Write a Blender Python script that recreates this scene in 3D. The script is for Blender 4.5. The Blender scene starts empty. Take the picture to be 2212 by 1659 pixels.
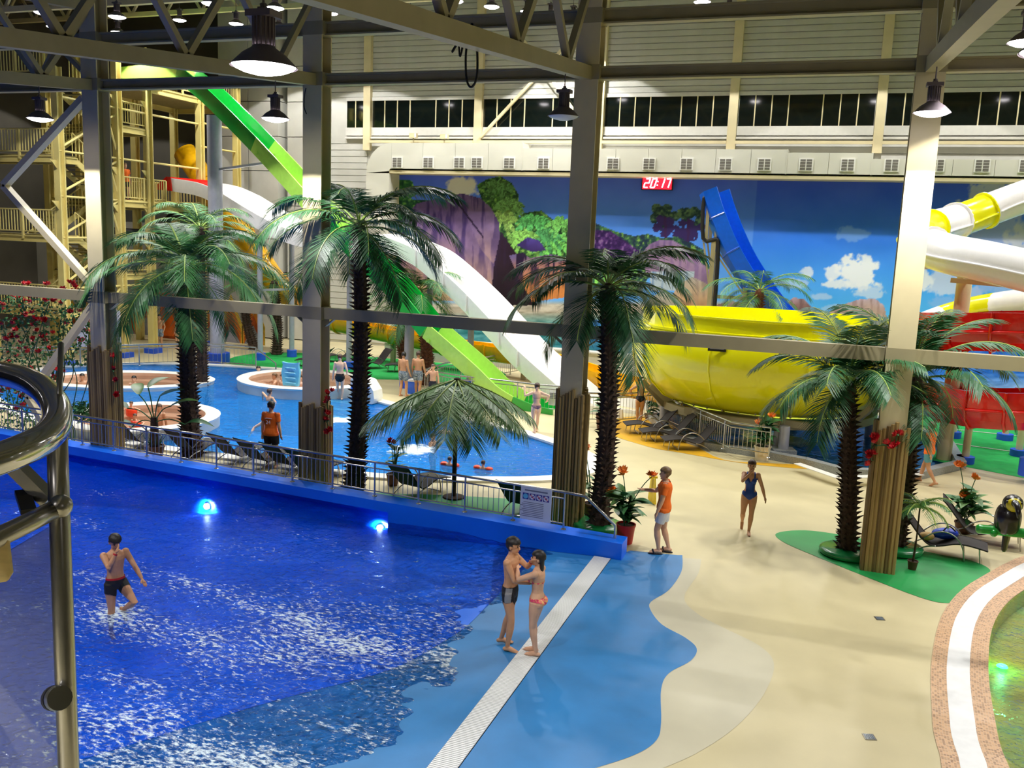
import bpy, bmesh, math, random
import numpy as np
from mathutils import Vector, Matrix
from mathutils.geometry import tessellate_polygon

random.seed(7); rng = np.random.default_rng(7)
PI = math.pi
scene = bpy.context.scene
COL = scene.collection

# ------------------------------------------------------------------ camera
F, PITCH, ROLL, YAW, H = 1938.5, 0.1608, 0.0392, -0.3364, 6.3183
_cp, _sp = math.cos(PITCH), math.sin(PITCH)
FW = np.array([math.sin(YAW)*_cp, math.cos(YAW)*_cp, -_sp])
_r = np.array([math.cos(YAW), -math.sin(YAW), 0.0]); _u = np.cross(_r, FW)
RT = math.cos(ROLL)*_r + math.sin(ROLL)*_u
UP = -math.sin(ROLL)*_r + math.cos(ROLL)*_u
CAM = np.array([0.0, 0.0, H])
cd = bpy.data.cameras.new('camera'); co = bpy.data.objects.new('camera', cd); COL.objects.link(co)
cd.sensor_width = 36; cd.lens = F/2212*36; cd.clip_start = 0.05; cd.clip_end = 400
co.matrix_world = Matrix(((RT[0], UP[0], -FW[0], 0), (RT[1], UP[1], -FW[1], 0), (RT[2], UP[2], -FW[2], H), (0, 0, 0, 1)))
scene.camera = co

# survey helpers: a sight line through a measured point, met with a real plane of the hall
def ray(x, y): return FW + (x-1106)/F*RT - (y-829.5)/F*UP
def G(x, y, z=0.0):
    d = ray(x, y); return Vector(CAM + d*((z-H)/d[2]))
def A(x, y, Y):
    d = ray(x, y); return Vector(CAM + d*(Y/d[1]))
def B(x, y, X):
    d = ray(x, y); return Vector(CAM + d*(X/d[0]))
def R(x, y, dist):
    d = ray(x, y); return Vector(CAM + d*dist)
def S(x, y, p, q):                      # vertical plane over the plan line p-q
    d = ray(x, y); n = np.array([q[1]-p[1], -(q[0]-p[0])])
    t = (n[0]*p[0]+n[1]*p[1])/(n[0]*d[0]+n[1]*d[1]); return Vector(CAM + d*t)

# ------------------------------------------------------------------ world, exposure
w = bpy.data.worlds.new('night'); scene.world = w; w.use_nodes = True
w.node_tree.nodes['Background'].inputs[0].default_value = (0.012, 0.016, 0.025, 1)
w.node_tree.nodes['Background'].inputs[1].default_value = 1.0
scene.view_settings.view_transform = 'Standard'
scene.view_settings.look = 'None'
scene.view_settings.gamma = 1
scene.view_settings.use_curve_mapping = False
scene.view_settings.exposure = 0.2
cy = scene.cycles
cy.max_bounces = 5; cy.diffuse_bounces = 3; cy.glossy_bounces = 3; cy.transmission_bounces = 2; cy.transparent_max_bounces = 6
cy.caustics_reflective = False; cy.caustics_refractive = False; cy.adaptive_threshold = 0.035
LAMP_W = 880.0

# ------------------------------------------------------------------ materials
def lin(c):
    c = np.asarray(c, float)/255.0
    return np.where(c <= 0.04045, c/12.92, ((c+0.055)/1.055)**2.4)
MATS = {}
def mat(name, rgb, rough=0.6, metal=0.0, var=0.08, scale=6.0, bump=0.0, bscale=40.0, spec=0.5, emis=0.0, ecol=None,
        coat=0.0, alpha=1.0, trans=0.0, stretch=None, rgb2=None, lo=0.35, hi=0.65, sheen=0.0):
    m = bpy.data.materials.new(name); m.use_nodes = True
    nt = m.node_tree; N = nt.nodes; L = nt.links; b = N['Principled BSDF']
    c = lin(rgb)
    b.inputs['Roughness'].default_value = rough; b.inputs['Metallic'].default_value = metal
    b.inputs['Specular IOR Level'].default_value = spec
    b.inputs['Coat Weight'].default_value = coat
    b.inputs['Alpha'].default_value = alpha
    b.inputs['Transmission Weight'].default_value = trans
    tc = N.new('ShaderNodeTexCoord'); mp = N.new('ShaderNodeMapping'); L.new(tc.outputs['Object'], mp.inputs['Vector'])
    if stretch: mp.inputs['Scale'].default_value = stretch
    if var > 0 or rgb2 is not None:
        no = N.new('ShaderNodeTexNoise'); no.inputs['Scale'].default_value = scale; no.inputs['Detail'].default_value = 5
        L.new(mp.outputs[0], no.inputs['Vector'])
        cr = N.new('ShaderNodeValToRGB'); L.new(no.outputs['Fac'], cr.inputs['Fac'])
        cr.color_ramp.elements[0].position = lo; cr.color_ramp.elements[1].position = hi
        c0 = c*(1-var) if rgb2 is None else c; c1 = np.minimum(c*(1+var), 1) if rgb2 is None else lin(rgb2)
        cr.color_ramp.elements[0].color = (*c0, 1); cr.color_ramp.elements[1].color = (*c1, 1)
        L.new(cr.outputs['Color'], b.inputs['Base Color'])
    else:
        b.inputs['Base Color'].default_value = (*c, 1)
    if bump > 0:
        n2 = N.new('ShaderNodeTexNoise'); n2.inputs['Scale'].default_value = bscale; n2.inputs['Detail'].default_value = 4
        L.new(mp.outputs[0], n2.inputs['Vector'])
        bp = N.new('ShaderNodeBump'); bp.inputs['Strength'].default_value = bump; bp.inputs['Distance'].default_value = 0.02
        L.new(n2.outputs['Fac'], bp.inputs['Height']); L.new(bp.outputs[0], b.inputs['Normal'])
    if emis > 0:
        b.inputs['Emission Color'].default_value = (*(lin(ecol) if ecol is not None else c), 1)
        b.inputs['Emission Strength'].default_value = emis
    MATS[name] = m
    return m

def water_mat(name, tint, density, wscale, wbump, foam=0.0, foam_scale=0.6, rough=0.03, body=None):
    """clear water: fresnel gloss over a tinted see-through body, foam as white froth, on the wave pool also painted glints"""
    m = bpy.data.materials.new(name); m.use_nodes = True
    nt = m.node_tree; N = nt.nodes; L = nt.links
    for n in list(N): N.remove(n)
    out = N.new('ShaderNodeOutputMaterial')
    tc = N.new('ShaderNodeTexCoord')
    no = N.new('ShaderNodeTexNoise'); no.inputs['Scale'].default_value = wscale; no.inputs['Detail'].default_value = 3; no.inputs['Distortion'].default_value = 0.6
    L.new(tc.outputs['Object'], no.inputs['Vector'])
    bp = N.new('ShaderNodeBump'); bp.inputs['Strength'].default_value = wbump; bp.inputs['Distance'].default_value = 0.08
    L.new(no.outputs['Fac'], bp.inputs['Height'])
    fr = N.new('ShaderNodeFresnel'); fr.inputs['IOR'].default_value = 1.33; L.new(bp.outputs[0], fr.inputs['Normal'])
    gl = N.new('ShaderNodeBsdfGlossy'); gl.inputs['Roughness'].default_value = rough; L.new(bp.outputs[0], gl.inputs['Normal'])
    tr = N.new('ShaderNodeBsdfTransparent'); tr.inputs['Color'].default_value = (*lin(tint), 1)
    df = N.new('ShaderNodeBsdfDiffuse'); df.inputs['Color'].default_value = (*lin(body or tint), 1)
    dpa = N.new('ShaderNodeAttribute'); dpa.attribute_name = 'depth'; dm = N.new('ShaderNodeMath'); dm.operation = 'MULTIPLY'; dm.inputs[1].default_value = density; L.new(dpa.outputs['Fac'], dm.inputs[0])
    m1 = N.new('ShaderNodeMixShader'); L.new(dm.outputs[0], m1.inputs[0]); L.new(tr.outputs[0], m1.inputs[1]); L.new(df.outputs[0], m1.inputs[2])
    m2 = N.new('ShaderNodeMixShader'); L.new(fr.outputs[0], m2.inputs[0]); L.new(m1.outputs[0], m2.inputs[1]); L.new(gl.outputs[0], m2.inputs[2])
    last = m2
    if foam > 0:
        at = N.new('ShaderNodeAttribute'); at.attribute_name = 'foam'
        fn = N.new('ShaderNodeTexNoise'); fn.inputs['Scale'].default_value = foam_scale; fn.inputs['Detail'].default_value = 8; fn.inputs['Roughness'].default_value = 0.72
        fm = N.new('ShaderNodeMapping'); fm.inputs['Scale'].default_value = (0.75, 1.5, 1); fm.inputs['Rotation'].default_value = (0, 0, 0.35); L.new(tc.outputs['Object'], fm.inputs['Vector']); L.new(fm.outputs[0], fn.inputs['Vector'])
        mu = N.new('ShaderNodeMath'); mu.operation = 'ADD'; L.new(at.outputs['Fac'], mu.inputs[0]); L.new(fn.outputs['Fac'], mu.inputs[1])
        rp = N.new('ShaderNodeMapRange'); rp.inputs[1].default_value = 1.0; rp.inputs[2].default_value = 1.12; rp.inputs[4].default_value = foam
        L.new(mu.outputs[0], rp.inputs[0])
        fd = N.new('ShaderNodeBsdfDiffuse'); fd.inputs['Color'].default_value = (0.75, 0.88, 0.95, 1)
        m3 = N.new('ShaderNodeMixShader'); L.new(rp.outputs[0], m3.inputs[0]); L.new(m2.outputs[0], m3.inputs[1]); L.new(fd.outputs[0], m3.inputs[2])
        last = m3
    L.new(last.outputs[0], out.inputs['Surface'])
    MATS[name] = m
    return m

def vcol_mat(name, rough=0.6, attr='paint'):
    m = bpy.data.materials.new(name); m.use_nodes = True
    N = m.node_tree.nodes; b = N['Principled BSDF']
    a = N.new('ShaderNodeAttribute'); a.attribute_name = attr
    m.node_tree.links.new(a.outputs['Color'], b.inputs['Base Color']); b.inputs['Roughness'].default_value = rough
    b.inputs['Specular IOR Level'].default_value = 0.2
    MATS[name] = m
    return m

# ------------------------------------------------------------------ mesh builder
class MB:
    def __init__(s): s.v = []; s.f = []; s.m = []; s.cur = 0
    def add(s, vs, fs):
        o = len(s.v); s.v += [tuple(p) for p in vs]
        for q in fs: s.f.append(tuple(i+o for i in q)); s.m.append(s.cur)
        return s
    def box(s, c, d, rz=0.0, M=None):
        x, y, z = d[0]/2, d[1]/2, d[2]/2
        P = [Vector((a*x, b*y, e*z)) for e in (-1, 1) for b in (-1, 1) for a in (-1, 1)]
        if rz: P = [Matrix.Rotation(rz, 3, 'Z') @ p for p in P]
        if M is not None: P = [M @ p for p in P]
        c = Vector(c); P = [p+c for p in P]
        return s.add(P, [(0, 2, 3, 1), (4, 5, 7, 6), (0, 1, 5, 4), (2, 6, 7, 3), (0, 4, 6, 2), (1, 3, 7, 5)])
    def bar(s, p, q, w, h, up=(0, 0, 1)):
        p, q = Vector(p), Vector(q); t = (q-p).normalized(); up = Vector(up)
        if abs(t.dot(up)) > 0.98: up = Vector((0, 1, 0))
        a = t.cross(up).normalized(); b = a.cross(t).normalized()
        P = [e + a*(i*w/2) + b*(j*h/2) for e in (p, q) for j in (-1, 1) for i in (-1, 1)]
        return s.add(P, [(0, 1, 3, 2), (4, 6, 7, 5), (0, 4, 5, 1), (2, 3, 7, 6), (0, 2, 6, 4), (1, 5, 7, 3)])
    def ibeam(s, p, q, w, h, t=0.05):
        p, q = Vector(p), Vector(q); ax = (q-p).normalized(); up = Vector((0, 0, 1))
        a = ax.cross(up).normalized(); b = a.cross(ax).normalized()
        s.bar(p+b*(h/2-t/2), q+b*(h/2-t/2), w, t); s.bar(p-b*(h/2-t/2), q-b*(h/2-t/2), w, t)
        return s.bar(p, q, t, h-2*t)
    def cone(s, p, q, r0, r1, n=10, caps=True):
        return s.tube([p, q], [r0, r1], n, caps)
    def tube(s, path, r, n=8, caps=True, flat=1.0):
        P = [Vector(p) for p in path]; k = len(P)
        rr = r if isinstance(r, (list, tuple)) else [r]*k
        t0 = (P[1]-P[0]).normalized(); a = t0.orthogonal().normalized(); vs = []
        for i in range(k):
            t = (P[min(i+1, k-1)]-P[max(i-1, 0)]).normalized()
            a = (a - t*a.dot(t)).normalized(); b = t.cross(a)
            for j in range(n):
                an = 2*PI*j/n; vs.append(P[i] + (a*math.cos(an) + b*math.sin(an)*flat)*rr[i])
        fs = [(i*n+j, i*n+(j+1) % n, (i+1)*n+(j+1) % n, (i+1)*n+j) for i in range(k-1) for j in range(n)]
        if caps: fs += [tuple(reversed(range(n))), tuple((k-1)*n+j for j in range(n))]
        return s.add(vs, fs)
    def lathe(s, prof, c=(0, 0, 0), n=24, caps=False):
        c = Vector(c); k = len(prof)
        vs = [c+Vector((r*math.cos(2*PI*j/n), r*math.sin(2*PI*j/n), z)) for r, z in prof for j in range(n)]
        fs = [(i*n+j, i*n+(j+1) % n, (i+1)*n+(j+1) % n, (i+1)*n+j) for i in range(k-1) for j in range(n)]
        if caps: fs += [tuple(reversed(range(n))), tuple((k-1)*n+j for j in range(n))]
        return s.add(vs, fs)
    def loft(s, rings, closed=False, caps=False):
        n = len(rings[0]); k = len(rings); vs = [p for r in rings for p in r]
        m = n if closed else n-1
        fs = [(i*n+j, i*n+(j+1) % n, (i+1)*n+(j+1) % n, (i+1)*n+j) for i in range(k-1) for j in range(m)]
        if caps: fs += [tuple(reversed(range(n))), tuple((k-1)*n+j for j in range(n))]
        return s.add(vs, fs)
    def ball(s, c, r, n=10, m=7, sc=(1, 1, 1)):
        c = Vector(c); rs = []
        for i in range(m+1):
            th = PI*i/m; q = max(math.sin(th), 0.02)
            rs.append([c+Vector((r*sc[0]*q*math.cos(2*PI*j/n), r*sc[1]*q*math.sin(2*PI*j/n), -r*sc[2]*math.cos(th))) for j in range(n)])
        return s.loft(rs, closed=True, caps=True)
    def prism(s, pts, z0, z1):
        n = len(pts); vs = [Vector((p[0], p[1], z0)) for p in pts]+[Vector((p[0], p[1], z1)) for p in pts]
        tri = tessellate_polygon([[Vector((p[0], p[1], 0)) for p in pts]])
        fs = [(i, (i+1) % n, n+(i+1) % n, n+i) for i in range(n)]
        fs += [tuple(reversed(t)) for t in tri]+[tuple(i+n for i in t) for t in tri]
        return s.add(vs, fs)
    def flat(s, outer, holes, z):
        loops = [[Vector((p[0], p[1], 0)) for p in outer]]+[[Vector((p[0], p[1], 0)) for p in h] for h in holes]
        tri = tessellate_polygon(loops); vs = [Vector((p.x, p.y, z)) for l in loops for p in l]
        fs = []
        for t in tri:
            a, b, c = [vs[i] for i in t]
            fs.append(t if (b-a).cross(c-a).z > 0 else tuple(reversed(t)))
        return s.add(vs, fs)
    def mesh(s, name, mats, origin=None, smooth=False, recalc=True):
        me = bpy.data.meshes.new(name)
        vs = s.v if origin is None else [(p[0]-origin[0], p[1]-origin[1], p[2]-origin[2]) for p in s.v]
        me.from_pydata(vs, [], s.f)
        for m in (mats if isinstance(mats, (list, tuple)) else [mats]): me.materials.append(MATS[m] if isinstance(m, str) else m)
        if any(s.m): me.polygons.foreach_set('material_index', s.m)
        if recalc:
            bm = bmesh.new(); bm.from_mesh(me); bmesh.ops.recalc_face_normals(bm, faces=bm.faces); bm.to_mesh(me); bm.free()
        if smooth: me.shade_smooth() if smooth is True else me.polygons.foreach_set('use_smooth', [True]*len(me.polygons))
        if smooth and smooth is not True: me.set_sharp_from_angle(angle=smooth)
        me.update()
        return me
    def build(s, name, mats, parent=None, smooth=False, local=False, origin=None, recalc=True):
        """world-coordinate mesh; child meshes are stored relative to the thing's base"""
        off = None
        if parent is not None and not local: off = PW(parent)
        elif parent is None: off = origin
        o = bpy.data.objects.new(name, s.mesh(name, mats, off, smooth, recalc)); COL.objects.link(o)
        if parent is not None: o.parent = parent; o['_w'] = tuple(PW(parent)) if not local else (0, 0, 0)
        elif origin is not None: o.location = origin; o['_w'] = tuple(origin)
        return o
def PW(o):
    p = Vector((0, 0, 0))
    while o is not None: p = p + o.location; o = o.parent
    return p
def tag(o, label=None, cat=None, group=None, kind=None):
    if label: o['label'] = label
    if cat: o['category'] = cat
    if group: o['group'] = group
    if kind: o['kind'] = kind
    return o
def thing(name, label, cat, loc=(0, 0, 0), rz=0.0, group=None):
    o = bpy.data.objects.new(name, None); COL.objects.link(o); o.location = loc; o.rotation_euler = (0, 0, rz)
    o.empty_display_size = 0.1
    return tag(o, label, cat, group)
def inst(name, me, parent=None, loc=(0, 0, 0), rot=(0, 0, 0), sc=(1, 1, 1), M=None):
    o = bpy.data.objects.new(name, me); COL.objects.link(o)
    if M is not None: o.matrix_local = M
    else: o.location = loc; o.rotation_euler = rot; o.scale = sc
    if parent is not None: o.parent = parent
    return o
def structure(o, label=None):
    o['kind'] = 'structure'
    if label: o['label'] = label
    return o
def copy_tree(o, parent=None):
    c = o.copy(); COL.objects.link(c); c.parent = parent
    for ch in list(o.children): copy_tree(ch, c)
    return c
def smooth_line(pts, n=8, closed=False):
    P = [Vector(p) for p in pts]; k = len(P); out = []
    for i in range(k if closed else k-1):
        if closed: a, b, c, d = P[(i-1) % k], P[i], P[(i+1) % k], P[(i+2) % k]
        else: a, b, c, d = P[max(i-1, 0)], P[i], P[i+1], P[min(i+2, k-1)]
        for j in range(n):
            t = j/n; out.append(0.5*((2*b)+(c-a)*t+(2*a-5*b+4*c-d)*t*t+(3*b-a-3*c+d)*t**3))
    if not closed: out.append(P[-1])
    return out
def offset_poly(pts, d):
    out = []; n = len(pts)
    for i in range(n):
        a, b, c = Vector(pts[i-1]), Vector(pts[i]), Vector(pts[(i+1) % n])
        t = (c-a).normalized(); out.append(Vector((b.x+t.y*d, b.y-t.x*d, 0)))
    return out
def area2(p): return sum(p[i-1][0]*p[i][1]-p[i][0]*p[i-1][1] for i in range(len(p)))/2
def fbm(x, y, oct=4, seed=0):
    rs = np.random.default_rng(seed); tab = rs.random((256, 256)); out = np.zeros_like(x, float); amp = 1.0; tot = 0
    for o in range(oct):
        xi = np.floor(x).astype(int); yi = np.floor(y).astype(int); fx = x-xi; fy = y-yi
        fx = fx*fx*(3-2*fx); fy = fy*fy*(3-2*fy)
        g = lambda a, b: tab[a % 256, b % 256]
        out += amp*((g(xi, yi)*(1-fx)+g(xi+1, yi)*fx)*(1-fy)+(g(xi, yi+1)*(1-fx)+g(xi+1, yi+1)*fx)*fy)
        tot += amp; amp *= 0.5; x = x*2+17.3; y = y*2+9.1
    return out/tot

# ------------------------------------------------------------------ palette
mat('deck', (204, 192, 150), 0.45, var=0.06, scale=0.8, bump=0.05, bscale=60)
mat('deck_pale', (198, 192, 166), 0.45, var=0.05, scale=1.0)
mat('deck_blue', (46, 126, 190), 0.42, var=0.10, scale=1.2, bump=0.05, bscale=60)
mat('deck_green', (20, 150, 72), 0.5, var=0.08, scale=1.5, bump=0.06, bscale=80)
mat('deck_yellow', (222, 168, 30), 0.5, var=0.08, scale=2)
mat('grass_carpet', (10, 160, 70), 0.8, var=0.1, scale=4, bump=0.2, bscale=200)
mat('pool_blue', (0, 112, 255), 0.4, var=0.06, scale=1.5)
mat('pool_deep', (0, 116, 255), 0.4, var=0.08, scale=0.8)
mat('lagoon_floor', (0, 184, 255), 0.5, var=0.06, scale=1)
mat('pool_white', (238, 236, 226), 0.45, var=0.04, scale=3)
mat('pool_grey', (190, 200, 200), 0.45, var=0.05, scale=2)
mat('jacuzzi_floor', (232, 198, 172), 0.45, var=0.06, scale=3)
mat('grate_white', (235, 236, 235), 0.4, var=0.03)
mat('grate_dark', (120, 135, 150), 0.6, var=0.05)
mat('steel_paint', (168, 157, 122), 0.45, var=0.05, scale=2)
mat('steel_light', (222, 208, 166), 0.4, var=0.04, scale=2)
mat('wall_panel', (200, 199, 190), 0.5, var=0.04, scale=1.5)
mat('wall_grey', (178, 176, 168), 0.6, var=0.10, scale=0.6)
mat('wall_unlit', (92, 88, 78), 0.7, var=0.15, scale=0.5)  # lack of light behind the tower put into the wall colour
mat('roof_sheet', (120, 122, 112), 0.6, var=0.08, scale=0.5)
mat('duct', (216, 214, 200), 0.38, var=0.02, scale=1)
mat('grille', (116, 112, 104), 0.5, var=0.05)
mat('grille_frame', (245, 244, 236), 0.4, var=0.0)
mat('night_glass', (9, 16, 14), 0.06, var=0.0, spec=0.7)
mat('cane', (166, 138, 84), 0.6, var=0.25, scale=3, stretch=(8, 8, 0.8), bump=0.2)
mat('cane_dark', (116, 92, 52), 0.6, var=0.3, scale=3, stretch=(8, 8, 0.8), bump=0.2)
mat('tower_yellow', (222, 205, 128), 0.45, var=0.05, scale=2)
mat('tower_deck', (150, 138, 90), 0.6, var=0.1)
mat('chrome', (200, 200, 200), 0.12, metal=1.0, var=0.0)
mat('brushed', (178, 176, 170), 0.28, metal=1.0, var=0.05, scale=20)
mat('rail_steel', (190, 190, 186), 0.25, metal=0.85, var=0.0)
mat('silver_paint', (176, 178, 190), 0.35, metal=0.2, var=0.04)
mat('lamp_dark', (112, 102, 108), 0.5, metal=0.3, var=0.05)
mat('lamp_white', (235, 235, 240), 0.4, var=0.0)
mat('lamp_glow', (255, 250, 252), 0.5, var=0.0, emis=14.0, ecol=(255, 248, 250))
mat('base_blue', (40, 90, 220), 0.5, var=0.06)
mat('slide_green', (6, 160, 52), 0.25, var=0.04, coat=0.3)
mat('slide_lime', (170, 222, 92), 0.25, var=0.04, coat=0.3)
mat('slide_white', (240, 238, 236), 0.25, var=0.02, coat=0.3)
mat('slide_red', (214, 26, 16), 0.2, var=0.06, coat=0.5)
mat('slide_amber', (226, 170, 10), 0.2, var=0.06, coat=0.5)
mat('slide_yellow', (242, 238, 10), 0.22, var=0.0, coat=0.4)
mat('slide_blue', (16, 96, 232), 0.25, var=0.05, coat=0.3)
mat('leaf', (56, 116, 60), 0.5, var=0.3, scale=3)
mat('leaf_light', (96, 138, 74), 0.4, var=0.3, scale=3)
mat('leaf_dark', (42, 94, 52), 0.5, var=0.3, scale=3)
mat('rachis', (150, 176, 84), 0.5, var=0.15)
mat('trunk', (64, 46, 34), 0.85, var=0.35, scale=14, bump=0.6, bscale=30)
mat('trunk_red', (104, 62, 40), 0.85, var=0.35, scale=14, bump=0.6, bscale=30)
mat('planter_green', (18, 128, 66), 0.25, var=0.05, coat=0.5)
mat('sling', (44, 38, 36), 0.75, var=0.1, scale=30)
mat('skin', (222, 172, 138), 0.5, var=0.06, scale=8, sheen=0.1)
mat('skin_tan', (206, 152, 112), 0.5, var=0.06, scale=8)
mat('skin_pale', (236, 196, 172), 0.5, var=0.06, scale=8)
mat('hair_black', (26, 20, 18), 0.5, var=0.2, scale=40)
mat('hair_brown', (74, 50, 36), 0.5, var=0.2, scale=40)
mat('hair_fair', (120, 92, 62), 0.5, var=0.2, scale=40)
mat('cloth_orange', (255, 116, 28), 0.8, var=0.06, scale=10)
mat('cloth_black', (22, 22, 26), 0.7, var=0.1)
mat('cloth_white', (226, 226, 230), 0.8, var=0.03)
mat('cloth_blue', (14, 62, 150), 0.6, var=0.08)
mat('cloth_navy', (24, 26, 44), 0.6, var=0.08)
mat('cloth_grey', (130, 130, 134), 0.7, var=0.1)
mat('cloth_red', (190, 24, 36), 0.6, var=0.1)
mat('cloth_teal', (96, 160, 170), 0.7, var=0.1)
mat('cloth_plaid', (64, 92, 120), 0.7, rgb2=(170, 180, 190), scale=18)
mat('cloth_bikini', (236, 70, 110), 0.6, rgb2=(250, 190, 120), scale=24, lo=0.45, hi=0.55)
mat('cloth_violet', (124, 96, 120), 0.7, var=0.1)
mat('sole_black', (24, 18, 34), 0.6, var=0.05)
mat('eye_dark', (30, 22, 20), 0.3, var=0.0)
mat('lip', (176, 92, 84), 0.5, var=0.0)
mat('float_orange', (250, 70, 30), 0.3, var=0.03, coat=0.4)
mat('float_blue', (110, 200, 235), 0.3, var=0.03, coat=0.4)
mat('paper_white', (232, 234, 244), 0.5, var=0.02)
mat('ink_blue', (52, 50, 150), 0.5, var=0.0)
mat('ink_grey', (126, 128, 150), 0.5, var=0.0)
mat('ink_red', (214, 60, 80), 0.5, var=0.0)
mat('led_red', (255, 30, 40), 0.5, var=0.0, emis=2.5, ecol=(255, 20, 40))
mat('led_white', (255, 230, 235), 0.5, var=0.0, emis=10.0, ecol=(255, 190, 200))
mat('black_plastic', (24, 22, 22), 0.45, var=0.05)
mat('pot_red', (190, 34, 34), 0.4, var=0.08)
mat('pot_white', (232, 220, 192), 0.5, var=0.05)
mat('pot_brown', (96, 58, 40), 0.6, var=0.1)
mat('soil', (46, 34, 26), 0.9, var=0.2)
mat('petal_red', (200, 20, 36), 0.5, var=0.2, scale=12)
mat('petal_orange', (250, 138, 48), 0.5, var=0.15, scale=12)
mat('flower_yellow', (250, 214, 20), 0.5, var=0.1)
mat('granite', (120, 126, 126), 0.4, rgb2=(176, 180, 178), scale=60)
mat('pipe_black', (26, 24, 24), 0.5, var=0.1)
mat('bird_black', (30, 22, 22), 0.3, var=0.1, coat=0.4)
mat('bird_yellow', (214, 196, 30), 0.3, var=0.1, coat=0.4)
mat('bird_red', (206, 60, 40), 0.3, var=0.1)
mat('branch_green', (30, 150, 50), 0.25, var=0.08, coat=0.4)
mat('bag_blue', (24, 72, 220), 0.4, var=0.1)
mat('bag_tan', (206, 168, 96), 0.6, var=0.1)
mat('wood_tab', (206, 182, 120), 0.5, var=0.15, scale=8, stretch=(1, 1, 6))
mat('white_paint', (214, 212, 204), 0.5, var=0.03)
mat('kids_floor', (218, 190, 84), 0.4, rgb2=(140, 200, 140), scale=0.9, lo=0.4, hi=0.7)
mat('lamp_green', (90, 255, 170), 0.4, var=0.0, emis=6.0, ecol=(60, 255, 150))
mat('lamp_pool', (255, 255, 255), 0.4, var=0.0, emis=30.0, ecol=(220, 235, 255))
water_mat('water_wave', (214, 238, 255), 0.30, 7.0, 1.0, foam=0.9, foam_scale=11.0, body=(0, 84, 240))
water_mat('water_lagoon', (175, 240, 255), 0.42, 5.0, 0.7, foam=0.95, foam_scale=5.0, body=(0, 140, 245))
water_mat('water_bowl', (90, 180, 210), 0.10, 5.0, 0.4, foam=0.9, foam_scale=5.0)
water_mat('water_kids', (232, 240, 220), 0.05, 9.0, 1.0)
water_mat('water_still', (238, 226, 218), 0.0, 8.0, 0.3)
vcol_mat('mural_print', 0.55)
def glass_mat(name, rgb, f):
    m = bpy.data.materials.new(name); m.use_nodes = True; N = m.node_tree.nodes; L = m.node_tree.links
    for n in list(N): N.remove(n)
    o = N.new('ShaderNodeOutputMaterial'); t = N.new('ShaderNodeBsdfTransparent'); t.inputs[0].default_value = (*lin((236, 240, 236)), 1)
    g = N.new('ShaderNodeBsdfGlossy'); g.inputs['Roughness'].default_value = 0.02
    d = N.new('ShaderNodeBsdfDiffuse'); d.inputs[0].default_value = (*lin(rgb), 1)
    a = N.new('ShaderNodeMixShader'); a.inputs[0].default_value = f; L.new(t.outputs[0], a.inputs[1]); L.new(d.outputs[0], a.inputs[2])
    fr = N.new('ShaderNodeFresnel'); fr.inputs[0].default_value = 1.5
    b = N.new('ShaderNodeMixShader'); L.new(fr.outputs[0], b.inputs[0]); L.new(a.outputs[0], b.inputs[1]); L.new(g.outputs[0], b.inputs[2])
    L.new(b.outputs[0], o.inputs[0]); MATS[name] = m
glass_mat('grey_glass', (214, 214, 206), 0.25)  # pale grey diffuse veil mixed evenly into the clear panel
def mosaic_mat():
    m = mat('mosaic', (205, 160, 120), 0.4, var=0.0); N = m.node_tree.nodes; L = m.node_tree.links; b = N['Principled BSDF']
    uv = N.new('ShaderNodeUVMap'); uv.uv_map = 'uv'
    br = N.new('ShaderNodeTexBrick'); br.offset = 0.0; br.inputs['Scale'].default_value = 1.0
    br.inputs['Brick Width'].default_value = 0.035; br.inputs['Row Height'].default_value = 0.035; br.inputs['Mortar Size'].default_value = 0.003
    br.inputs['Bias'].default_value = -0.35; br.inputs['Mortar'].default_value = (*lin((208, 178, 148)), 1)
    br.inputs['Color1'].default_value = (*lin((212, 170, 128)), 1); br.inputs['Color2'].default_value = (*lin((92, 60, 44)), 1)
    L.new(uv.outputs[0], br.inputs['Vector']); L.new(br.outputs['Color'], b.inputs['Base Color'])
mosaic_mat()
# ------------------------------------------------------------------ grid of the hall
BAY, X0, YR, YW = 6.5447, -18.2693, 18.945, 45.43
GX = [X0+BAY*k for k in range(-4, 6)]            # building grid lines
CX = [X0+BAY*k for k in range(4)]                # the four columns in view
ZT, ZM, ZP = 4.361, 9.778, 10.896
def zc(Y): return 14.2+0.2*(Y-18.9) if Y > 0.9 else 10.6
def yk(X): return 17.08-0.076*(X+3.54)           # front face of the wave pool wall
def V2(l): return [Vector((p[0], p[1], 0)) for p in l]

# ------------------------------------------------------------------ lamps of the hall
def lamp_proto(lit=True):
    g = {}
    m = MB(); m.lathe([(0.31, 0.0), (0.30, 0.015), (0.20, 0.115), (0.115, 0.17), (0.1, 0.19)], n=28)
    m.lathe([(0.30, 0.005), (0.19, 0.105), (0.105, 0.16)], n=28); g['shade'] = m.mesh('shade', 'lamp_dark', smooth=True)
    m = MB()
    for k in range(16):
        a = 2*PI*k/16; m.box((0.088*math.cos(a), 0.088*math.sin(a), 0.31), (0.035, 0.012, 0.26), rz=a)
    m.lathe([(0.085, 0.18), (0.085, 0.44)], n=20, caps=True); g['ballast_housing'] = m.mesh('ballast_housing', 'lamp_dark')
    m = MB(); m.box((0, 0, 0.47), (0.27, 0.2, 0.06)); m.box((0, 0, 0.51), (0.08, 0.08, 0.04)); g['mounting_cap'] = m.mesh('mounting_cap', 'lamp_dark')
    m = MB(); m.lathe([(0.0, -0.075), (0.1, -0.066), (0.2, -0.042), (0.27, -0.012), (0.292, 0.012)], n=28); g['lens'] = m.mesh('lens', 'lamp_glow' if lit else 'lamp_white')
    return g
LP = lamp_proto(True); LPD = lamp_proto(False)
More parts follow.
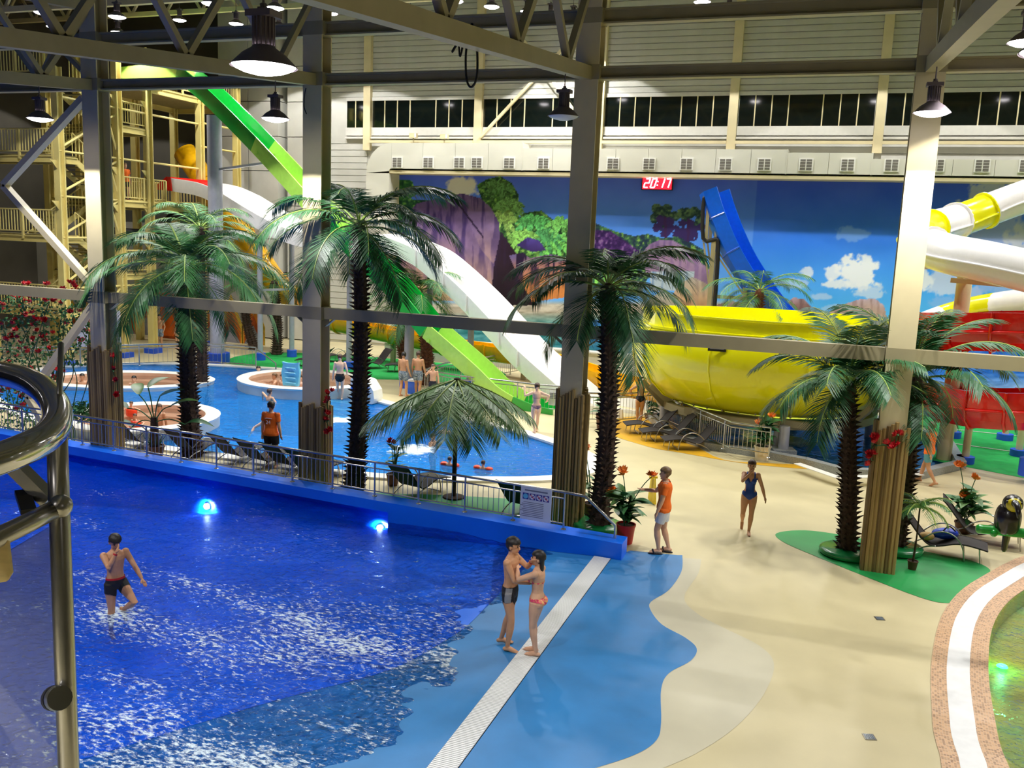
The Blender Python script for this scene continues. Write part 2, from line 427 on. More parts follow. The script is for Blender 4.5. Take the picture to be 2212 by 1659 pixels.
def hall_lamp(p, label, group='hall lamps', hang=0.6, power=1.0, lit=True):
    t = thing('pendant_lamp', label, 'lamp', p, group=group)
    pt = {}
    for k, me in (LP if lit else LPD).items(): pt[k] = inst(k, me, pt['shade'] if k == 'lens' else t)
    m = MB(); m.tube([(0, 0, 0.53), (0, 0, 0.53+hang)], 0.012, 6); m.lathe([(0.03, 0.52), (0.035, 0.56), (0.0, 0.58)], n=8)
    m.build('hanging_rod', 'lamp_dark', t, local=True)
    if lit and power > 0:
        ld = bpy.data.lights.new('lamp_beam', 'SPOT'); ld.energy = LAMP_W*power; ld.spot_size = math.radians(116); ld.spot_blend = 0.06
        ld.shadow_soft_size = 0.14; ld.color = (1.0, 0.98, 0.955)
        lo = bpy.data.objects.new('lamp_beam', ld); COL.objects.link(lo); lo.parent = t; lo.location = (0, 0, -0.10)
    return t
def zch(Y): return ZM+0.1*(Y-YR)                 # underside chord of the roof trusses
for px, py, Y, lb, lit in ((595, 257, 17.2, 'pendant lamp hanging from the truss at the column by the tall palm', True),
        (87, 257, 17.2, 'pendant lamp hanging from the truss at the column by the climbing roses', True),
        (1217, 252, 17.2, 'unlit pendant lamp with grey shade hanging beside the steel column', False),
        (2013, 244, 17.5, 'pendant lamp hanging in front of the column by the green floor island', True),
        (570, 145, 7.45, 'large close pendant lamp with finned dark housing above the wave pool', True)):
    p = A(px, py, Y); hall_lamp(p, lb, None, hang=max(zch(Y)-p.z-0.6, 0.1), lit=lit)
p = A(2220, 92, 17.2); hall_lamp(p, 'bright pendant lamp at the truss above the red slide side', None, hang=2.0)
far = [(92, 28, 26.8), (253, 37, 26.8), (455, 8, 26.8), (594, 18, 26.8), (980, 3, 26.8), (113, 58, 38), (388, 44, 36), (510, 52, 34), (808, 40, 34),
       (1062, 15, 34), (1517, 5, 34), (602, 55, 41), (717, 30, 41), (886, 45, 41), (1138, 25, 40), (1189, 32, 42), (1238, 37, 43)]
for px, py, Y in far:
    p = A(px, py, Y); hall_lamp(p, 'bright pendant lamp hanging high under the roof', 'high lamps under the roof', hang=max(zc(Y)-p.z-0.55, 0.2), power=2.0)
# lamps of the same rows outside the view
for X in (-24.8, 7.9, 14.4): hall_lamp((X, 17.2, 8.7), 'pendant lamp hanging in the column row', 'lamps in the column row', hang=0.7)
for X in (-24.8, -18.3, -11.7, 1.4, 7.9, 14.4): hall_lamp((X, 7.45, 7.75), 'pendant lamp over the wave pool side', 'lamps over the wave pool', hang=0.6)
for X in (-18.3, -11.7, -2.2, 4.4): hall_lamp((X, -1.6, 7.6), 'added unseen pendant lamp behind the viewing balcony', 'added lamps behind the balcony', hang=0.5)  # unseen row, shifted off the grid to brighten the balcony railing and glass
for X, Y in ((-5.2, 26.8), (1.4, 26.8), (7.9, 26.8), (14.4, 26.8), (1.4, 34), (7.9, 34), (14.4, 34), (-5.2, 41), (1.4, 41), (7.9, 41), (14.4, 41), (-31.4, 34)):
    hall_lamp((X, Y, 13.3+0.21*(Y-26.8)), 'bright pendant lamp hanging high under the roof', 'high lamps under the roof', hang=1.5, power=2.0)

# ------------------------------------------------------------------ floors and basins
LAG = V2([(-20.5, 20.9), (-18, 20.5), (-15.2, 20.5), (-12.5, 20.4), (-10.5, 20.7), (-8.7, 21.4), (-7.0, 22.3), (-6.2, 23.3), (-6.15, 24.4), (-6.8, 25.5),
          (-8.2, 26.6), (-9.7, 27.5), (-12, 28.4), (-14, 29.0), (-16.2, 30.0), (-17.5, 31.3), (-19, 33.4), (-21.5, 34.6), (-24, 34.3), (-26.5, 33.8), (-29, 32.6),
          (-30.9, 30.5), (-31.2, 28), (-29.5, 25), (-26, 22.7), (-23, 21.5)])
LAGS = smooth_line(LAG, 4, closed=True)
BP = V2([(-4.6, 29.6), (-3.2, 28.35), (-1.6, 28.05), (-0.2, 27.6), (0.75, 26.9), (2.6, 27.4), (4.0, 29.5), (4.0, 33.0), (1.5, 36.5), (-2.5, 37.0), (-5.2, 34.8), (-5.6, 32.0)])
KI = [G(2180, 1659), G(2150, 1560), G(2135, 1440), G(2150, 1340), G(2212, 1275)]
KIN = smooth_line([Vector((2.9, 9.5, 0))]+[Vector((p.x, p.y, 0)) for p in KI]+V2([(5.6, 21.3), (8.2, 22.2), (11, 21.6), (13.5, 19), (14, 15), (12.5, 11), (9.5, 8.4), (6, 7.8)]), 5, closed=True)
XS = -4.06                                           # water side of the overflow grate
left = -45.0; right = 30.0; back = YW; front = -14.0
m = MB()
kerb_back = [Vector((X, yk(X)+0.5, 0)) for X in (XS, -20, left)]
outer = [Vector((right, front, 0)), Vector((right, back, 0)), Vector((left, back, 0))] + list(reversed(kerb_back)) + [Vector((XS, front, 0))]
if area2(outer) < 0: outer.reverse()
m.flat(outer, [LAGS, BP, KIN], 0.0)
fl = structure(m.build('floor', 'deck', recalc=False), 'cream coated pool deck floor')

def patch(name, pts, z, mt, label, seg=6):
    P = smooth_line(pts, seg, closed=True) if seg else pts
    if area2(P) < 0: P = list(reversed(P))
    return structure(MB().flat(P, [], z).build(name, mt, recalc=False), label)
def g0(l, z=0.0): return [G(x, y, z) for x, y in l]
# painted zones of the coating
edge_pale = g0([(1515, 1208), (1508, 1240), (1478, 1290), (1505, 1325), (1560, 1355), (1640, 1395), (1672, 1435), (1650, 1500), (1590, 1570), (1500, 1630), (1400, 1672)])
patch('trim_1', smooth_line(edge_pale, 5)+[Vector((-2.6, 8.0, 0)), Vector((-3.75, 8.0, 0)), Vector((-3.75, 17.0, 0)), Vector((-2.9, 17.65, 0))], 0.004, 'deck_pale', 'pale grey wave-shaped zone of the floor coating', 0)
edge_blue = g0([(1474, 1200), (1472, 1235), (1445, 1275), (1407, 1300), (1405, 1318), (1430, 1350), (1480, 1378), (1505, 1402), (1492, 1428), (1445, 1455), (1428, 1490), (1428, 1560), (1418, 1600), (1370, 1632), (1270, 1665)])
patch('trim_2', smooth_line(edge_blue, 5)+[Vector((-2.9, 8.0, 0)), Vector((-3.72, 8.0, 0)), Vector((-3.72, 17.2, 0)), Vector((-3.45, 17.75, 0)), Vector((-2.5, 17.9, 0))], 0.008, 'deck_blue', 'blue wave-shaped beach zone of the floor coating', 0)
patch('trim_3', g0([(1678, 1152), (1690, 1170), (1750, 1197), (1860, 1242), (1985, 1290), (2045, 1303), (2075, 1290), (2140, 1238), (2100, 1212), (2040, 1200), (1940, 1180), (1830, 1158), (1740, 1146)]), 0.006, 'deck_green', 'green island of floor coating under the two palms and the cane-clad column', 5)
patch('trim_4', g0([(1300, 930), (1330, 905), (1420, 905), (1540, 985), (1650, 1000), (1760, 1005), (1740, 1013), (1600, 1000), (1470, 978), (1400, 965)]), 0.006, 'deck_yellow', 'yellow band of floor coating along the bowl pool', 5)
def yb(X): return yk(X)+0.5
patch('trim_5', [Vector((-15.5, yb(-15.5), 0)), Vector((-13.5, yb(-13.5)+0.9, 0)), Vector((-11, 18.9, 0)), Vector((-8.5, 19.7, 0)), Vector((-6.5, 20.2, 0)), Vector((-5.0, 19.9, 0)), Vector((-4.3, 18.9, 0)), Vector((-3.95, 18.0, 0)), Vector((-4.3, 17.7, 0)), Vector((-9, yb(-9), 0)), Vector((-12, yb(-12), 0))], 0.006, 'deck_green', 'green coated strip of deck behind the wave pool railing', 4)
patch('trim_6', [Vector((-26.5, 34.9, 0)), Vector((-21, 35.5, 0)), Vector((-19.2, 34.4, 0)), Vector((-17.0, 35.3, 0)), Vector((-14.2, 36.0, 0)), Vector((-14.5, 40.0, 0)), Vector((-20, 41.0, 0)), Vector((-27, 39.5, 0))], 0.006, 'grass_carpet', 'green carpet of the far sun terrace with dark loungers', 4)
patch('trim_7', [Vector((3.2, 30.2, 0)), Vector((7.5, 28.2, 0)), Vector((14, 27.6, 0)), Vector((14, 40, 0)), Vector((2.0, 40, 0)), Vector((4.4, 34, 0))], 0.006, 'grass_carpet', 'green carpet under the red and white slides', 0)
m = MB(); m.bar(G(2060, 958, .02), G(2260, 985, .02), 0.07, 0.01); m.bar(G(2040, 925, .02), G(2260, 948, .02), 0.07, 0.01)
structure(m.build('trim_8', 'white_paint'), 'white line on the green carpet')

# wave pool: sloping beach, basin, wall
Xs = [XS, -4.8, -5.6, -6.6, -8, -10, -12, -14, -17, -21, -26, -32, -45]
def zf(X): return -0.075*(XS-X) if X > -12 else -0.5955-0.11*(-12-X)
m = MB(); rows = [[Vector((X, Y, zf(X))) for Y in (8.0, 18.8 if X > -20 else 21.0)] for X in Xs]
rows = [[Vector((X, -14, zf(X))), Vector((X, 4, zf(X))), Vector((X, yk(X)+0.6, zf(X)))] for X in Xs]
m.loft(rows); structure(m.build('floor.001', 'deck_blue'), 'light blue sloping beach floor of the wave pool')
dz = lambda p: Vector((p.x, p.y, zf(p.x)+0.006))
db = [G(x, y, -0.15) for x, y in ((1068, 1192), (1062, 1250), (1058, 1300), (1020, 1350), (960, 1392), (840, 1452), (620, 1500), (420, 1550), (160, 1618), (-120, 1660))]
db = smooth_line(db, 5)
m = MB(); xs_far = [-6.2, -8, -10, -12, -14, -17, -21, -26, -32, -45]
def ydeep(X):
    for a, b in zip(db[:-1], db[1:]):
        if (a.x-X)*(b.x-X) <= 0 and abs(a.x-b.x) > 1e-6: return a.y+(b.y-a.y)*(X-a.x)/(b.x-a.x)
    return None
# strip between the wall and the painted boundary
ring = []
for p in db:
    X = p.x; ring.append([dz(p), dz(Vector((X, (p.y+yk(X)+0.55)/2, 0))), dz(Vector((X, yk(X)+0.55, 0)))])
for X in (-12, -17, -26, -45):
    if X < db[-1].x-0.3: ring.append([dz(Vector((X, db[-1].y-1.2*(db[-1].x-X), 0))), dz(Vector((X, 10, 0))), dz(Vector((X, yk(X)+0.55, 0)))])
m.loft(ring); structure(m.build('trim_9', 'pool_deep'), 'deep blue painted floor of the wave pool')
ZWV = -0.075
# pool wall with overhanging coping
m = MB()
def kseg(xa, xb, y0, y1, z0, z1):
    P = [(X, yk(X)+y, z) for X in (xa, xb) for z in (z0, z1) for y in (y0, y1)]
    m.add(P, [(0, 1, 3, 2), (4, 6, 7, 5), (0, 4, 5, 1), (2, 3, 7, 6), (0, 2, 6, 4), (1, 5, 7, 3)])
kseg(-45, -8.95, 0.0, 0.5, 0.12, 0.35); kseg(-45, -8.95, 0.32, 0.5, -3.5, 0.12); kseg(-8.95, -3.5, 0.0, 0.5, -0.6, 0.35)
structure(m.build('wall_pool', 'pool_blue'), 'bright blue wave pool wall with overhanging coping')
# overflow grate across the beach: each bar a piece
grate = thing('overflow_grate', 'white slatted overflow grate running across the blue beach', 'grate', (-3.88, 13, 0))
m = MB(); m.box((-3.885, 12.6, 0.004), (0.36, 9.2, 0.008)); m.build('channel', 'grate_dark', grate)
bm_ = MB().box((0, 0, 0), (0.34, 0.026, 0.012)).mesh('slat', 'grate_white')
for k in range(238):
    Y = 8.02+k*0.0381; inst('slat', bm_, grate, (-3.885+3.88, Y-13, 0.014))
# wave surface
def water_grid(name, mt, xs, ys, z, amp, mask=None, foamf=None, label=None, seed=3, depthf=None):
    Xg, Yg = np.meshgrid(xs, ys, indexing='ij'); n, k = Xg.shape
    Z = z + amp*((fbm(Xg*1.1+3, Yg*1.6, 4, seed)-0.5)*1.2 + (fbm(Xg*3.1, Yg*3.7, 2, seed+1)-0.5)*0.5)
    me = bpy.data.meshes.new(name); vs = np.stack([Xg, Yg, Z], -1).reshape(-1, 3)
    idx = np.arange(n*k).reshape(n, k)
    q = np.stack([idx[:-1, :-1], idx[1:, :-1], idx[1:, 1:], idx[:-1, 1:]], -1).reshape(-1, 4)
    if mask is not None:
        c = vs[q].mean(1); q = q[mask(c[:, 0], c[:, 1])]
    me.from_pydata(vs.tolist(), [], q.tolist()); me.materials.append(MATS[mt]); me.shade_smooth()
    a = me.attributes.new('foam', 'FLOAT', 'POINT')
    fo = np.zeros(n*k) if foamf is None else foamf(vs[:, 0], vs[:, 1])
    a.data.foreach_set('value', fo.astype(np.float32))
    dp_ = np.ones(n*k) if depthf is None else depthf(vs[:, 0], vs[:, 1])
    me.attributes.new('depth', 'FLOAT', 'POINT').data.foreach_set('value', dp_.astype(np.float32))
    o = bpy.data.objects.new(name, me); COL.objects.link(o)
    return tag(o, label, 'water', kind='stuff')
def poly_mask(P):
    px = np.array([p[0] for p in P]); py = np.array([p[1] for p in P])
    def f(x, y):
        ins = np.zeros(len(x), bool); n = len(px); j = n-1
        for i in range(n):
            c = ((py[i] > y) != (py[j] > y)) & (x < (px[j]-px[i])*(y-py[i])/(py[j]-py[i]+1e-12)+px[i]); ins ^= c; j = i
        return ins
    return f
PM = G(252, 1326, -.12)
def foam_and_glints(x, y):  # froth, plus white specks painted as lamp glints on the ripples
    s = np.clip((x+13.0)/6.0, 0, 1)*np.clip((14.5-y)/4.0, 0, 1)
    f = 0.375 + 0.10*s + 0.16*(fbm(x*0.45+y*.2, y*1.1, 4, 5)-0.5)*2 - 0.05*np.clip((y-13.5)/3, 0, 1)
    d2 = (x-PM.x)**2+(y-PM.y)**2; f += 0.14*np.exp(-d2/0.25)
    return f
xs = np.concatenate([np.linspace(-45, -24, 30), np.linspace(-23.9, -4.5, 330)]); ys = np.concatenate([np.linspace(-14, 4, 40), np.linspace(4.06, 19.9, 260)])
wv = water_grid('wave_pool_water', 'water_wave', xs, ys, ZWV, 0.10, lambda x, y: y < yk(x)+0.33, foam_and_glints, 'rippling deep blue wave pool water', depthf=lambda x, y: np.clip((XS-x)*.075-.12, 0, .5)*2)
# underwater floodlights on the pool wall
for k, (px, py) in enumerate(((448, 1093), (822, 1140))):
    q_ = S(px, py, (-45.0, yk(-45.0)+.3), (-3.5, yk(-3.5)+.3)); X, Y, z = q_
    t = thing('pool_light', 'glowing underwater floodlight on the blue pool wall', 'light', (X, Y, z), group='floodlights on the wave pool wall')
    MB().lathe([(0.10, 0.0), (0.10, 0.03), (0.07, 0.04)], n=16).build('bezel', 'brushed', t, local=True).rotation_euler = (PI/2, 0, 0)
    MB().ball((0, -0.05, 0), 0.075, sc=(1, .5, 1)).build('bulb', 'lamp_pool', t, local=True, smooth=True)
    ld = bpy.data.lights.new('pool_beam', 'SPOT'); ld.energy = 420; ld.color = (0.75, 0.88, 1.0); ld.spot_size = 2.3; ld.spot_blend = 0.6; ld.shadow_soft_size = 0.08
    lo = bpy.data.objects.new('pool_beam', ld); COL.objects.link(lo); lo.parent = t; lo.location = (0, -0.12, 0.0); lo.rotation_euler = (math.radians(68), 0, 0)

# lagoon basin
m = MB(); m.flat(LAGS, [], -1.45); m.loft([[Vector((p.x, p.y, z)) for p in LAGS] for z in (-1.45, 0.0)], closed=True)
structure(m.build('floor.002', 'lagoon_floor', recalc=False), 'blue basin floor of the lagoon pool')
o2 = offset_poly(LAGS, 0.45)
m = MB(); m.loft([[Vector((p.x, p.y, z)) for p in l] for l, z in ((LAGS, -0.12), (LAGS, 0.06), (o2, 0.06), (o2, 0.0))], closed=True)
structure(m.build('trim_10', 'pool_white'), 'white rounded rim of the lagoon pool')
def lag_foam(x, y):
    f = 0.30+0.12*(fbm(x*.6, y*1.2, 3, 8)-.5)*2
    for (px, py, r, a) in ((900, 968, 0.8, 0.42), (730, 905, 0.7, 0.4), (870, 908, 0.9, .16)):
        p = G(px, py); f = f + a*np.exp(-((x-p.x)**2+(y-p.y)**2)/(r*r))
    return f
bx = [p.x for p in LAGS]; by = [p.y for p in LAGS]
J1 = G(645, 818, 0.35); J2 = G(285, 905, 0.3); J3 = G(255, 818, 0.2)
TUBS = ((J1.x+0.3, J1.y, 2.75, 2.5, 0), (J2.x, J2.y+0.5, 2.3, 2.4, 0), (J3.x, J3.y+0.5, 3.4, 2.2, .5))
def lag_mask(x, y):
    k = poly_mask(offset_poly(LAGS, 0.03))(x, y)
    for cx, cy, a, b, ro in TUBS:
        u = (x-cx)*math.cos(ro)+(y-cy)*math.sin(ro); v = -(x-cx)*math.sin(ro)+(y-cy)*math.cos(ro); k &= (u/(a-.2))**2+(v/(b-.2))**2 > 1
    return k
water_grid('lagoon_water', 'water_lagoon', np.arange(min(bx), max(bx), 0.11), np.arange(min(by), max(by), 0.11), -0.03, 0.05, lag_mask, lag_foam, 'bright blue lagoon pool water', 11)
# whirlpool islands in the lagoon
def whirlpool(c, rx, ry, zt, label, rot=0.0):
    t = thing('whirlpool', label, 'hot tub', (c[0], c[1], -1.45))
    def ring(a, b, z): return [Vector((c[0]+a*math.cos(u)*math.cos(rot)-b*math.sin(u)*math.sin(rot), c[1]+a*math.cos(u)*math.sin(rot)+b*math.sin(u)*math.cos(rot), z)) for u in np.linspace(0, 2*PI, 40, endpoint=False)]
    m = MB(); m.loft([ring(rx*0.97, ry*0.97, -1.45), ring(rx*0.99, ry*0.99, zt-0.08)], closed=True); m.build('outer_wall', 'pool_grey', t, smooth=True)
    m = MB(); m.loft([ring(rx*0.99, ry*0.99, zt-0.1), ring(rx, ry, zt-0.03), ring(rx-0.06, ry-0.06, zt), ring(rx-0.42, ry-0.42, zt), ring(rx-0.47, ry-0.47, zt-0.04)], closed=True); m.build('rim', 'pool_white', t, smooth=0.7)
    m = MB(); m.loft([ring(rx-0.47, ry-0.47, zt-0.04), ring(rx-0.5, ry-0.5, zt-0.3), ring(rx-1.0, ry-1.0, zt-0.32), ring(rx-1.05, ry-1.05, zt-0.45), ring(0.05, 0.05, zt-0.47)], closed=True); m.build('bench', 'jacuzzi_floor', t, smooth=0.6)
    m = MB(); m.loft([ring(rx-0.46, ry-0.46, zt-0.16), ring(0.02, 0.02, zt-0.15)], closed=True)
    o = m.build('bubbling_water', 'water_still', t, smooth=True)
    return t
J1 = G(645, 818, 0.35); J2 = G(285, 905, 0.3); J3 = G(255, 818, 0.2)
whirlpool((J1.x+0.3, J1.y), 2.75, 2.5, 0.4, 'round white-rimmed whirlpool in the lagoon with a blue inflatable beside its bathers')
whirlpool((J2.x, J2.y+0.5), 2.3, 2.4, 0.35, 'white-rimmed whirlpool behind the small leafy tree with children in orange floats')
whirlpool((J3.x, J3.y+0.5), 3.4, 2.2, 0.15, 'shallow white-rimmed bathing basin against the far lagoon edge', 0.5)

# bowl pool
m = MB(); m.flat(BP, [], -1.0); m.loft([[Vector((p.x, p.y, z)) for p in BP] for z in (-1.0, 0.0)], closed=True)
structure(m.build('floor.003', 'lagoon_floor', recalc=False), 'blue basin floor under the yellow bowl slide')
ob = offset_poly(BP, 0.3 if area2(BP) > 0 else -0.3)
m = MB(); m.loft([[Vector((p.x, p.y, z)) for p in l] for l, z in ((BP, -0.2), (BP, 0.22), (ob, 0.22), (ob, 0.0))], closed=True)
structure(m.build('trim_11', 'granite'), 'grey speckled kerb of the bowl pool')
def bowl_foam(x, y):
    p = G(1700, 950); q = G(1520, 905); return 0.28+0.5*np.exp(-((x-p.x)**2+(y-p.y)**2)/1.2)+0.5*np.exp(-((x-q.x)**2+(y-q.y)**2)/0.8)
bx = [p.x for p in BP]; by = [p.y for p in BP]
water_grid('bowl_pool_water', 'water_bowl', np.arange(min(bx), max(bx), 0.12), np.arange(min(by), max(by), 0.12), -0.02, 0.05, poly_mask(BP), bowl_foam, 'teal water of the pool beneath the yellow bowl slide', 21)
m = MB(); a, b, c = G(1722, 1001, .23), G(1812, 1032, .23), G(1990, 1024, .23)
m.bar(a, b, 0.26, 0.02); m.bar(b, c, 0.26, 0.02); structure(m.build('trim_12', 'pool_white'), 'white step edge of the bowl pool')

# children's pool with mosaic border
m = MB(); m.flat(KIN, [], -0.35); m.loft([[Vector((p.x, p.y, z)) for p in KIN] for z in (-0.35, 0.0)], closed=True)
structure(m.build('floor.004', 'kids_floor', recalc=False), 'olive mosaic floor of the shallow pool')
sg = 1 if area2(KIN) > 0 else -1
def band(name, d0, d1, z, mt, label):
    a, b = offset_poly(KIN, sg*d0), offset_poly(KIN, sg*d1); n = len(a); mb = MB()
    mb.loft([[Vector((p.x, p.y, z)) for p in a]+[Vector((a[0].x, a[0].y, z))], [Vector((p.x, p.y, z)) for p in b]+[Vector((b[0].x, b[0].y, z))]])
    o = structure(mb.build(name, mt, recalc=False), label); me = o.data
    uv = me.uv_layers.new(name='uv'); s = [0]
    for i in range(n): s.append(s[-1]+(a[(i+1) % n]-a[i]).length)
    for pl in me.polygons:
        for li in pl.loop_indices:
            vi = me.loops[li].vertex_index; r_, i = divmod(vi, n+1); uv.data[li].uv = (s[i], r_*(d1-d0))
    return o
band('trim_13', 0.0, 0.26, 0.012, 'mosaic', 'inner tan mosaic band of the curved pool border')
band('trim_14', 0.26, 0.58, 0.016, 'grate_white', 'white grating band of the curved pool border')
band('trim_15', 0.58, 0.80, 0.012, 'mosaic', 'outer tan mosaic band of the curved pool border')
bx = [p.x for p in KIN]; by = [p.y for p in KIN]
water_grid('shallow_pool_water', 'water_kids', np.arange(min(bx), 8, 0.09), np.arange(min(by), max(by), 0.09), -0.04, 0.03, poly_mask(KIN), None, 'olive and green glinting shallow pool water', 31)
for px, py in ((2185, 1302), (2165, 1440)):
    p = G(px, py, -0.3); t = thing('pool_light', 'green underwater light glowing in the shallow pool', 'light', p, group='green lights in the shallow pool')
    MB().lathe([(0.0, 0.03), (0.07, 0.025), (0.09, 0.0)], n=14).build('lens', 'lamp_green', t, local=True)
    ld = bpy.data.lights.new('green_beam', 'POINT'); ld.energy = 7; ld.color = (0.1, 1.0, 0.45); ld.shadow_soft_size = 0.05
    lo = bpy.data.objects.new('green_beam', ld); COL.objects.link(lo); lo.parent = t; lo.location = (0, 0, 0.12)

# floor drains
for px, py, dk in ((1900, 1336, 1), (1878, 1592, 0)):
    p = G(px, py, 0.004); t = thing('floor_drain', 'small square metal floor drain in the cream deck', 'drain', p, 0.3, group='floor drains')
    m = MB(); m.box((0, 0, 0.002), (0.15, 0.15, 0.004)); m.build('frame', 'brushed', t, local=True)
    for k in range(5): MB().box((-0.05+k*0.025, 0, 0.006), (0.012, 0.12, 0.004)).build('slot_bar', 'grate_dark', t, local=True)
# ------------------------------------------------------------------ walls and roof
def wall(name, p, q, z0, z1, mt, label, th=0.2):
    p, q = Vector(p), Vector(q); t = (q-p).normalized(); n = Vector((-t.y, t.x, 0))*th
    P = [(v.x, v.y, z) for z in (z0, z1) for v in (p, q, q+n, p+n)]
    return structure(MB().add(P, [(0, 3, 2, 1), (4, 5, 6, 7), (0, 1, 5, 4), (1, 2, 6, 5), (2, 3, 7, 6), (3, 0, 4, 7)]).build(name, mt), label)
wb = wall('wall_back', (-28.9, YW, 0), (30, YW, 0), -0.2, 20.0, 'wall_panel', 'white clad back wall of the hall')
wall('wall_back_left', (-45, YW, 0), (-28.9, YW, 0), -0.2, 20.0, 'wall_unlit', 'grey back wall behind the stair tower, coloured dark as unlit')
wall('wall_left', (-45, front, 0), (-45, YW, 0), -4, 20.0, 'wall_unlit', 'left wall behind the stair tower, coloured dark as unlit')
wall('wall_right', (30, YW, 0), (30, front, 0), -0.2, 20.0, 'wall_panel', 'white right wall')
wall('wall_front', (30, front, 0), (-45, front, 0), -4, 14.0, 'wall_panel', 'white wall behind the balcony')
m = MB(); Ys = [front-0.2, 0.9, YW+0.2]
m.loft([[Vector((X, Y, zc(Y)+0.05)) for Y in Ys] for X in (-45.2, 30.2)])
structure(m.build('ceiling', 'roof_sheet'), 'grey profiled sheet roof')
pm = MB().box((0, 0, 0), (75, 0.12, 0.22)).mesh('purlin', 'steel_paint')
for k in range(13):
    Y = 6+k*3.2; inst('trim_16', pm, None, (-7.5, Y, zc(Y)-0.11))['kind'] = 'structure'
# left lower wall with painted zigzag mural band behind the tower
zw = MB(); m = MB(); 
wall('wall_tower', (-45, 41.6, 0), (-29.3, 41.6, 0), 0, 6.4, 'wall_grey', 'grey plastered wall under the stair tower')
import itertools
mat('zig_orange', (226, 128, 24), 0.7, var=0.15); mat('zig_yellow', (226, 190, 60), 0.7, var=0.15); mat('zig_grey', (150, 150, 160), 0.7, var=0.1); mat('zig_rust', (186, 84, 30), 0.7, var=0.15)
zt = tag(bpy.data.objects.new('zigzag_band', None), 'painted zigzag band of yellow, orange and grey on the tower wall', 'wall painting'); COL.objects.link(zt); zt.location = (-38, 41.56, 0)
for k in range(11):
    x = -44.2+k*1.45; j = (0.25, -0.15, 0.1, -0.3, 0.2)[k % 5]
    for (nm, zb, h, wd, dy) in (('zig_yellow', 1.0, 1.5+j, 1.5, 0.0), ('zig_orange', 0.7, 1.3+j, 1.3, 0.006), ('zig_rust', 0.4, 1.0+j, 1.1, 0.012), ('zig_grey', 0.0, 0.95+j*0.5, 1.2, 0.018)):
        P = [Vector((x-wd/2, 41.58-dy, 0)), Vector((x+wd/2, 41.58-dy, 0)), Vector((x+wd/2, 41.58-dy, zb)), Vector((x, 41.58-dy, zb+h)), Vector((x-wd/2, 41.58-dy, zb))]
        MB().add(P, [(0, 1, 2, 3, 4)]).build('painted_peak', nm, zt, recalc=False)

# wall posts, sills, glazing of the back wall
ZW1, ZW2 = 13.45, 12.03
posts = [GX[k] for k in range(3, 10)]
pst = MB().box((0, 0, 0), (0.42, 0.3, 9.0)).mesh('wall_post', 'steel_light')
for X in posts: inst('trim_17', pst, None, (X, YW-0.16, 15.3))['kind'] = 'structure'
wn = 0
pane_me = {}
def bay_window(xa, xb, n):
    global wn; wn += 1
    t = structure(thing('window_%d' % wn, None, None, ((xa+xb)/2, YW-0.02, ZW2)), 'dark ribbon window with pale mullions under the roof')
    w_ = (xb-xa)
    cuts = [0, 1/8, 2/8, 3/8, 5/8, 6/8, 7/8, 1] if n == 8 else [i/n for i in range(n+1)]
    for a, b in zip(cuts[:-1], cuts[1:]):
        d = (b-a)*w_-0.05
        MB().box((xa+(a+b)/2*w_, YW-0.03, (ZW1+ZW2)/2), (d, 0.03, ZW1-ZW2)).build('pane', 'night_glass', t)
    for c in cuts[1:-1]: MB().box((xa+c*w_, YW-0.05, (ZW1+ZW2)/2), (0.055, 0.06, ZW1-ZW2)).build('mullion', 'steel_light', t)
    MB().box(((xa+xb)/2, YW-0.06, ZW1+0.09), (w_, 0.1, 0.18)).build('head', 'white_paint', t)
    m = MB(); m.box(((xa+xb)/2, YW-0.08, ZW2-0.22), (w_, 0.14, 0.42)); m.box(((xa+xb)/2, YW-0.14, ZW2-0.56), (w_, 0.2, 0.1)); m.build('sill', 'white_paint', t)
for a, b in zip(posts[:-1], posts[1:]): bay_window(a+0.22, b-0.22, 8)
bay_window(-26.2, -25.05, 2)
# cladding planks above and below the glazing
for a, b in zip([-29.0]+posts[:-1], posts):
    wd = b-a-0.42
    pl = MB().box((0, 0, 0), (wd, 0.05, 0.255)).mesh('plank', 'wall_panel')
    for k in range(21): inst('plank', pl, wb, ((a+b)/2, YW-0.025, ZW1+0.34+k*0.29))
    for k in range(4):
        if b > -24: inst('plank', pl, wb, ((a+b)/2, YW-0.025, ZW2-0.8-k*0.29))
pl = MB().box((0, 0, 0), (1.55, 0.05, 0.31)).mesh('plank', 'wall_panel')
for k in range(34): inst('plank', pl, wb, (-23.9, YW-0.026, 0.3+k*0.345))
pl = MB().box((0, 0, 0), (3.9, 0.05, 0.31)).mesh('plank', 'wall_panel')
for k in range(33): inst('plank', pl, wb, (-26.85, YW-0.026, 0.3+k*0.345))
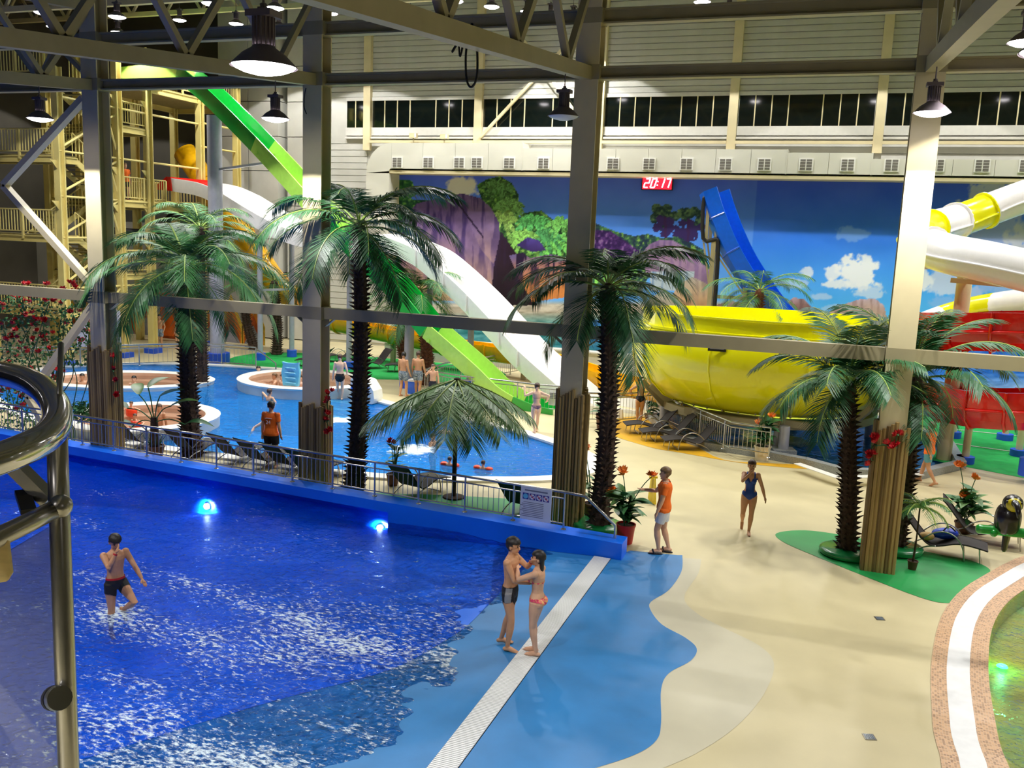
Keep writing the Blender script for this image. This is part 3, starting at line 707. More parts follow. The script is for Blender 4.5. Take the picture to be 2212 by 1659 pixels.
# rail, cross bracing and floodlights on the wall
m = MB()
for a, b in zip(posts[:-1], posts[1:]): m.bar((a+.2, YW-0.35, 11.25), (b-.2, YW-0.35, 11.25), 0.16, 0.14)
structure(m.build('trim_18', 'steel_light'), 'pale rail along the back wall')
m = MB(); a, b = posts[1], posts[2]
m.bar((a+.25, YW-0.4, 11.5), (b-.9, YW-0.4, 16.9), 0.14, 0.14); m.bar((b-.25, YW-0.4, 11.5), (a+1.9, YW-0.4, 16.9), 0.14, 0.14)
structure(m.build('trim_19', 'steel_light'), 'diagonal cross bracing on the back wall')
for px, py in ((893, 293), (960, 295)):
    p = A(px, py, 44.6); t = thing('floodlight', 'small pale floodlight bracketed above the air duct', 'floodlight', p, group='floodlights on the air duct')
    MB().box((0, 0, 0), (0.42, 0.2, 0.24)).build('housing', 'steel_light', t, local=True); m = MB(); m.box((0, 0, -0.32), (0.06, 0.06, 0.4)); m.box((0, 0, -0.5), (0.3, .3, .04)); m.build('bracket', 'steel_paint', t, local=True)
    MB().box((0.16, -0.11, 0), (0.1, 0.02, 0.2)).build('glass', 'lamp_white', t, local=True)
# white panelled shaft left of the windows
for (xa, xb, y0, dpt) in ((-33.9, -29.9, 44.3, 1.1), (-29.6, -27.3, 44.7, 0.7)):
    sh = structure(thing('wall_shaft', None, None, ((xa+xb)/2, 44.9, 0)), 'white panelled service shaft beside the ribbon windows')
    nx = 2 if xb-xa > 3 else 1; wd = (xb-xa)/nx
    for k in range(10):
        for j in range(nx):
            MB().box((xa+wd*(j+.5), y0+dpt/2, 1.0+k*1.9), (wd-0.05, dpt-0.02*((k+j) % 2), 1.86)).build('panel', 'wall_panel', sh)

# ------------------------------------------------------------------ air duct
duct = thing('air_duct', 'long white rectangular air duct along the back wall with rows of grilles', 'air duct', (-8, 44.6, 9.6))
YD = 44.15
zb = A(1150, 368, YD).z
xa = A(858, 350, YD).x-0.35; segs = [(xa, A(1128, 340, YD).x, A(1000, 309, YD).z), (A(1128, 340, YD).x, A(1700, 340, YD).x, A(1300, 321, YD).z), (A(1700, 340, YD).x, A(1885, 340, YD).x, A(1790, 330, YD).z), (A(1885, 340, YD).x, 16.0, A(2000, 344, YD).z)]
for i, (a, b, zt_) in enumerate(segs):
    n = max(1, round((b-a)/1.7))
    for k in range(n):
        u, v = a+(b-a)*k/n, a+(b-a)*(k+1)/n
        MB().box(((u+v)/2, (YD+YW)/2, (zb+zt_)/2), (v-u-0.015, YW-YD, zt_-zb)).build('duct_section', 'duct', duct)
    MB().box((b, (YD+YW)/2, (zb+zt_)/2), (0.05, YW-YD+0.04, zt_-zb+0.04)).build('flange', 'duct', duct)
# elbow and down leg
xl = A(790, 440, YD).x; zt0 = segs[0][2]; r = xa-xl; m = MB(); rings = []
for k in range(9):
    t = PI/2*k/8; rings.append([Vector((xa-(r)*math.sin(t), y, zt0-r*1.05+r*1.05*math.cos(t))) for y in (YD, YW)]+[Vector((xa-0.12*math.sin(t), y, zb-0.12+0.12*math.cos(t))) for y in (YW, YD)])
m.loft(rings, closed=True, caps=True); m.build('elbow', 'duct', duct)
zl = zt0-r*1.05
MB().box(((xl+xa-0.12)/2, (YD+YW)/2, (zl+5.2)/2), (xa-0.12-xl, YW-YD, zl-5.2)).build('down_leg', 'duct', duct)
MB().box(((xl+xa-0.12)/2, (YD+YW)/2, 5.5), (xa-xl+0.1, YW-YD+0.1, 0.2)).build('flange', 'duct', duct)
gm = MB(); gm.box((0, 0, 0), (0.62, 0.05, 0.56)); gm.cur = 1
gm.box((-0.14, -0.03, 0), (0.23, 0.02, 0.47)); gm.box((0.14, -0.03, 0), (0.23, 0.02, 0.47)); gm.cur = 0
for s in (-1, 1):
    for k in range(3): gm.box((0.14*s, -0.045, -0.13+k*0.13), (0.23, 0.012, 0.012))
gme = gm.mesh('vent_grille', ['grille_frame', 'grille'])
for px in (858, 925, 992, 1030, 1100, 1174, 1246, 1324, 1402, 1483, 1567, 1651, 1741, 1831, 1926, 2024, 2122, 2218):
    p = A(px, 351+(px-858)*0.0055, YD-0.03); inst('vent_grille', gme, duct, p-duct.location)
m = MB(); zs = A(1500, 381, 44.5).z
m.box((-3.4, 44.8, zs), (39.0, 1.2, 0.16)); structure(m.build('trim_20', 'steel_light'), 'pale ledge under the air duct')

# ------------------------------------------------------------------ printed mural of a tropical beach
def build_mural():
    x0, x1, z0, z1 = -23.0, 14.0, -0.0, zs-0.08; nx, nz = 760, 200
    xs = np.linspace(x0, x1, nx); zz = np.linspace(z0, z1, nz); Xg, Zg = np.meshgrid(xs, zz, indexing='ij')
    D = np.stack([Xg-CAM[0], np.full_like(Xg, YW-0.06)-CAM[1], Zg-CAM[2]], -1)
    dp = D@FW; U = 1106+F*(D@RT)/dp; V = 829.5-F*(D@UP)/dp       # layout of the print as surveyed
    C = np.zeros(U.shape+(3,))
    def col(c): return np.array(c, float)
    def paint(mask, c): 
        a = np.clip(mask, 0, 1)[..., None]; C[:] = C*(1-a)+np.asarray(c)*a
    def ramp(t, stops):
        out = np.zeros(t.shape+(3,)); ts = [s[0] for s in stops]
        for i in range(3): out[..., i] = np.interp(t, ts, [s[1][i] for s in stops])
        return out
    def inside(P):
        f = poly_mask(P); return f(U.ravel(), V.ravel()).reshape(U.shape).astype(float)
    n1 = fbm(U/60, V/60, 4, 1); n2 = fbm(U/14, V/14, 4, 2); n3 = fbm(U/5, V/5, 3, 3); n4 = fbm(U/7, V/60, 4, 4)
    # sky, two printed sheets
    Lf = ramp((V-380)/300, [(0, (40, 62, 215)), (0.35, (44, 104, 248)), (1, (70, 160, 255))])
    Rf = ramp((V-390)/300, [(0, (26, 48, 212)), (0.45, (24, 92, 244)), (1, (50, 165, 255))])
    seam = (U > 1636-0.08*(V-390)).astype(float); C[:] = Lf; paint(seam, Rf); C += ((n1-0.5)*16)[..., None]
    # clouds
    def cloud(cx, cy, rx, ry, s=1.0, c=(226, 236, 244), sh=0.9):
        d = ((U-cx)/rx)**2+((V-cy)/ry)**2; a = np.clip((1.15-d-sh*(n2-0.5)*2.2-0.6*(n3-.5))*2.2, 0, 1)*s; paint(a, c)
    cloud(1000, 405, 34, 24, 1, (190, 190, 186), 0.5)
    cloud(1850, 590, 46, 36); cloud(1872, 568, 12, 22, .9); cloud(1800, 590, 20, 18, .9); cloud(1838, 612, 56, 14, .9); cloud(1880, 632, 40, 14, .7, (196, 216, 240)); cloud(1745, 590, 16, 13, .8)
    cloud(1710, 612, 40, 12, .6, (190, 212, 240)); cloud(1840, 505, 40, 16, .45, (120, 170, 240)); cloud(1775, 640, 22, 8, .6, (180, 206, 240)); cloud(1800, 665, 30, 8, .5, (170, 200, 240))
    cloud(2035, 608, 50, 26, .8, (190, 204, 232)); cloud(1990, 605, 24, 24, .8); cloud(2060, 660, 60, 20, .5, (120, 160, 236)); cloud(2100, 640, 24, 22, .6, (176, 186, 236))
    cloud(2150, 430, 70, 40, .75, (176, 182, 196)); cloud(2170, 500, 80, 50, .7, (150, 160, 210)); cloud(2170, 610, 60, 30, .6, (140, 160, 220)); cloud(2260, 520, 90, 60, .8, (186, 190, 206))
    for k in range(10): cloud(1960+k*31, 700+14*((k*7) % 3), 26, 7, .5, (120, 180, 244))
    C[:] = 255*(np.clip(C, 0, 255)/255)**0.76
    # foliage helper
    def foliage(P, dark=(18, 44, 26), light=(74, 128, 50), hot=(126, 176, 70), edge=14):
        msk = inside([(p[0], p[1]) for p in P]); wob = (n2-0.5)
        m2 = np.clip(msk*1.3+wob*0.9-0.25, 0, 1)
        t = np.clip((n3-0.30)*2.0+(n2-0.5), 0, 1)[..., None]
        cc = col(dark)*(1-t)+col(light)*t; h = np.clip((n3-0.62)*5, 0, 1)[..., None]; cc = cc*(1-h)+col(hot)*h
        paint((m2 > 0.45).astype(float)*msk, cc)
    foliage([(840, 385), (890, 390), (900, 420), (885, 430), (935, 432), (960, 450), (960, 640), (840, 640)], (16, 50, 40), (50, 120, 50))
    foliage([(1030, 400), (1050, 388), (1080, 380), (1105, 395), (1120, 420), (1118, 450), (1122, 470), (1130, 460), (1170, 455), (1195, 475), (1232, 490), (1240, 560), (1230, 560), (1220, 640), (1100, 640), (1080, 560), (1068, 470), (1040, 430)])
    foliage([(1280, 480), (1330, 500), (1370, 510), (1400, 505), (1430, 515), (1470, 510), (1520, 540), (1540, 600), (1400, 600), (1380, 640), (1270, 640), (1270, 520)], (24, 40, 60), (60, 120, 60))
    # dark brush under and the tree pair
    foliage([(1278, 495), (1320, 500), (1350, 520), (1385, 545), (1340, 565), (1280, 540)], (36, 18, 66), (92, 50, 130), (140, 110, 160))
    def tree(cx, top, bot, rr):
        for k in range(16):
            a = rng.random()*2*PI; q = rng.random(); x, y = cx+math.cos(a)*rr*q, top+30+math.sin(a)*26*q+q*10
            d = ((U-x)/11)**2+((V-y)/10)**2; t = np.clip((n3-0.35)*2, 0, 1)[..., None]
            paint((d < 1+(n2-.5)*1.6).astype(float), col((22, 46, 50))*(1-t)+col((110, 150, 90))*t)
        for k in range(14):
            x0_, y0_ = cx+rng.normal()*rr*0.45, top+45+rng.random()*(bot-top-50)
            d = ((U-x0_)/10)**2+((V-y0_)/8)**2; paint((d < 1+(n3-.5)*2).astype(float), (42, 30, 84))
        paint(((abs(U-cx-(n2-.5)*6) < 3.0) & (V > top+40) & (V < bot)).astype(float), (48, 26, 70))
    tree(1437, 428, 515, 26); tree(1487, 432, 522, 28)
    # palm crowns as arching strokes
    def palm(cx, cy, r, n, light):
        for k in range(n):
            a = 2*PI*k/n+rng.normal()*0.15; L = r*(0.8+0.4*rng.random())
            for s in np.linspace(0.05, 1, 22):
                x = cx+math.cos(a)*L*s; y = cy-math.sin(a)*L*s*0.7+s*s*L*0.55; wd = 1.2+5.0*math.sin(PI*min(s, .98))
                d = ((U-x)**2/(4.0**2)+(V-y)**2/(wd**2)); c = col(light)*(0.75+1.0*rng.random())
                paint((d < 1).astype(float)*0.9, np.clip(c, 0, 255))
    palm(1075, 400, 34, 9, (50, 84, 44)); palm(1100, 440, 36, 11, (70, 110, 56)); palm(1085, 470, 44, 11, (96, 130, 60)); palm(1150, 475, 42, 12, (60, 132, 66)); palm(1200, 520, 44, 12, (74, 140, 60)); palm(1180, 505, 40, 10, (50, 110, 60)); palm(1300, 560, 40, 10, (90, 160, 60)); palm(1340, 570, 36, 9, (80, 140, 60)); palm(1215, 480, 34, 9, (84, 150, 70)); palm(1130, 510, 38, 10, (90, 140, 60)); palm(880, 470, 40, 10, (40, 90, 50))
    # sea
    sea = np.clip((V-(648+0*U))/10, 0, 1); 
    sc = ramp(np.clip((V-650)/200, 0, 1), [(0, (196, 190, 176)), (0.12, (170, 160, 140)), (0.25, (60, 128, 130)), (0.5, (40, 110, 128)), (1, (96, 150, 150))])
    ch = np.clip((fbm(U/22, V/5, 4, 9)-0.5)*3, -1, 1)[..., None]; sc = sc+ch*34
    paint(sea*(U < 1660), np.clip(sc, 0, 255))
    s2 = ((U >= 1250) & (U < 1420) & (V > 690) & (V < 770)).astype(float)*np.clip((n1-.42)*6, 0, 1); paint(s2*0.8, (34, 84, 190))
    sea2 = np.clip((V-700)/10, 0, 1)*(U >= 1660)
    paint(sea2, np.clip(ramp(np.clip((V-700)/140, 0, 1), [(0, (60, 150, 220)), (.4, (30, 90, 210)), (.75, (40, 110, 230)), (1, (120, 170, 240))])+ch*30, 0, 255))
    # boulders
    def rock(P, top, mid, low, streak=(44, 30, 84), amt=0.8, vmin=None):
        P = [tuple(p) for p in P]; msk = inside(P); ys = [p[1] for p in P]; a, b = min(ys), max(ys)
        t = np.clip((V-a)/(b-a)+(n1-.5)*0.5, 0, 1); cc = ramp(t, [(0, top), (0.45, mid), (1, low)])
        st = np.clip((n4-0.5)*7, 0, 1)*np.clip(1.25-t*1.1, 0, 1)*amt; cc = cc*(1-st[..., None])+col(streak)*st[..., None]
        cc = cc*(0.86+0.28*n2[..., None]); paint(msk, np.clip(cc, 0, 255))
    rock([(900, 440), (930, 432), (960, 428), (985, 430), (1010, 445), (1040, 490), (1078, 500), (1082, 540), (1070, 600), (1060, 650), (860, 650), (870, 470)], (84, 64, 124), (124, 96, 128), (194, 150, 118))
    rock([(968, 422), (1000, 418), (1038, 428), (1060, 448), (1078, 480), (1080, 520), (1066, 570), (1040, 540), (1012, 480), (995, 440)], (88, 68, 122), (112, 88, 136), (188, 146, 120))
    paint(((np.abs((V-440)-(U-990)*1.35) < 3.2) & (U > 985) & (U < 1045)).astype(float), (34, 22, 52))
    rock([(1082, 500), (1110, 540), (1150, 600), (1160, 660), (1060, 660), (1066, 580)], (36, 20, 36), (28, 16, 26), (20, 12, 18), amt=.2)
    rock([(1115, 530), (1140, 512), (1165, 520), (1180, 540), (1150, 545)], (70, 58, 150), (60, 44, 120), (44, 30, 80))
    rock([(1100, 552), (1130, 545), (1145, 558), (1172, 552), (1195, 549), (1230, 560), (1240, 640), (1150, 652), (1120, 600)], (96, 80, 130), (190, 112, 60), (206, 120, 56), (30, 18, 44), 1.0)
    rock([(1388, 545), (1402, 528), (1425, 518), (1452, 519), (1490, 538), (1512, 565), (1540, 590), (1545, 620), (1395, 590)], (122, 96, 148), (158, 126, 160), (128, 100, 130), (84, 58, 120), .55)
    wf = ((U > 1405) & (U < 1500) & (V > 586) & (V < 628)).astype(float); paint(wf, (170, 190, 202)); paint(wf*np.clip((fbm(U/5, V/80, 3, 6)-.5)*5, 0, 1), (84, 120, 170))
    rock([(1450, 640), (1470, 612), (1495, 598), (1525, 612), (1545, 625), (1550, 680), (1450, 680)], (176, 166, 150), (190, 160, 124), (196, 116, 62), (120, 100, 96), .4)
    rock([(1400, 650), (1430, 625), (1470, 650), (1480, 690), (1400, 690)], (180, 176, 160), (170, 160, 140), (150, 140, 120), amt=.2)
    rock([(1540, 660), (1580, 650), (1640, 660), (1660, 700), (1540, 700)], (150, 140, 120), (140, 92, 60), (110, 70, 50), amt=.3)
    rock([(1700, 655), (1712, 643), (1735, 645), (1752, 662), (1745, 680), (1715, 685)], (190, 160, 176), (130, 96, 92), (110, 80, 76), (70, 50, 60), .5)
    rock([(1780, 680), (1815, 660), (1855, 647), (1890, 645), (1910, 660), (1918, 700), (1780, 700)], (196, 172, 196), (176, 146, 136), (186, 160, 130), (120, 90, 80), .4)
    sand = np.clip((V-690)/20, 0, 1)*((U > 1500) & (U < 1700)); paint(sand*0.8, (150, 130, 104))
    # write
    lc = (np.clip(C, 0, 255)/255.0)**0.84; lc = np.where(lc <= 0.04045, lc/12.92, ((lc+0.055)/1.055)**2.4)
    Y = np.full_like(Xg, YW-0.06); vs = np.stack([Xg, Y, Zg], -1).reshape(-1, 3)
    idx = np.arange(nx*nz).reshape(nx, nz); q = np.stack([idx[:-1, :-1], idx[1:, :-1], idx[1:, 1:], idx[:-1, 1:]], -1).reshape(-1, 4)
    me = bpy.data.meshes.new('printed_sheet'); me.vertices.add(len(vs)); me.vertices.foreach_set('co', vs.ravel())
    me.loops.add(q.size); me.loops.foreach_set('vertex_index', q.ravel()); me.polygons.add(len(q)); me.polygons.foreach_set('loop_start', np.arange(0, q.size, 4)); me.update()
    at = me.color_attributes.new('paint', 'FLOAT_COLOR', 'POINT'); at.data.foreach_set('color', np.concatenate([lc.reshape(-1, 3), np.ones((nx*nz, 1))], 1).astype(np.float32).ravel())
    me.materials.append(MATS['mural_print']); me.validate()
    t = thing('beach_mural', 'huge wall print of boulders, palms and clouds under a blue sky', 'mural', (-4.5, YW-0.06, 0))
    o = inst('printed_sheet', me, t, -t.location)
    MB().box(((x0+x1)/2, YW-0.03, (z0+z1)/2), (x1-x0, 0.05, z1-z0)).build('backing_board', 'white_paint', t)
build_mural()
# red digital clock
c0 = A(1420, 396, YW-0.3); ck = thing('digital_clock', 'red glowing digital clock showing 20:17 above the mural', 'clock', c0)
MB().box((0, 0, 0), (1.55, 0.12, 0.66)).build('case', 'black_plastic', ck, local=True)
MB().box((0, -0.07, 0), (1.45, 0.02, 0.58)).build('red_panel', 'led_red', ck, local=True)
SEG = {'0': 'abcdef', '1': 'bc', '2': 'abged', '7': 'abc'}
def digit(ch, x):
    m = MB(); w_, h_ = 0.2, 0.42; sk = 0.06
    sgm = {'a': ((-1, 1), (1, 1)), 'b': ((1, 1), (1, 0)), 'c': ((1, 0), (1, -1)), 'd': ((-1, -1), (1, -1)), 'e': ((-1, 0), (-1, -1)), 'f': ((-1, 1), (-1, 0)), 'g': ((-1, 0), (1, 0))}
    for s_ in SEG[ch]:
        (a, b), (c_, d) = sgm[s_]; m.bar((x+a*w_/2+b*sk, -0.09, b*h_/2), (x+c_*w_/2+d*sk, -0.09, d*h_/2), 0.02, 0.05)
    m.build('digit', 'led_white', ck, local=True)
for ch, x in zip('2017', (-0.5, -0.17, 0.22, 0.52)): digit(ch, x)
m = MB(); m.box((0.04, -0.09, 0.08), (0.05, 0.02, 0.05)); m.box((0.02, -0.09, -0.1), (0.05, 0.02, 0.05)); m.build('colon', 'led_white', ck, local=True)

# ------------------------------------------------------------------ steel frame: columns, ties, beams, trusses
cane_tops = [G(228, 0).z]*0 + [A(225, 745, YR).z, A(690, 868, YR).z, A(1235, 838, YR).z, A(1905, 905, YR).z]
lab = ['grey steel column with cane-clad foot beside the climbing roses', 'grey steel column with cane-clad foot and a rose sprig beside the tall palm',
       'grey steel column with cane-clad foot beside the no-entry sign', 'grey steel column with cane-clad foot and red roses on the green island']
cyl = MB().tube([(0, 0, 0), (0, 0, 1)], 0.5, 6).mesh('cane', 'cane'); cyl2 = MB().tube([(0, 0, 0), (0, 0, 1)], 0.5, 6).mesh('cane', 'cane_dark')
for k, X in enumerate(CX):
    t = thing('steel_column', lab[k], 'column', (X, YR, 0)); zt_ = zc(YR)
    MB().box((X, YR-0.2, zt_/2), (0.5, 0.035, zt_)).build('front_flange', 'steel_light', t)
    MB().box((X, YR+0.2, zt_/2), (0.5, 0.035, zt_)).build('rear_flange', 'steel_light', t)
    MB().box((X, YR, zt_/2), (0.06, 0.37, zt_)).build('web', 'steel_paint', t)
    m = MB()
    for z in (ZT, ZM, ZP): m.box((X, YR, z), (0.54, 0.44, 0.3))
    m.build('joint_plates', 'steel_paint', t)
    zt_c = cane_tops[k]; per = []
    for j in range(9): per += [(-0.29+0.0725*j, -0.26), (-0.29+0.0725*j, 0.26)]
    for j in range(6): per += [(-0.29, -0.19+0.075*j), (0.29, -0.19+0.075*j)]
    for j, (dx, dy) in enumerate(per):
        h = zt_c*(1-0.015*((j*7) % 5)); d = 0.078+0.012*((j*3) % 4)/4
        inst('cane', cyl if (j*5) % 3 else cyl2, t, (dx, dy, 0.006), (0, 0, j), (d, d, h))
fr = lambda nm, lb, cat='beam', grp=None: thing(nm, lb, cat, (0, YR, 0), group=grp)
for nm, z, h, lb in (('tie_beam', ZT, 0.27, 'low grey tie beam running through the row of columns'), ('row_beam', ZM, 0.26, 'grey steel beam along the column row under the trusses'), ('row_beam', ZP, 0.3, 'upper grey steel beam along the column row')):
    t = thing(nm, lb, 'beam', (X0, YR, z))
    xs_ = [GX[1]]+[GX[k] for k in range(2, 10)]
    for a, b in zip(xs_[:-1], xs_[1:]):
        m = MB()
        if z == ZT: m.bar((a+0.27, YR, z), (b-0.27, YR, z), 0.2, h)
        else: m.ibeam((a+0.27, YR, z), (b-0.27, YR, z), 0.22, h, 0.035)
        m.build('beam_span', 'steel_paint', t)
    if z == ZT:
        for X in CX:
            for s in (-1, 1): MB().bar((X+s*0.26, YR, z-0.32), (X+s*0.52, YR, z-0.12), 0.12, 0.03).build('gusset', 'steel_paint', t)
# webs in the left bay between the two row beams
def truss(X, label):
    t = thing('roof_truss', label, 'truss', (X, YR, ZM))
    y0, y1 = -13.0, YR-0.22
    MB().bar((X, y0, zch(y0)), (X, y1, zch(y1)), 0.22, 0.27).build('bottom_chord', 'steel_paint', t)
    MB().bar((X, y0, zch(y0)+1.9), (X, y1, zch(y1)+1.9), 0.2, 0.22).build('top_chord', 'steel_paint', t)
    n = 11; st = (y1-y0)/n
    for k in range(n):
        a, b = y0+k*st, y0+(k+.5)*st
        MB().bar((X, a, zch(a)+1.8), (X, b, zch(b)+.1), 0.13, 0.13).build('web', 'steel_paint', t)
        MB().bar((X, b, zch(b)+.1), (X, a+st, zch(a+st)+1.8), 0.13, 0.13).build('web', 'steel_paint', t)
    return t
tl = ['roof truss meeting the column by the climbing roses', 'roof truss meeting the column by the tall palm', 'roof truss with a hanging cable loop meeting the column by the no-entry sign', 'roof truss meeting the column on the green island']
for k, X in enumerate(CX): truss(X, tl[k])
for X in (GX[2], GX[1]): truss(X, 'roof truss over the left bays of the wave pool')['group'] = 'left roof trusses'
for X in (GX[8], GX[9]): truss(X, 'roof truss over the right bays of the hall')['group'] = 'right roof trusses'
# longitudinal lattice girders behind the row
for Y, z in ((27.5, 14.2), (36.5, 16.2)):
    t = thing('lattice_girder', 'pale lattice girder crossing under the roof behind the columns', 'girder', (-8, Y, z), group='lattice girders under the roof')
    MB().bar((-44, Y, z), (29, Y, z), 0.2, 0.2).build('bottom_chord', 'steel_light', t); MB().bar((-44, Y, z+1.4), (29, Y, z+1.4), 0.2, 0.2).build('top_chord', 'steel_light', t)
    for k in range(36):
        a = -44+k*2.03; MB().bar((a, Y, z+1.4), (a+1.0, Y, z), 0.1, 0.1).build('web', 'steel_light', t); MB().bar((a+1.0, Y, z), (a+2.03, Y, z+1.4), 0.1, 0.1).build('web', 'steel_light', t)
# bracing of the left bay
t = thing('portal_bracing', 'grey diagonal bracing between columns above the climbing roses', 'bracing', (-20.5, YR, ZT))
Yb = YR
for a, b in (((10, 400), (182, 212)), ((10, 402), (196, 612)), ((205, 655), (62, 858)), ((62, 858), (105, 928))):
    p, q = A(*a, Yb), A(*b, Yb); MB().bar(p, q, 0.16, 0.2, (0, 1, 0)).build('brace', 'steel_light', t)
for a, b in (((34, 100), (78, 162)), ((90, 165), (122, 98)), ((128, 100), (178, 152))):
    MB().bar(A(*a, Yb), A(*b, Yb), 0.12, 0.12, (0, 1, 0)).build('brace', 'steel_paint', t)
# hanging cables on the truss
def cable(pts, label, r=0.018):
    P = smooth_line(pts, 8); o = MB().tube(P, r, 6).build('cable', 'pipe_black', origin=P[0], smooth=True); return tag(o, label, 'cable')
Yc = 13.0
cable([A(1020, 50, Yc), A(1007, 110, Yc), A(1008, 170, Yc), A(1018, 188, Yc), A(1030, 165, Yc), A(1030, 100, Yc), A(1020, 52, Yc)], 'long dark cable loop hanging from the roof truss')
cable([A(1019, 52, Yc), A(1003, 72, Yc), A(980, 105, Yc), A(978, 112, Yc), A(990, 95, Yc), A(994, 122, Yc), A(1003, 84, Yc), A(997, 110, Yc)], 'short bundle of dark cable hanging on the roof truss', 0.014)
p0 = A(661, 190, YR-0.3); cable([p0, A(658, 205, YR-.3), A(657, 230, YR-.3), A(662, 246, YR-.3)], 'thin dark cable looped on the column by the tall palm', 0.012)
# ------------------------------------------------------------------ water slides
def ang(p, q): return (q-p).normalized()
def flume(t, name, near, wvec, depth, mt, rim=0.07, base=0.12, floor_in=0.12, seg=None):
    """open trough: near rim line swept with a width vector"""
    wv = Vector(wvec); wn = wv.normalized(); rings = []
    n = len(near)
    for i, p in enumerate(near):
        tg = (near[min(i+1, n-1)]-near[max(i-1, 0)]).normalized(); up = wn.cross(tg).normalized()
        if up.z < 0: up = -up
        q = p+wv; d = up*depth; o = up*base
        rings.append([p-wn*rim-up*0.03, p-wn*rim+up*0.02, p+up*0.02, p-d+wn*floor_in, q-d-wn*floor_in, q+up*0.02, q+wn*rim+up*0.02, q+wn*rim-up*0.03, q-d-o+wn*0.0, p-d-o])
    m = MB(); m.loft(rings, closed=True, caps=True)
    return m.build(name, mt, t, smooth=0.5)
def post(t, p, r, mt='silver_paint', name='support_post', foot='base_blue', n=14, fs=1.9, fh=0.35):
    p = Vector(p); m = MB(); m.tube([(p.x, p.y, 0.0), p], r, n); m.build(name, mt, t, smooth=0.6)
    if foot: MB().tube([(p.x, p.y, 0.0), (p.x, p.y, fh)], r*fs, n).build('footing', foot, t, smooth=0.6)
def bez(path, n=5): return smooth_line(path, n)
# --- green slide
pg, qg = (-9.5, 31.0), (-31.5, 35.4)
gs = thing('green_slide', 'long straight green and lime open water slide', 'water slide', (-9.6, 31.5, 0))
gw = Vector((0.2, 0.98, 0))*1.05
ng = [S(x, y, pg, qg) for x, y in ((262, 118), (320, 126), (368, 136), (386, 141), (445, 189), (498, 240), (555, 298), (610, 357), (662, 415), (720, 478), (790, 548), (854, 612), (927, 702), (980, 748), (1030, 792), (1073, 834), (1110, 858), (1150, 874), (1195, 886))]
ng[0].z = ng[1].z = ng[2].z
def cut(a, b): return bez(ng[a:b+1], 4)
flume(gs, 'lime_section', cut(0, 3), gw, 0.55, 'slide_lime'); flume(gs, 'green_section', cut(3, 6), gw, 0.55, 'slide_green')
flume(gs, 'lime_section', cut(6, 9), gw, 0.55, 'slide_lime'); flume(gs, 'green_section', cut(9, 12), gw, 0.55, 'slide_green')
flume(gs, 'lime_section', cut(12, 16), gw, 0.5, 'slide_lime'); flume(gs, 'green_section', cut(16, 18), gw, 0.4, 'slide_green')
for i in (6, 9, 12):
    a, b = ng[i]-gw*0.07, ng[i]+gw*1.07; MB().bar(a-Vector((0, 0, .62)), b-Vector((0, 0, .62)), 0.14, 0.12).build('joint_flange', 'slide_lime', gs)
p = Vector((-27.07, 35.07, S(467, 250, (-27.07, 35.07), (-20, 34.0)).z)); post(gs, p, 0.33, fs=1.7, fh=0.45)
m = MB(); m.bar(p+Vector((0, 0, -2.4)), (-23.6, 34.4, 9.2), 0.1, 0.1); m.build('strut', 'silver_paint', gs)
post(gs, (-16.3, 33.5, 3.4), 0.2); post(gs, (-21.4, 34.2, 7.0), 0.16); post(gs, (-12.6, 32.2, 0.7), 0.12, foot=None)
# --- white slide
pw, qw = (-7.0, 31.7), (-31.5, 37.4); wl = thing('white_slide', 'wide white humped water slide starting at a red gate', 'water slide', (-7, 33, 0)); ww = Vector((0.22, 0.975, 0))*2.3
nw = [S(x, y, pw, qw) for x, y in ((372, 386), (430, 396), (480, 418), (540, 455), (600, 488), (650, 503), (700, 508), (770, 503), (830, 511), (900, 541), (960, 590), (1010, 638), (1080, 713), (1120, 758), (1210, 838), (1255, 872), (1300, 893), (1345, 905))]
for p_ in nw: p_.z = max(p_.z, 0.32)
for i in range(0, len(nw)-1, 2): flume(wl, 'white_section', bez(nw[i:min(i+3, len(nw))], 5), ww, 0.5, 'slide_white')
m = MB(); nn = [p_+ww*0.5-Vector((0, 0, 0.47)) for p_ in bez(nw, 4)]; 
rr = [[p_-ww*0.03, p_-ww*0.03+Vector((0, 0, .28)), p_+ww*0.03+Vector((0, 0, .28)), p_+ww*0.03] for p_ in nn]; m.loft(rr, closed=True, caps=True); m.build('lane_divider', 'slide_white', wl, smooth=0.5)
for i in (9, 10, 11, 12, 13): MB().bar(nw[i]-ww*0.035+Vector((0, 0, -.02)), nw[i]-ww*0.035-Vector((0, 0, .62)), 0.05, 0.08).build('rib', 'slide_white', wl)
a = nw[0]; m = MB(); m.add([a-ww*.04+Vector((-1.0, .2, -.55)), a-ww*.04+Vector((0, 0, -.6)), a-ww*.04+Vector((0, 0, .08)), a-ww*.04+Vector((-.35, .1, .1)), a-ww*.04+Vector((-1.0, .2, -.3))]+[v for v in [a+ww*1.04+Vector((-1.0, .2, -.55)), a+ww*1.04+Vector((0, 0, -.6)), a+ww*1.04+Vector((0, 0, .08)), a+ww*1.04+Vector((-.35, .1, .1)), a+ww*1.04+Vector((-1.0, .2, -.3))]],
    [(0, 1, 2, 3, 4), (9, 8, 7, 6, 5), (0, 5, 6, 1), (1, 6, 7, 2), (2, 7, 8, 3), (3, 8, 9, 4), (4, 9, 5, 0)]); m.build('red_gate', 'slide_red', wl)
for px, X_ in ((560, None), (612, None)):
    pass
for (x_, y_, zt_) in ((-25.86, 36.75, 6.0), (-25.3, 38.6, 5.9), (-20.9, 36.6, 5.3), (-16.2, 35.2, 4.9), (-14.0, 34.6, 3.6)): post(wl, (x_, y_, zt_), 0.13)
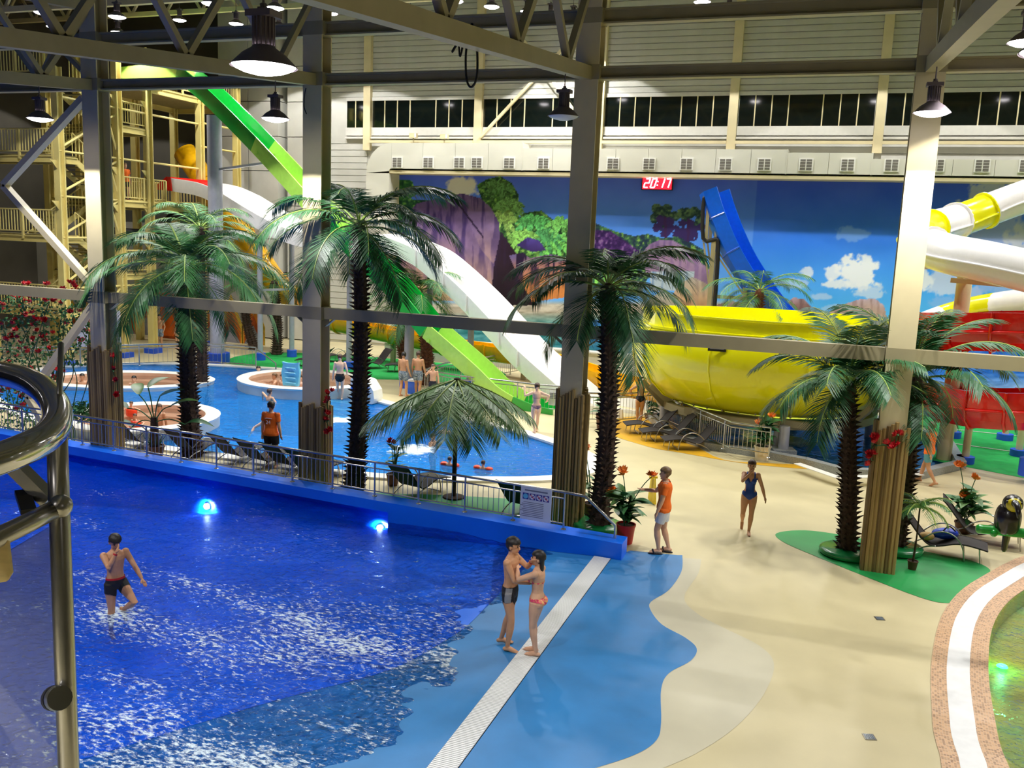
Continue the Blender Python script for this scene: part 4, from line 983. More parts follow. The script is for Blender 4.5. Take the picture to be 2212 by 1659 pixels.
m = MB(); m.bar((-16.2, 35.2, 3.0), (-14.0, 34.6, 3.0), .1, .1); m.bar((-25.86, 36.75, 3.4), (-25.3, 38.6, 3.4), .1, .1); m.bar((-16.2, 35.2, 2.6), (-15.2, 34.9, 3.0), .07, .07); m.build('cross_brace', 'silver_paint', wl)
# --- amber tube and flume
am = thing('amber_slide', 'translucent amber tube slide winding along the back wall', 'water slide', (-25, 40, 0))
ap = [Vector((-33.5, 40.9, 10.2)), Vector((-32.0, 40.7, 8.6))]+[A(x, y, 40.5) for x, y in ((483, 459), (527, 512), (563, 563), (599, 614), (640, 650))]
ap = bez(ap, 6); k = len(ap)
for i in range(0, k-1, 6):
    MB().tube(ap[i:i+7], 0.62, 18, caps=False).build('tube_section', 'slide_amber', am, smooth=True)
    q = ap[min(i+6, k-1)]; q2 = ap[min(i+6, k-1)-1]; d = (q-q2).normalized(); MB().tube([q-d*.05, q+d*.05], 0.68, 18).build('joint_ring', 'slide_amber', am, smooth=0.6)
fp = bez([A(640, 650, 40.5), A(690, 680, 40.2), A(733, 693, 40), A(850, 716, 39.6), A(960, 738, 39.2), A(1060, 752, 38.8), A(1150, 765, 38), A(1230, 785, 37), A(1310, 812, 36.2), A(1380, 838, 35.4), A(1440, 862, 34.6)], 5)
for q in fp: q.z = max(q.z, 0.75)
for i in range(0, len(fp)-1, 5):
    sg_ = fp[i:i+6]; rings = []
    for j, p_ in enumerate(sg_):
        d = (sg_[min(j+1, len(sg_)-1)]-sg_[max(j-1, 0)]).normalized(); s_ = d.cross(Vector((0, 0, 1))).normalized()
        rings.append([p_+s_*(r_*math.cos(a_))+Vector((0, 0, r_*math.sin(a_))) for r_, a_ in [(0.62, PI*(0.92+1.16*u/12)) for u in range(13)]]+[p_+s_*(r_*math.cos(a_))+Vector((0, 0, r_*math.sin(a_))) for r_, a_ in [(0.56, PI*(2.08-1.16*u/12)) for u in range(13)]])
    MB().loft(rings, closed=True, caps=True).build('flume_section', 'slide_amber', am, smooth=0.7)
    q = sg_[-1]; d = (sg_[-1]-sg_[-2]).normalized(); s_ = d.cross(Vector((0, 0, 1))).normalized()
    rg = lambda o: [q+d*o+s_*(r_*math.cos(a_))+Vector((0, 0, r_*math.sin(a_))) for r_, a_ in [(0.69, PI*(0.9+1.2*u/12)) for u in range(13)]]+[q+d*o+s_*(0.62*math.cos(PI*(2.08-1.16*u/12)))+Vector((0, 0, 0.62*math.sin(PI*(2.08-1.16*u/12)))) for u in range(13)]
    MB().loft([rg(-.05), rg(.05)], closed=True, caps=True).build('joint_ring', 'slide_amber', am, smooth=0.7)
for x_, y_ in ((850, 39.6), (1045, 38.8), (1140, 38.0), (1250, 36.8)):
    q = min(fp, key=lambda v: abs(v.x-A(x_, 760, y_).x)); MB().bar((q.x, q.y, 0), (q.x, q.y, q.z-0.55), 0.2, 0.2).build('support_post', 'steel_paint', am)
# --- white low wall with ledge behind the landing pools
m = MB(); m.box((-13, 41.5, 0.55), (17, 0.4, 1.1)); m.box((-13, 41.4, 1.12), (17, 0.7, 0.06)); structure(m.build('wall_ledge', 'wall_panel'), 'low pale wall behind the slides')
# --- blue slide
bs = thing('blue_slide', 'steep blue half-pipe slide dropping from a steel frame before the mural', 'water slide', (-2, 41.5, 0))
bc = bez([A(x, y, 41.5) for x, y in ((1540, 414), (1558, 470), (1590, 545), (1632, 615), (1680, 680), (1740, 735))], 5)
rings = []
for j, p_ in enumerate(bc):
    d = (bc[min(j+1, len(bc)-1)]-bc[max(j-1, 0)]).normalized(); s_ = Vector((0.25, 1, 0)).normalized(); nn_ = s_.cross(d).normalized()
    if nn_.z < 0: nn_ = -nn_
    rings.append([p_-s_*.75+nn_*.5, p_-s_*.72-nn_*.1, p_-s_*.35-nn_*.42, p_+s_*.35-nn_*.42, p_+s_*.72-nn_*.1, p_+s_*.75+nn_*.5, p_+s_*.82+nn_*.5, p_+s_*.79-nn_*.14, p_+s_*.4-nn_*.5, p_-s_*.4-nn_*.5, p_-s_*.79-nn_*.14, p_-s_*.82+nn_*.5])
for i in range(0, len(rings)-1, 5):
    MB().loft(rings[i:i+6], closed=True, caps=True).build('half_pipe_section', 'slide_blue', bs, smooth=0.6)
    if i: r_ = rings[i]; MB().tube([r_[k]*1.0 for k in (11, 10, 9, 8, 7, 6)], 0.045, 6).build('joint_rib', 'slide_blue', bs)
fx0, fx1 = A(1542, 600, 41.9).x, A(1612, 650, 41.9).x; zk = A(1545, 520, 41.6).z; zt_ = A(1528, 430, 41.6).z
for Y in (41.0, 42.3):
    for X in (fx0, fx1): MB().bar((X, Y, 0), (X, Y, zk if X == fx0 else zk-2.0), 0.2, 0.2).build('frame_post', 'steel_paint', bs)
    MB().bar((fx0-.5, Y, zk), (fx0+.6, Y, zk), 0.16, 0.16).build('frame_beam', 'steel_paint', bs)
    MB().bar((fx0-.35, Y, zk), (fx0-.35, Y, zt_), 0.14, 0.14).build('frame_post', 'steel_paint', bs); MB().bar((fx0+.05, Y, zk), (fx0+.05, Y, zt_-0.8), 0.1, 0.1).build('frame_post', 'steel_paint', bs)
    MB().bar((fx0, Y, zk-2.4), (fx0-.45, Y, zk-.1), 0.07, 0.07).build('brace', 'steel_paint', bs); MB().bar((fx0, Y, zk-.4), (fx1, Y, zk-2.4), 0.07, 0.07).build('brace', 'steel_paint', bs); MB().bar((fx0, Y, zk-4.0), (fx1, Y, zk-2.6), 0.07, 0.07).build('brace', 'steel_paint', bs)
    MB().bar((fx0, Y, zk-2.5), (fx1, Y, zk-2.5), 0.08, 0.08).build('frame_beam', 'steel_paint', bs)
m = MB(); P = [A(x, y, 40.9) for x, y in ((1536, 425), (1521, 428), (1519, 515), (1545, 517), (1551, 525), (1549, 590), (1541, 690))]
m.tube(bez(P, 3), 0.09, 8); m.build('water_pipe', 'pipe_black', bs)
# --- yellow bowl
bo = thing('bowl_slide', 'giant bright yellow bowl slide on a ring of steel beams', 'bowl slide', (-1.9, 32.4, 0))
cB = Vector((-1.9, 32.4, 0))
prof_out = [(3.3, 1.0), (3.9, 1.25), (4.45, 1.8), (4.72, 2.4), (4.74, 2.9), (4.62, 3.35), (4.5, 3.5)]
nseg = 10
for s in range(nseg):
    a0, a1 = 2*PI*s/nseg, 2*PI*(s+1)/nseg; us = np.linspace(a0, a1, 8); m = MB()
    tl_ = lambda y: 1.0
    def rp(r_, z_, a_): return cB+Vector((r_*math.cos(a_), r_*math.sin(a_), z_-0.02*r_*math.sin(a_)))
    m.loft([[rp(r_, z_, a_) for a_ in us] for r_, z_ in prof_out]+[[rp(r_, z_, a_) for a_ in us] for r_, z_ in ((4.55, 3.52), (4.55, 3.6), (4.42, 3.62), (4.4, 4.0), (4.46, 4.02), (4.46, 4.06), (4.33, 4.06), (4.32, 3.6), (4.4, 3.1), (4.2, 2.0), (3.6, 1.35), (3.2, 1.1))])
    m.build('bowl_panel', 'slide_yellow', bo, smooth=0.7)
    m = MB(); m.tube([rp(r_+.02, z_, a0) for r_, z_ in prof_out], 0.03, 6); m.build('seam_rib', 'slide_yellow', bo)
mat('bowl_shaded', (150, 160, 40), 0.4, var=0.05)  # bowl yellow turned olive: underside shade put into the colour
MB().lathe([(3.3, 1.02), (2.4, 0.72), (1.3, 0.42), (0.7, 0.3)], cB, 40).build('funnel', 'bowl_shaded', bo, smooth=True)
m = MB(); m.lathe([(3.55, 0.75), (3.75, 0.75), (3.75, 1.0), (3.55, 1.0), (3.55, 0.75)], cB, 40); m.build('ring_beam', 'steel_paint', bo, smooth=0.5)
bolt = MB().ball((0, 0, 0), 0.035, 6, 4).mesh('bolt', 'steel_paint')
for k in range(44):
    a = 2*PI*k/44; q = cB+Vector((3.72*math.cos(a), 3.72*math.sin(a), 1.16)); inst('bolt', bolt, bo, q-bo.location)
for a in np.radians([-78, -150, 140, 75, 10, -40]):
    q = cB+Vector((3.65*math.cos(a), 3.65*math.sin(a), 0.8)); m = MB(); m.tube([(q.x, q.y, -1.0), q], 0.17, 14); m.build('leg', 'silver_paint', bo, smooth=0.6)
    m = MB(); m.bar(q+Vector((0.9*math.cos(a), 0.9*math.sin(a), 0.9)), q, 0.14, 0.18); m.build('knee_brace', 'steel_paint', bo)
m = MB(); q = A(1405, 850, 30.2); m.bar((q.x+1.2, 30.6, 0.5), q+Vector((0, 0, .3)), 0.2, 0.22); m.bar((-4.2, 29.4, 0.95), (0.6, 28.6, 0.95), 0.18, 0.2); m.build('outer_girder', 'steel_paint', bo)
p = G(1690, 985); m = MB(); m.tube([(p.x, p.y, 0.0), (p.x, p.y, 0.95)], 0.16, 16); m.build('leg', 'silver_paint', bo, smooth=0.6); MB().box((p.x, p.y, 0.12), (0.7, 0.6, 0.24), rz=.3).build('leg_plinth', 'granite', bo)
q = A(1549, 752, 27.8); MB().box(q, (0.55, 0.04, 0.2), rz=0.0).build('name_plate', 'black_plastic', bo); MB().box(q+Vector((0, -.025, 0)), (0.42, 0.01, 0.07)).build('plate_print', 'ink_grey', bo)
m = MB(); m.bar((-4.4, 33.5, 0.3), (-6.6, 34.2, 1.5), 0.9, 0.12); m.build('inlet_chute', 'slide_amber', bo)
# --- white and yellow tube spiral and red spiral on the right
ts = thing('tube_spiral', 'white and yellow enclosed tube slide coiling before the mural', 'water slide', (7, 33, 0))
tp = bez([A(2330, 385, 37.0), A(2212, 425, 36.5), A(2130, 455, 36), A(2065, 478, 35), A(2015, 492, 33.4), A(1984, 510, 31.6), A(2002, 532, 30.2), A(2050, 549, 29.4), A(2130, 565, 28.8), A(2230, 588, 28.4), A(2330, 612, 28.2)], 6)
cuts = [(0, 12, 'slide_white'), (12, 18, 'slide_yellow'), (18, 25, 'slide_white'), (25, 37, 'slide_yellow'), (37, 60, 'slide_white')]
for a, b, mt in cuts:
    sg_ = tp[a:b+1]; MB().tube(sg_, 0.58, 20, caps=False).build('tube_section', mt, ts, smooth=True)
    for e, f_ in ((sg_[0], sg_[1]), (sg_[-1], sg_[-2])):
        d = (f_-e).normalized(); MB().tube([e, e+d*.06], 0.66, 20).build('joint_ring', mt, ts, smooth=0.6)
    for sd in (-1, 1): MB().tube([p_+((sg_[min(j+1, len(sg_)-1)]-sg_[max(j-1, 0)]).normalized().cross(Vector((0, 0, 1))).normalized()*sd*.6)-Vector((0, 0, .1)) for j, p_ in enumerate(sg_)], 0.045, 6).build('side_seam', mt, ts, smooth=True)
q = A(2082, 620, 30.5); post(ts, (q.x, q.y, 6.0), 0.22, 'steel_light', foot=None); MB().bar((q.x-.5, q.y-1, 5.6), (q.x+3.2, q.y-1.4, 5.45), 0.12, 0.14).build('bracket_arm', 'steel_light', ts); MB().bar((q.x, q.y, 5.6), (q.x, q.y-1.1, 5.6), .14, .14).build('bracket_arm', 'steel_light', ts)
p2 = bez([A(2330, 640, 33), A(2212, 655, 34), A(2120, 668, 35), A(2050, 685, 35.4), A(1975, 713, 34.6), A(1940, 728, 33.2), A(1935, 745, 32.0)], 5)
for a, b, mt in ((0, 8, 'slide_white'), (8, 16, 'slide_yellow'), (16, 24, 'slide_white'), (24, 30, 'slide_yellow')): MB().tube(p2[a:b+1], 0.5, 18, caps=False).build('tube_section', mt, ts, smooth=True)
rs = thing('red_spiral', 'glossy red half-pipe spiral slide above the green carpet', 'water slide', (7, 30, 0))
def red(path, z_off=0):
    P = bez(path, 6)
    for i in range(0, len(P)-1, 6):
        sg_ = P[i:i+7]; rings = []
        for j, p_ in enumerate(sg_):
            d = (sg_[min(j+1, len(sg_)-1)]-sg_[max(j-1, 0)]).normalized(); s_ = d.cross(Vector((0, 0, 1))).normalized()
            pr = [(-.72, .55), (-.74, .0), (-.66, -.3), (-.35, -.56), (.35, -.56), (.66, -.3), (.74, .0), (.72, .55), (.66, .55), (.68, .02), (.6, -.25), (.32, -.48), (-.32, -.48), (-.6, -.25), (-.68, .02), (-.66, .55)]
            rings.append([p_+s_*a+Vector((0, 0, b)) for a, b in pr])
        MB().loft(rings, closed=True, caps=True).build('flume_section', 'slide_red', rs, smooth=0.6)
        for sd in (-1, 1): MB().tube([p_+((sg_[min(j+1, len(sg_)-1)]-sg_[max(j-1, 0)]).normalized().cross(Vector((0, 0, 1))).normalized()*sd*.77)+Vector((0, 0, .0)) for j, p_ in enumerate(sg_)], 0.05, 6).build('rim_flange', 'slide_red', rs, smooth=True)
        p_, d = sg_[0], (sg_[1]-sg_[0]).normalized(); s_ = d.cross(Vector((0, 0, 1))).normalized()
        MB().tube([p_+s_*a+Vector((0, 0, b)) for a, b in ((-.77, .55), (-.79, 0), (-.7, -.33), (-.37, -.6), (.37, -.6), (.7, -.33), (.79, 0), (.77, .55))], 0.045, 6).build('joint_rib', 'slide_red', rs)
red([A(2006, 716, 31.2), A(2030, 716, 29.9), A(2080, 715, 29.2), A(2150, 715, 28.8), A(2240, 716, 28.6), A(2330, 720, 28.8)])
red([A(1995, 838, 32.5), A(2010, 850, 30.9), A(2050, 868, 29.8), A(2110, 880, 29.2), A(2180, 884, 28.8), A(2260, 884, 28.6), A(2340, 884, 28.7)])
for px, py in ((2058, 945), (2170, 950), (2084, 1000), (2200, 985)):
    q = G(px, py); post(rs, (q.x, q.y, 1.5 if py < 960 else 2.2), 0.11, 'steel_light', fs=2.4, fh=0.22)
MB().tube([A(2200, 1010, 28.5)+Vector((.3, 0, -.2)), A(2200, 1010, 28.5)+Vector((.3, 0, .3))], 0.3, 14).build('footing', 'base_blue', rs)

# ------------------------------------------------------------------ stair tower
TX = -31.5
tw = thing('stair_tower', 'tall pale yellow steel stair tower with railed landings and slide starts', 'stair tower', (-34, 34, 0))
TY = [30.5, 33.9, 35.85, 39.65, 42.7]
for Y in TY:
    for X in (TX, TX-4.2):
        h = 14.5 if Y > 31 else 12.7
        m = MB(); m.box((X, Y-.14, h/2), (0.32, 0.05, h)); m.box((X, Y+.14, h/2), (0.32, 0.05, h)); m.box((X, Y, h/2), (0.06, 0.3, h)); m.build('column', 'tower_yellow', tw)
        if X == TX: MB().box((X, Y, 0.12), (0.6, 0.6, 0.24)).build('footing', 'base_blue', tw)
for X in (-36.2, -41.0): m = MB(); m.box((X, 30.5, 6.3), (0.3, 0.3, 12.6)); m.build('column', 'tower_yellow', tw)
bal = MB().tube([(0, 0, 0), (0, 0, 1)], 0.022, 4, caps=False).mesh('baluster', 'tower_yellow')
def rail(a, b, h=1.05, step=0.15, posts=4):
    a, b = Vector(a), Vector(b); L = (b-a).length; n = int(L/step)
    hr = MB().tube([a+Vector((0, 0, h)), b+Vector((0, 0, h))], 0.032, 6).build('handrail', 'tower_yellow', tw)
    MB().bar(a+Vector((0, 0, .12)), b+Vector((0, 0, .12)), 0.03, 0.05).build('bottom_rail', 'tower_yellow', tw)
    for k in range(n+1):
        p = a+(b-a)*(k/n); o = inst('baluster', bal, hr, p-tw.location+Vector((0, 0, .12)), (0, 0, 0), (1, 1, h-.12))
    for k in range(posts+1): p = a+(b-a)*(k/posts); MB().box(p+Vector((0, 0, h/2-.1)), (0.09, 0.09, h+.2)).build('rail_post', 'tower_yellow', tw)
def slab(x0, x1, y0, y1, z): 
    MB().box(((x0+x1)/2, (y0+y1)/2, z-.04), (x1-x0, y1-y0, 0.08)).build('landing', 'tower_deck', tw)
    m = MB()
    for Y in (y0, y1): m.ibeam((x0, Y, z-.2), (x1, Y, z-.2), 0.14, 0.28, 0.04)
    for X in (x0, x1): m.ibeam((X, y0, z-.2), (X, y1, z-.2), 0.14, 0.28, 0.04)
    m.build('landing_frame', 'tower_yellow', tw)
LZ, RZ = (12.4, 9.1, 5.7, 2.45), (10.8, 7.4, 4.0)
for z in LZ[:3]: slab(-41, TX-.15, 30.4, 31.6, z); rail((-41, 30.36, z), (TX-.2, 30.36, z), posts=5, step=0.165)
slab(-41, TX-.15, 30.4, 31.6, LZ[3]); rail((-41, 30.36, LZ[3]), (TX-.2, 30.36, LZ[3]), posts=5, step=0.165)
for z in RZ: slab(-35.7, TX, 34.0, 36.0, z)
rail((TX, 33.95, 10.8), (TX, 35.8, 10.8), posts=1); rail((TX, 33.95, 7.4), (TX, 37.0, 7.4), posts=2); rail((TX, 33.95, 4.0), (TX, 35.6, 4.0), posts=1)
slab(-35.7, TX, 36.0, 41.5, 7.35); slab(-35.7, TX, 34.5, 43, 12.85); rail((TX, 36.9, 12.9), (TX, 42.8, 12.9), posts=4, step=.18); rail((TX-4, 37.0, 7.4), (TX-.3, 40.6, 7.4), posts=3)
tread = MB().box((0, 0, 0), (1.2, 0.28, 0.05)).mesh('tread', 'tower_deck')
def flight(X, y0, z0, y1, z1):
    n = 10
    for s in (-.62, .62): sr = MB().bar((X+s, y0, z0-.1), (X+s, y1, z1-.1), 0.06, 0.26).build('stringer', 'tower_yellow', tw)
    for k in range(n): inst('tread', tread, sr, Vector((X, y0+(y1-y0)*(k+.5)/n, z0+(z1-z0)*(k+.5)/n))-tw.location)
    a, b = Vector((X+.62, y0, z0)), Vector((X+.62, y1, z1)); hr = MB().tube([a+Vector((0, 0, 1)), b+Vector((0, 0, 1))], 0.03, 6).build('handrail', 'tower_yellow', tw)
    for k in range(15): p = a+(b-a)*(k/14); inst('baluster', bal, hr, p-tw.location, (0, 0, 0), (1, 1, 1.0))
for l, r_ in zip(LZ[:3], RZ): flight(TX-.8, 31.4, l, 34.1, r_)
for l, r_ in zip(LZ[1:], RZ): flight(TX-2.3, 31.4, l, 34.1, r_)
for Y0, Y1 in zip(TY[:-1], TY[1:]):
    zs_ = (11.5, 9.25, 7.35, 5.6, 3.4) if Y0 < 36 else (11.6, 10.4, 7.4)
    for z in zs_: MB().tube([(TX, Y0, z), (TX, Y1, z)], 0.055, 6).build('tie_rod', 'tower_yellow', tw)
for z0, z1 in ((9.25, 11.3), (7.4, 9.2), (5.6, 7.4), (3.5, 5.6), (0.3, 3.4)):
    MB().tube([(TX, 30.6, z0+.15), (TX, 33.8, z1-.1)], 0.055, 6).build('brace', 'tower_yellow', tw)
    MB().tube([(TX, 33.2, z1), (TX, 33.9, z0)], 0.05, 6).build('brace', 'tower_yellow', tw)
for z in (9.0, 5.6, 7.3, 12.2): 
    for Y in TY[:3]: m = MB(); m.add([(TX, Y-.5, z-.15), (TX, Y-.14, z-.15), (TX, Y-.14, z-.55)], [(0, 1, 2)]); m.add([(TX+.04, Y-.5, z-.15), (TX+.04, Y-.14, z-.15), (TX+.04, Y-.14, z-.55)], [(2, 1, 0)]); m.build('gusset', 'tower_yellow', tw)
# black pipe under the slide start
m = MB(); P = [(-32.5, 34.2, 5.95), (-31.9, 37.1, 5.9), (-31.9, 37.6, 6.1), (-31.9, 37.6, 6.6), (-31.6, 38.0, 6.8), (-30.9, 40.6, 6.75)]; m.tube(smooth_line(P, 4), 0.16, 10)
tag(m.build('drain_pipe', 'pipe_black', origin=Vector((-32, 36, 6)), smooth=True), 'thick black water pipe under the white slide start', 'pipe')
# red fire cabinet, notice boards under the tower
p = B(362, 715, -34.5) if False else A(362, 715, 40.9); t = thing('orange_cabinet', 'orange service cabinet with a white notice by the tower foot', 'cabinet', (p.x, 41.2, 0))
MB().box((p.x, 41.25, 1.2), (1.15, 0.5, 2.4)).build('body', 'zig_rust', t); MB().box((p.x, 40.98, 1.25), (1.0, 0.05, 2.2)).build('door', 'cloth_orange', t); MB().box((p.x+.1, 40.93, 1.75), (0.42, 0.02, 0.5)).build('notice', 'paper_white', t); MB().box((p.x, 40.95, 2.5), (1.25, .7, .1)).build('hood', 'zig_rust', t)
for px, py, Y, wd, hh, lb in ((178, 720, 30.2, 0.62, 1.15, 'tall white notice board leaning by the rose bushes'), (250, 705, 31.2, 0.5, 1.4, 'white rules board hanging on the tower beside the cane-clad column')):
    p = A(px, py, Y); t = thing('notice_board', lb, 'board', (p.x, Y, 0)); MB().box(p, (wd, 0.04, hh)).build('panel', 'paper_white', t)
    for s in (-.4, .4): MB().box((p.x+s*wd*.9, Y+.05, p.z/2+hh*.1), (0.05, 0.05, p.z+hh*.2)).build('post', 'rail_steel', t)
    for k in range(4): MB().box((p.x-.05, Y-.025, p.z+hh*.3-k*.09), (wd*.6, 0.006, 0.035)).build('text_line', 'ink_blue', t)
# ------------------------------------------------------------------ railings
def railing(path, h, label, gap=0.12, post_gap=1.15, group=None, mt='rail_steel', z2=0.14, z3=0.12, r=0.022, end_ramp=False):
    P = [Vector(p) for p in path]; t = thing('railing', label, 'railing', P[0], group=group)
    acc = [0]
    for a, b in zip(P[:-1], P[1:]): acc.append(acc[-1]+(b-a).length)
    L = acc[-1]
    def at(s):
        s = min(max(s, 0), L)
        for i in range(len(P)-1):
            if s <= acc[i+1]+1e-9: return P[i]+(P[i+1]-P[i])*((s-acc[i])/max(acc[i+1]-acc[i], 1e-9))
        return P[-1]
    up = Vector((0, 0, 1)); N = max(len(P)-1, 1)
    for z, rr, nm in ((h, r*1.25, 'top_rail'), (h-z2, r*.8, 'upper_rail'), (z3, r*.8, 'lower_rail')): rl_ = MB().tube([p+up*z for p in P], rr, 8).build(nm, mt, t, smooth=0.6)
    npst = max(1, round(L/post_gap)); pm_ = MB().tube([(0, 0, 0), (0, 0, h)], r, 8).mesh('post', mt); bm__ = MB().tube([(0, 0, z3), (0, 0, h-z2)], 0.008, 5, caps=False).mesh('baluster', mt)
    ft = MB().lathe([(0.0, .02), (.05, .015), (.06, 0)], n=10).mesh('post_flange', mt)
    for k in range(npst+1):
        p = at(L*k/npst)-P[0]; inst('post', pm_, t, p); inst('post_flange', ft, t, p)
    nb = int(L/gap)
    for k in range(nb+1): inst('baluster', bm__, rl_, at(L*k/nb)-P[0])
    return t
kp, kq = (-45.0, yk(-45.0)+0.28), (-3.5, yk(-3.5)+0.28)
K = lambda x, y: S(x, y, kp, kq)
xe = K(1217, 1140).x; ke = Vector((xe, yk(xe)+.28, .35))
main = railing([Vector((-24.5, yk(-24.5)+.28, .35)), ke], 0.80, 'long stainless railing with thin bars on the blue wave pool wall', post_gap=1.16, gap=0.125)
m = MB(); a = ke+Vector((0, 0, .8)); b = Vector((xe+.45, yk(xe+.45)+.28, 1.13)); c_ = Vector((-3.72, yk(-3.72)+.28, .62)); d = Vector((-3.72, yk(-3.72)+.28, .35))
m.tube([a, b, c_, d], 0.028, 10); m.build('end_handrail', 'rail_steel', main, smooth=0.6)
railing([G(0, 800), G(90, 797), G(165, 794), G(290, 790), G(345, 788), G(415, 786), G(470, 788), G(520, 791), G(553, 795)], 0.95, 'curved stainless railing along the far lagoon edge', post_gap=1.9, gap=0.2, r=.03)
m = thing('handrail', 'short sloping stainless handrail into the far lagoon edge', 'handrail', G(590, 800)); a, b, c_ = G(553, 800)+Vector((0, 0, 1.0)), G(596, 812)+Vector((0, 0, .55)), G(596, 812)
MB().tube([a, b, c_], 0.03, 8).build('tube', 'rail_steel', m)
railing([G(1150, 800), G(960, 835), G(915, 852), G(1000, 868), G(1085, 878), G(1160, 888), G(1222, 893)], 1.0, 'stainless barrier fence around the green slide landing', post_gap=2.0, gap=0.16, r=.026)
railing([G(1262, 912), G(1330, 914), G(1425, 905), G(1480, 900)], 1.05, 'grey barrier rail where the woman in black leans', post_gap=1.2, gap=0.14, r=.026)
railing([G(1442, 915), G(1500, 940, .2), G(1575, 975, .2), G(1660, 988, .2)], 0.9, 'stainless railing on the granite kerb of the bowl pool', post_gap=1.4, gap=0.13, r=.024)
railing([G(1560, 882), G(1690, 885), G(1800, 890), G(1860, 893)], 0.9, 'far grey railing behind the bowl pool', post_gap=2.2, gap=0.16, r=.024)

# sign on the wave pool railing
p = K(1159, 1088); rz_ = math.atan(-0.076); sg = thing('rules_sign', 'white bathing rules sign with four pictograms on the wave pool railing', 'sign', p+Vector((0.0, -0.05, 0)), rz_)
w_, h_ = 0.70, 0.72
MB().box((0, 0, 0), (w_, 0.012, h_)).build('panel', 'paper_white', sg, local=True)
for k, x in enumerate((-.235, -.08, .075, .23)):
    o = MB().box((x, -.009, .15), (.135, .006, .135)).build('pictogram', 'ink_blue', sg, local=True)
    m = MB(); m.lathe([(.056, 0), (.056, .004), (0, .004)], n=18); q = m.build('disc', 'paper_white' if k else 'float_blue', o, local=True); q.rotation_euler = (PI/2, 0, 0); q.location = (x, -.011, .15)
    if k:
        MB().bar((x-.04, -.018, .19), (x+.04, -.018, .11), .004, .016).build('strike', 'ink_red', o, local=True); MB().bar((x-.02, -.016, .13), (x+.03, -.016, .17), .004, .02).build('figure', 'ink_blue', o, local=True)
MB().box((-.0, -.008, .28), (.52, .004, .03)).build('heading_line', 'ink_grey', sg, local=True)
for k in range(9): MB().box((-.05-.02*(k % 3), -.008, .02-k*.038), (.46+.04*(k % 3), .004, .012)).build('text_line', 'ink_grey', sg, local=True)
# sign on the fence
p = A(1197, 858, 31.6); t = thing('fence_notice', 'small white paper notice on the landing fence beside the column', 'sign', (p.x, p.y, p.z-.35)); MB().box(p, (.42, .02, .62)).build('sheet', 'paper_white', t)
for k in range(4): MB().box(p+Vector((0, -.015, .14-k*.06)), (.34, .006, .03)).build('text_line', 'ink_grey', t)

# ------------------------------------------------------------------ palm trees
def frond_mesh(name, L, a0, a1, nl=34, ll=0.52, mats=('leaf', 'rachis'), seed=0, fold=0.55):
    rs = random.Random(seed); m = MB(); n = 16; pts = [Vector((0, 0, 0))]; tans = []
    for i in range(n):
        a = a0+(a1-a0)*((i+.5)/n)**1.15; d = Vector((math.cos(a), 0, math.sin(a))); tans.append(d); pts.append(pts[-1]+d*(L/n))
    tans.append(tans[-1])
    m.cur = 1; m.tube(pts, [0.022*(1-.8*i/n)+.004 for i in range(n+1)], 5); m.cur = 0
    for k in range(nl):
        s = 0.14+0.86*k/(nl-1); f = s*n; i = min(int(f), n-1); u = f-i; p = pts[i]*(1-u)+pts[i+1]*u; t = tans[i]; up = Vector((-t.z, 0, t.x))
        le = ll*(0.35+0.65*math.sin(PI*min(0.08+s*0.86, 1))**0.8)*(0.9+.2*rs.random())
        for sd in (-1, 1):
            ax = Vector((0, sd, 0)); sw = 0.45+0.55*s
            d = (ax*(1-0.25*s)+t*sw+up*(fold*(1-s)*.7-.15+rs.uniform(-.1, .1))).normalized(); dr = Vector((0, 0, -1))*le*(.22+.12*rs.random())
            w_ = (0.014+0.008*rs.random())*min(1, L/1.6); wv = t*w_
            a_, b_, c_ = p, p+d*le*.5, p+d*le+dr
            m.add([a_-wv*.5, a_+wv*.5, b_+wv*1.2+dr*.22, b_-wv*1.2+dr*.22, c_], [(0, 1, 2, 3), (3, 2, 4)])
    return m.mesh(name, list(mats), recalc=False)
FR = {}
UPR = ((76, 5), (60, -22), (45, -44), (28, -60), (8, -72), (-12, -80)); FLT = ((56, -24), (46, -40), (35, -52), (21, -62), (5, -72), (-14, -80))
def fronds(key, L, mats, ll, nl=34, angs=FLT):
    FR[key] = [frond_mesh('frond', L, math.radians(e0), math.radians(e1), nl, ll, mats, i) for i, (e0, e1) in enumerate(angs)]
fronds('big', 2.6, ('leaf', 'rachis'), 0.74, 62); fronds('mid', 2.25, ('leaf_dark', 'rachis'), 0.68, 58); fronds('far', 2.6, ('leaf', 'rachis'), 0.66, 40); fronds('up', 2.25, ('leaf_dark', 'rachis'), 0.68, 58, UPR); fronds('tiny', 0.62, ('leaf', 'rachis'), 0.2, 18); fronds('dark', 2.5, ('leaf_dark', 'rachis'), 0.74, 62)
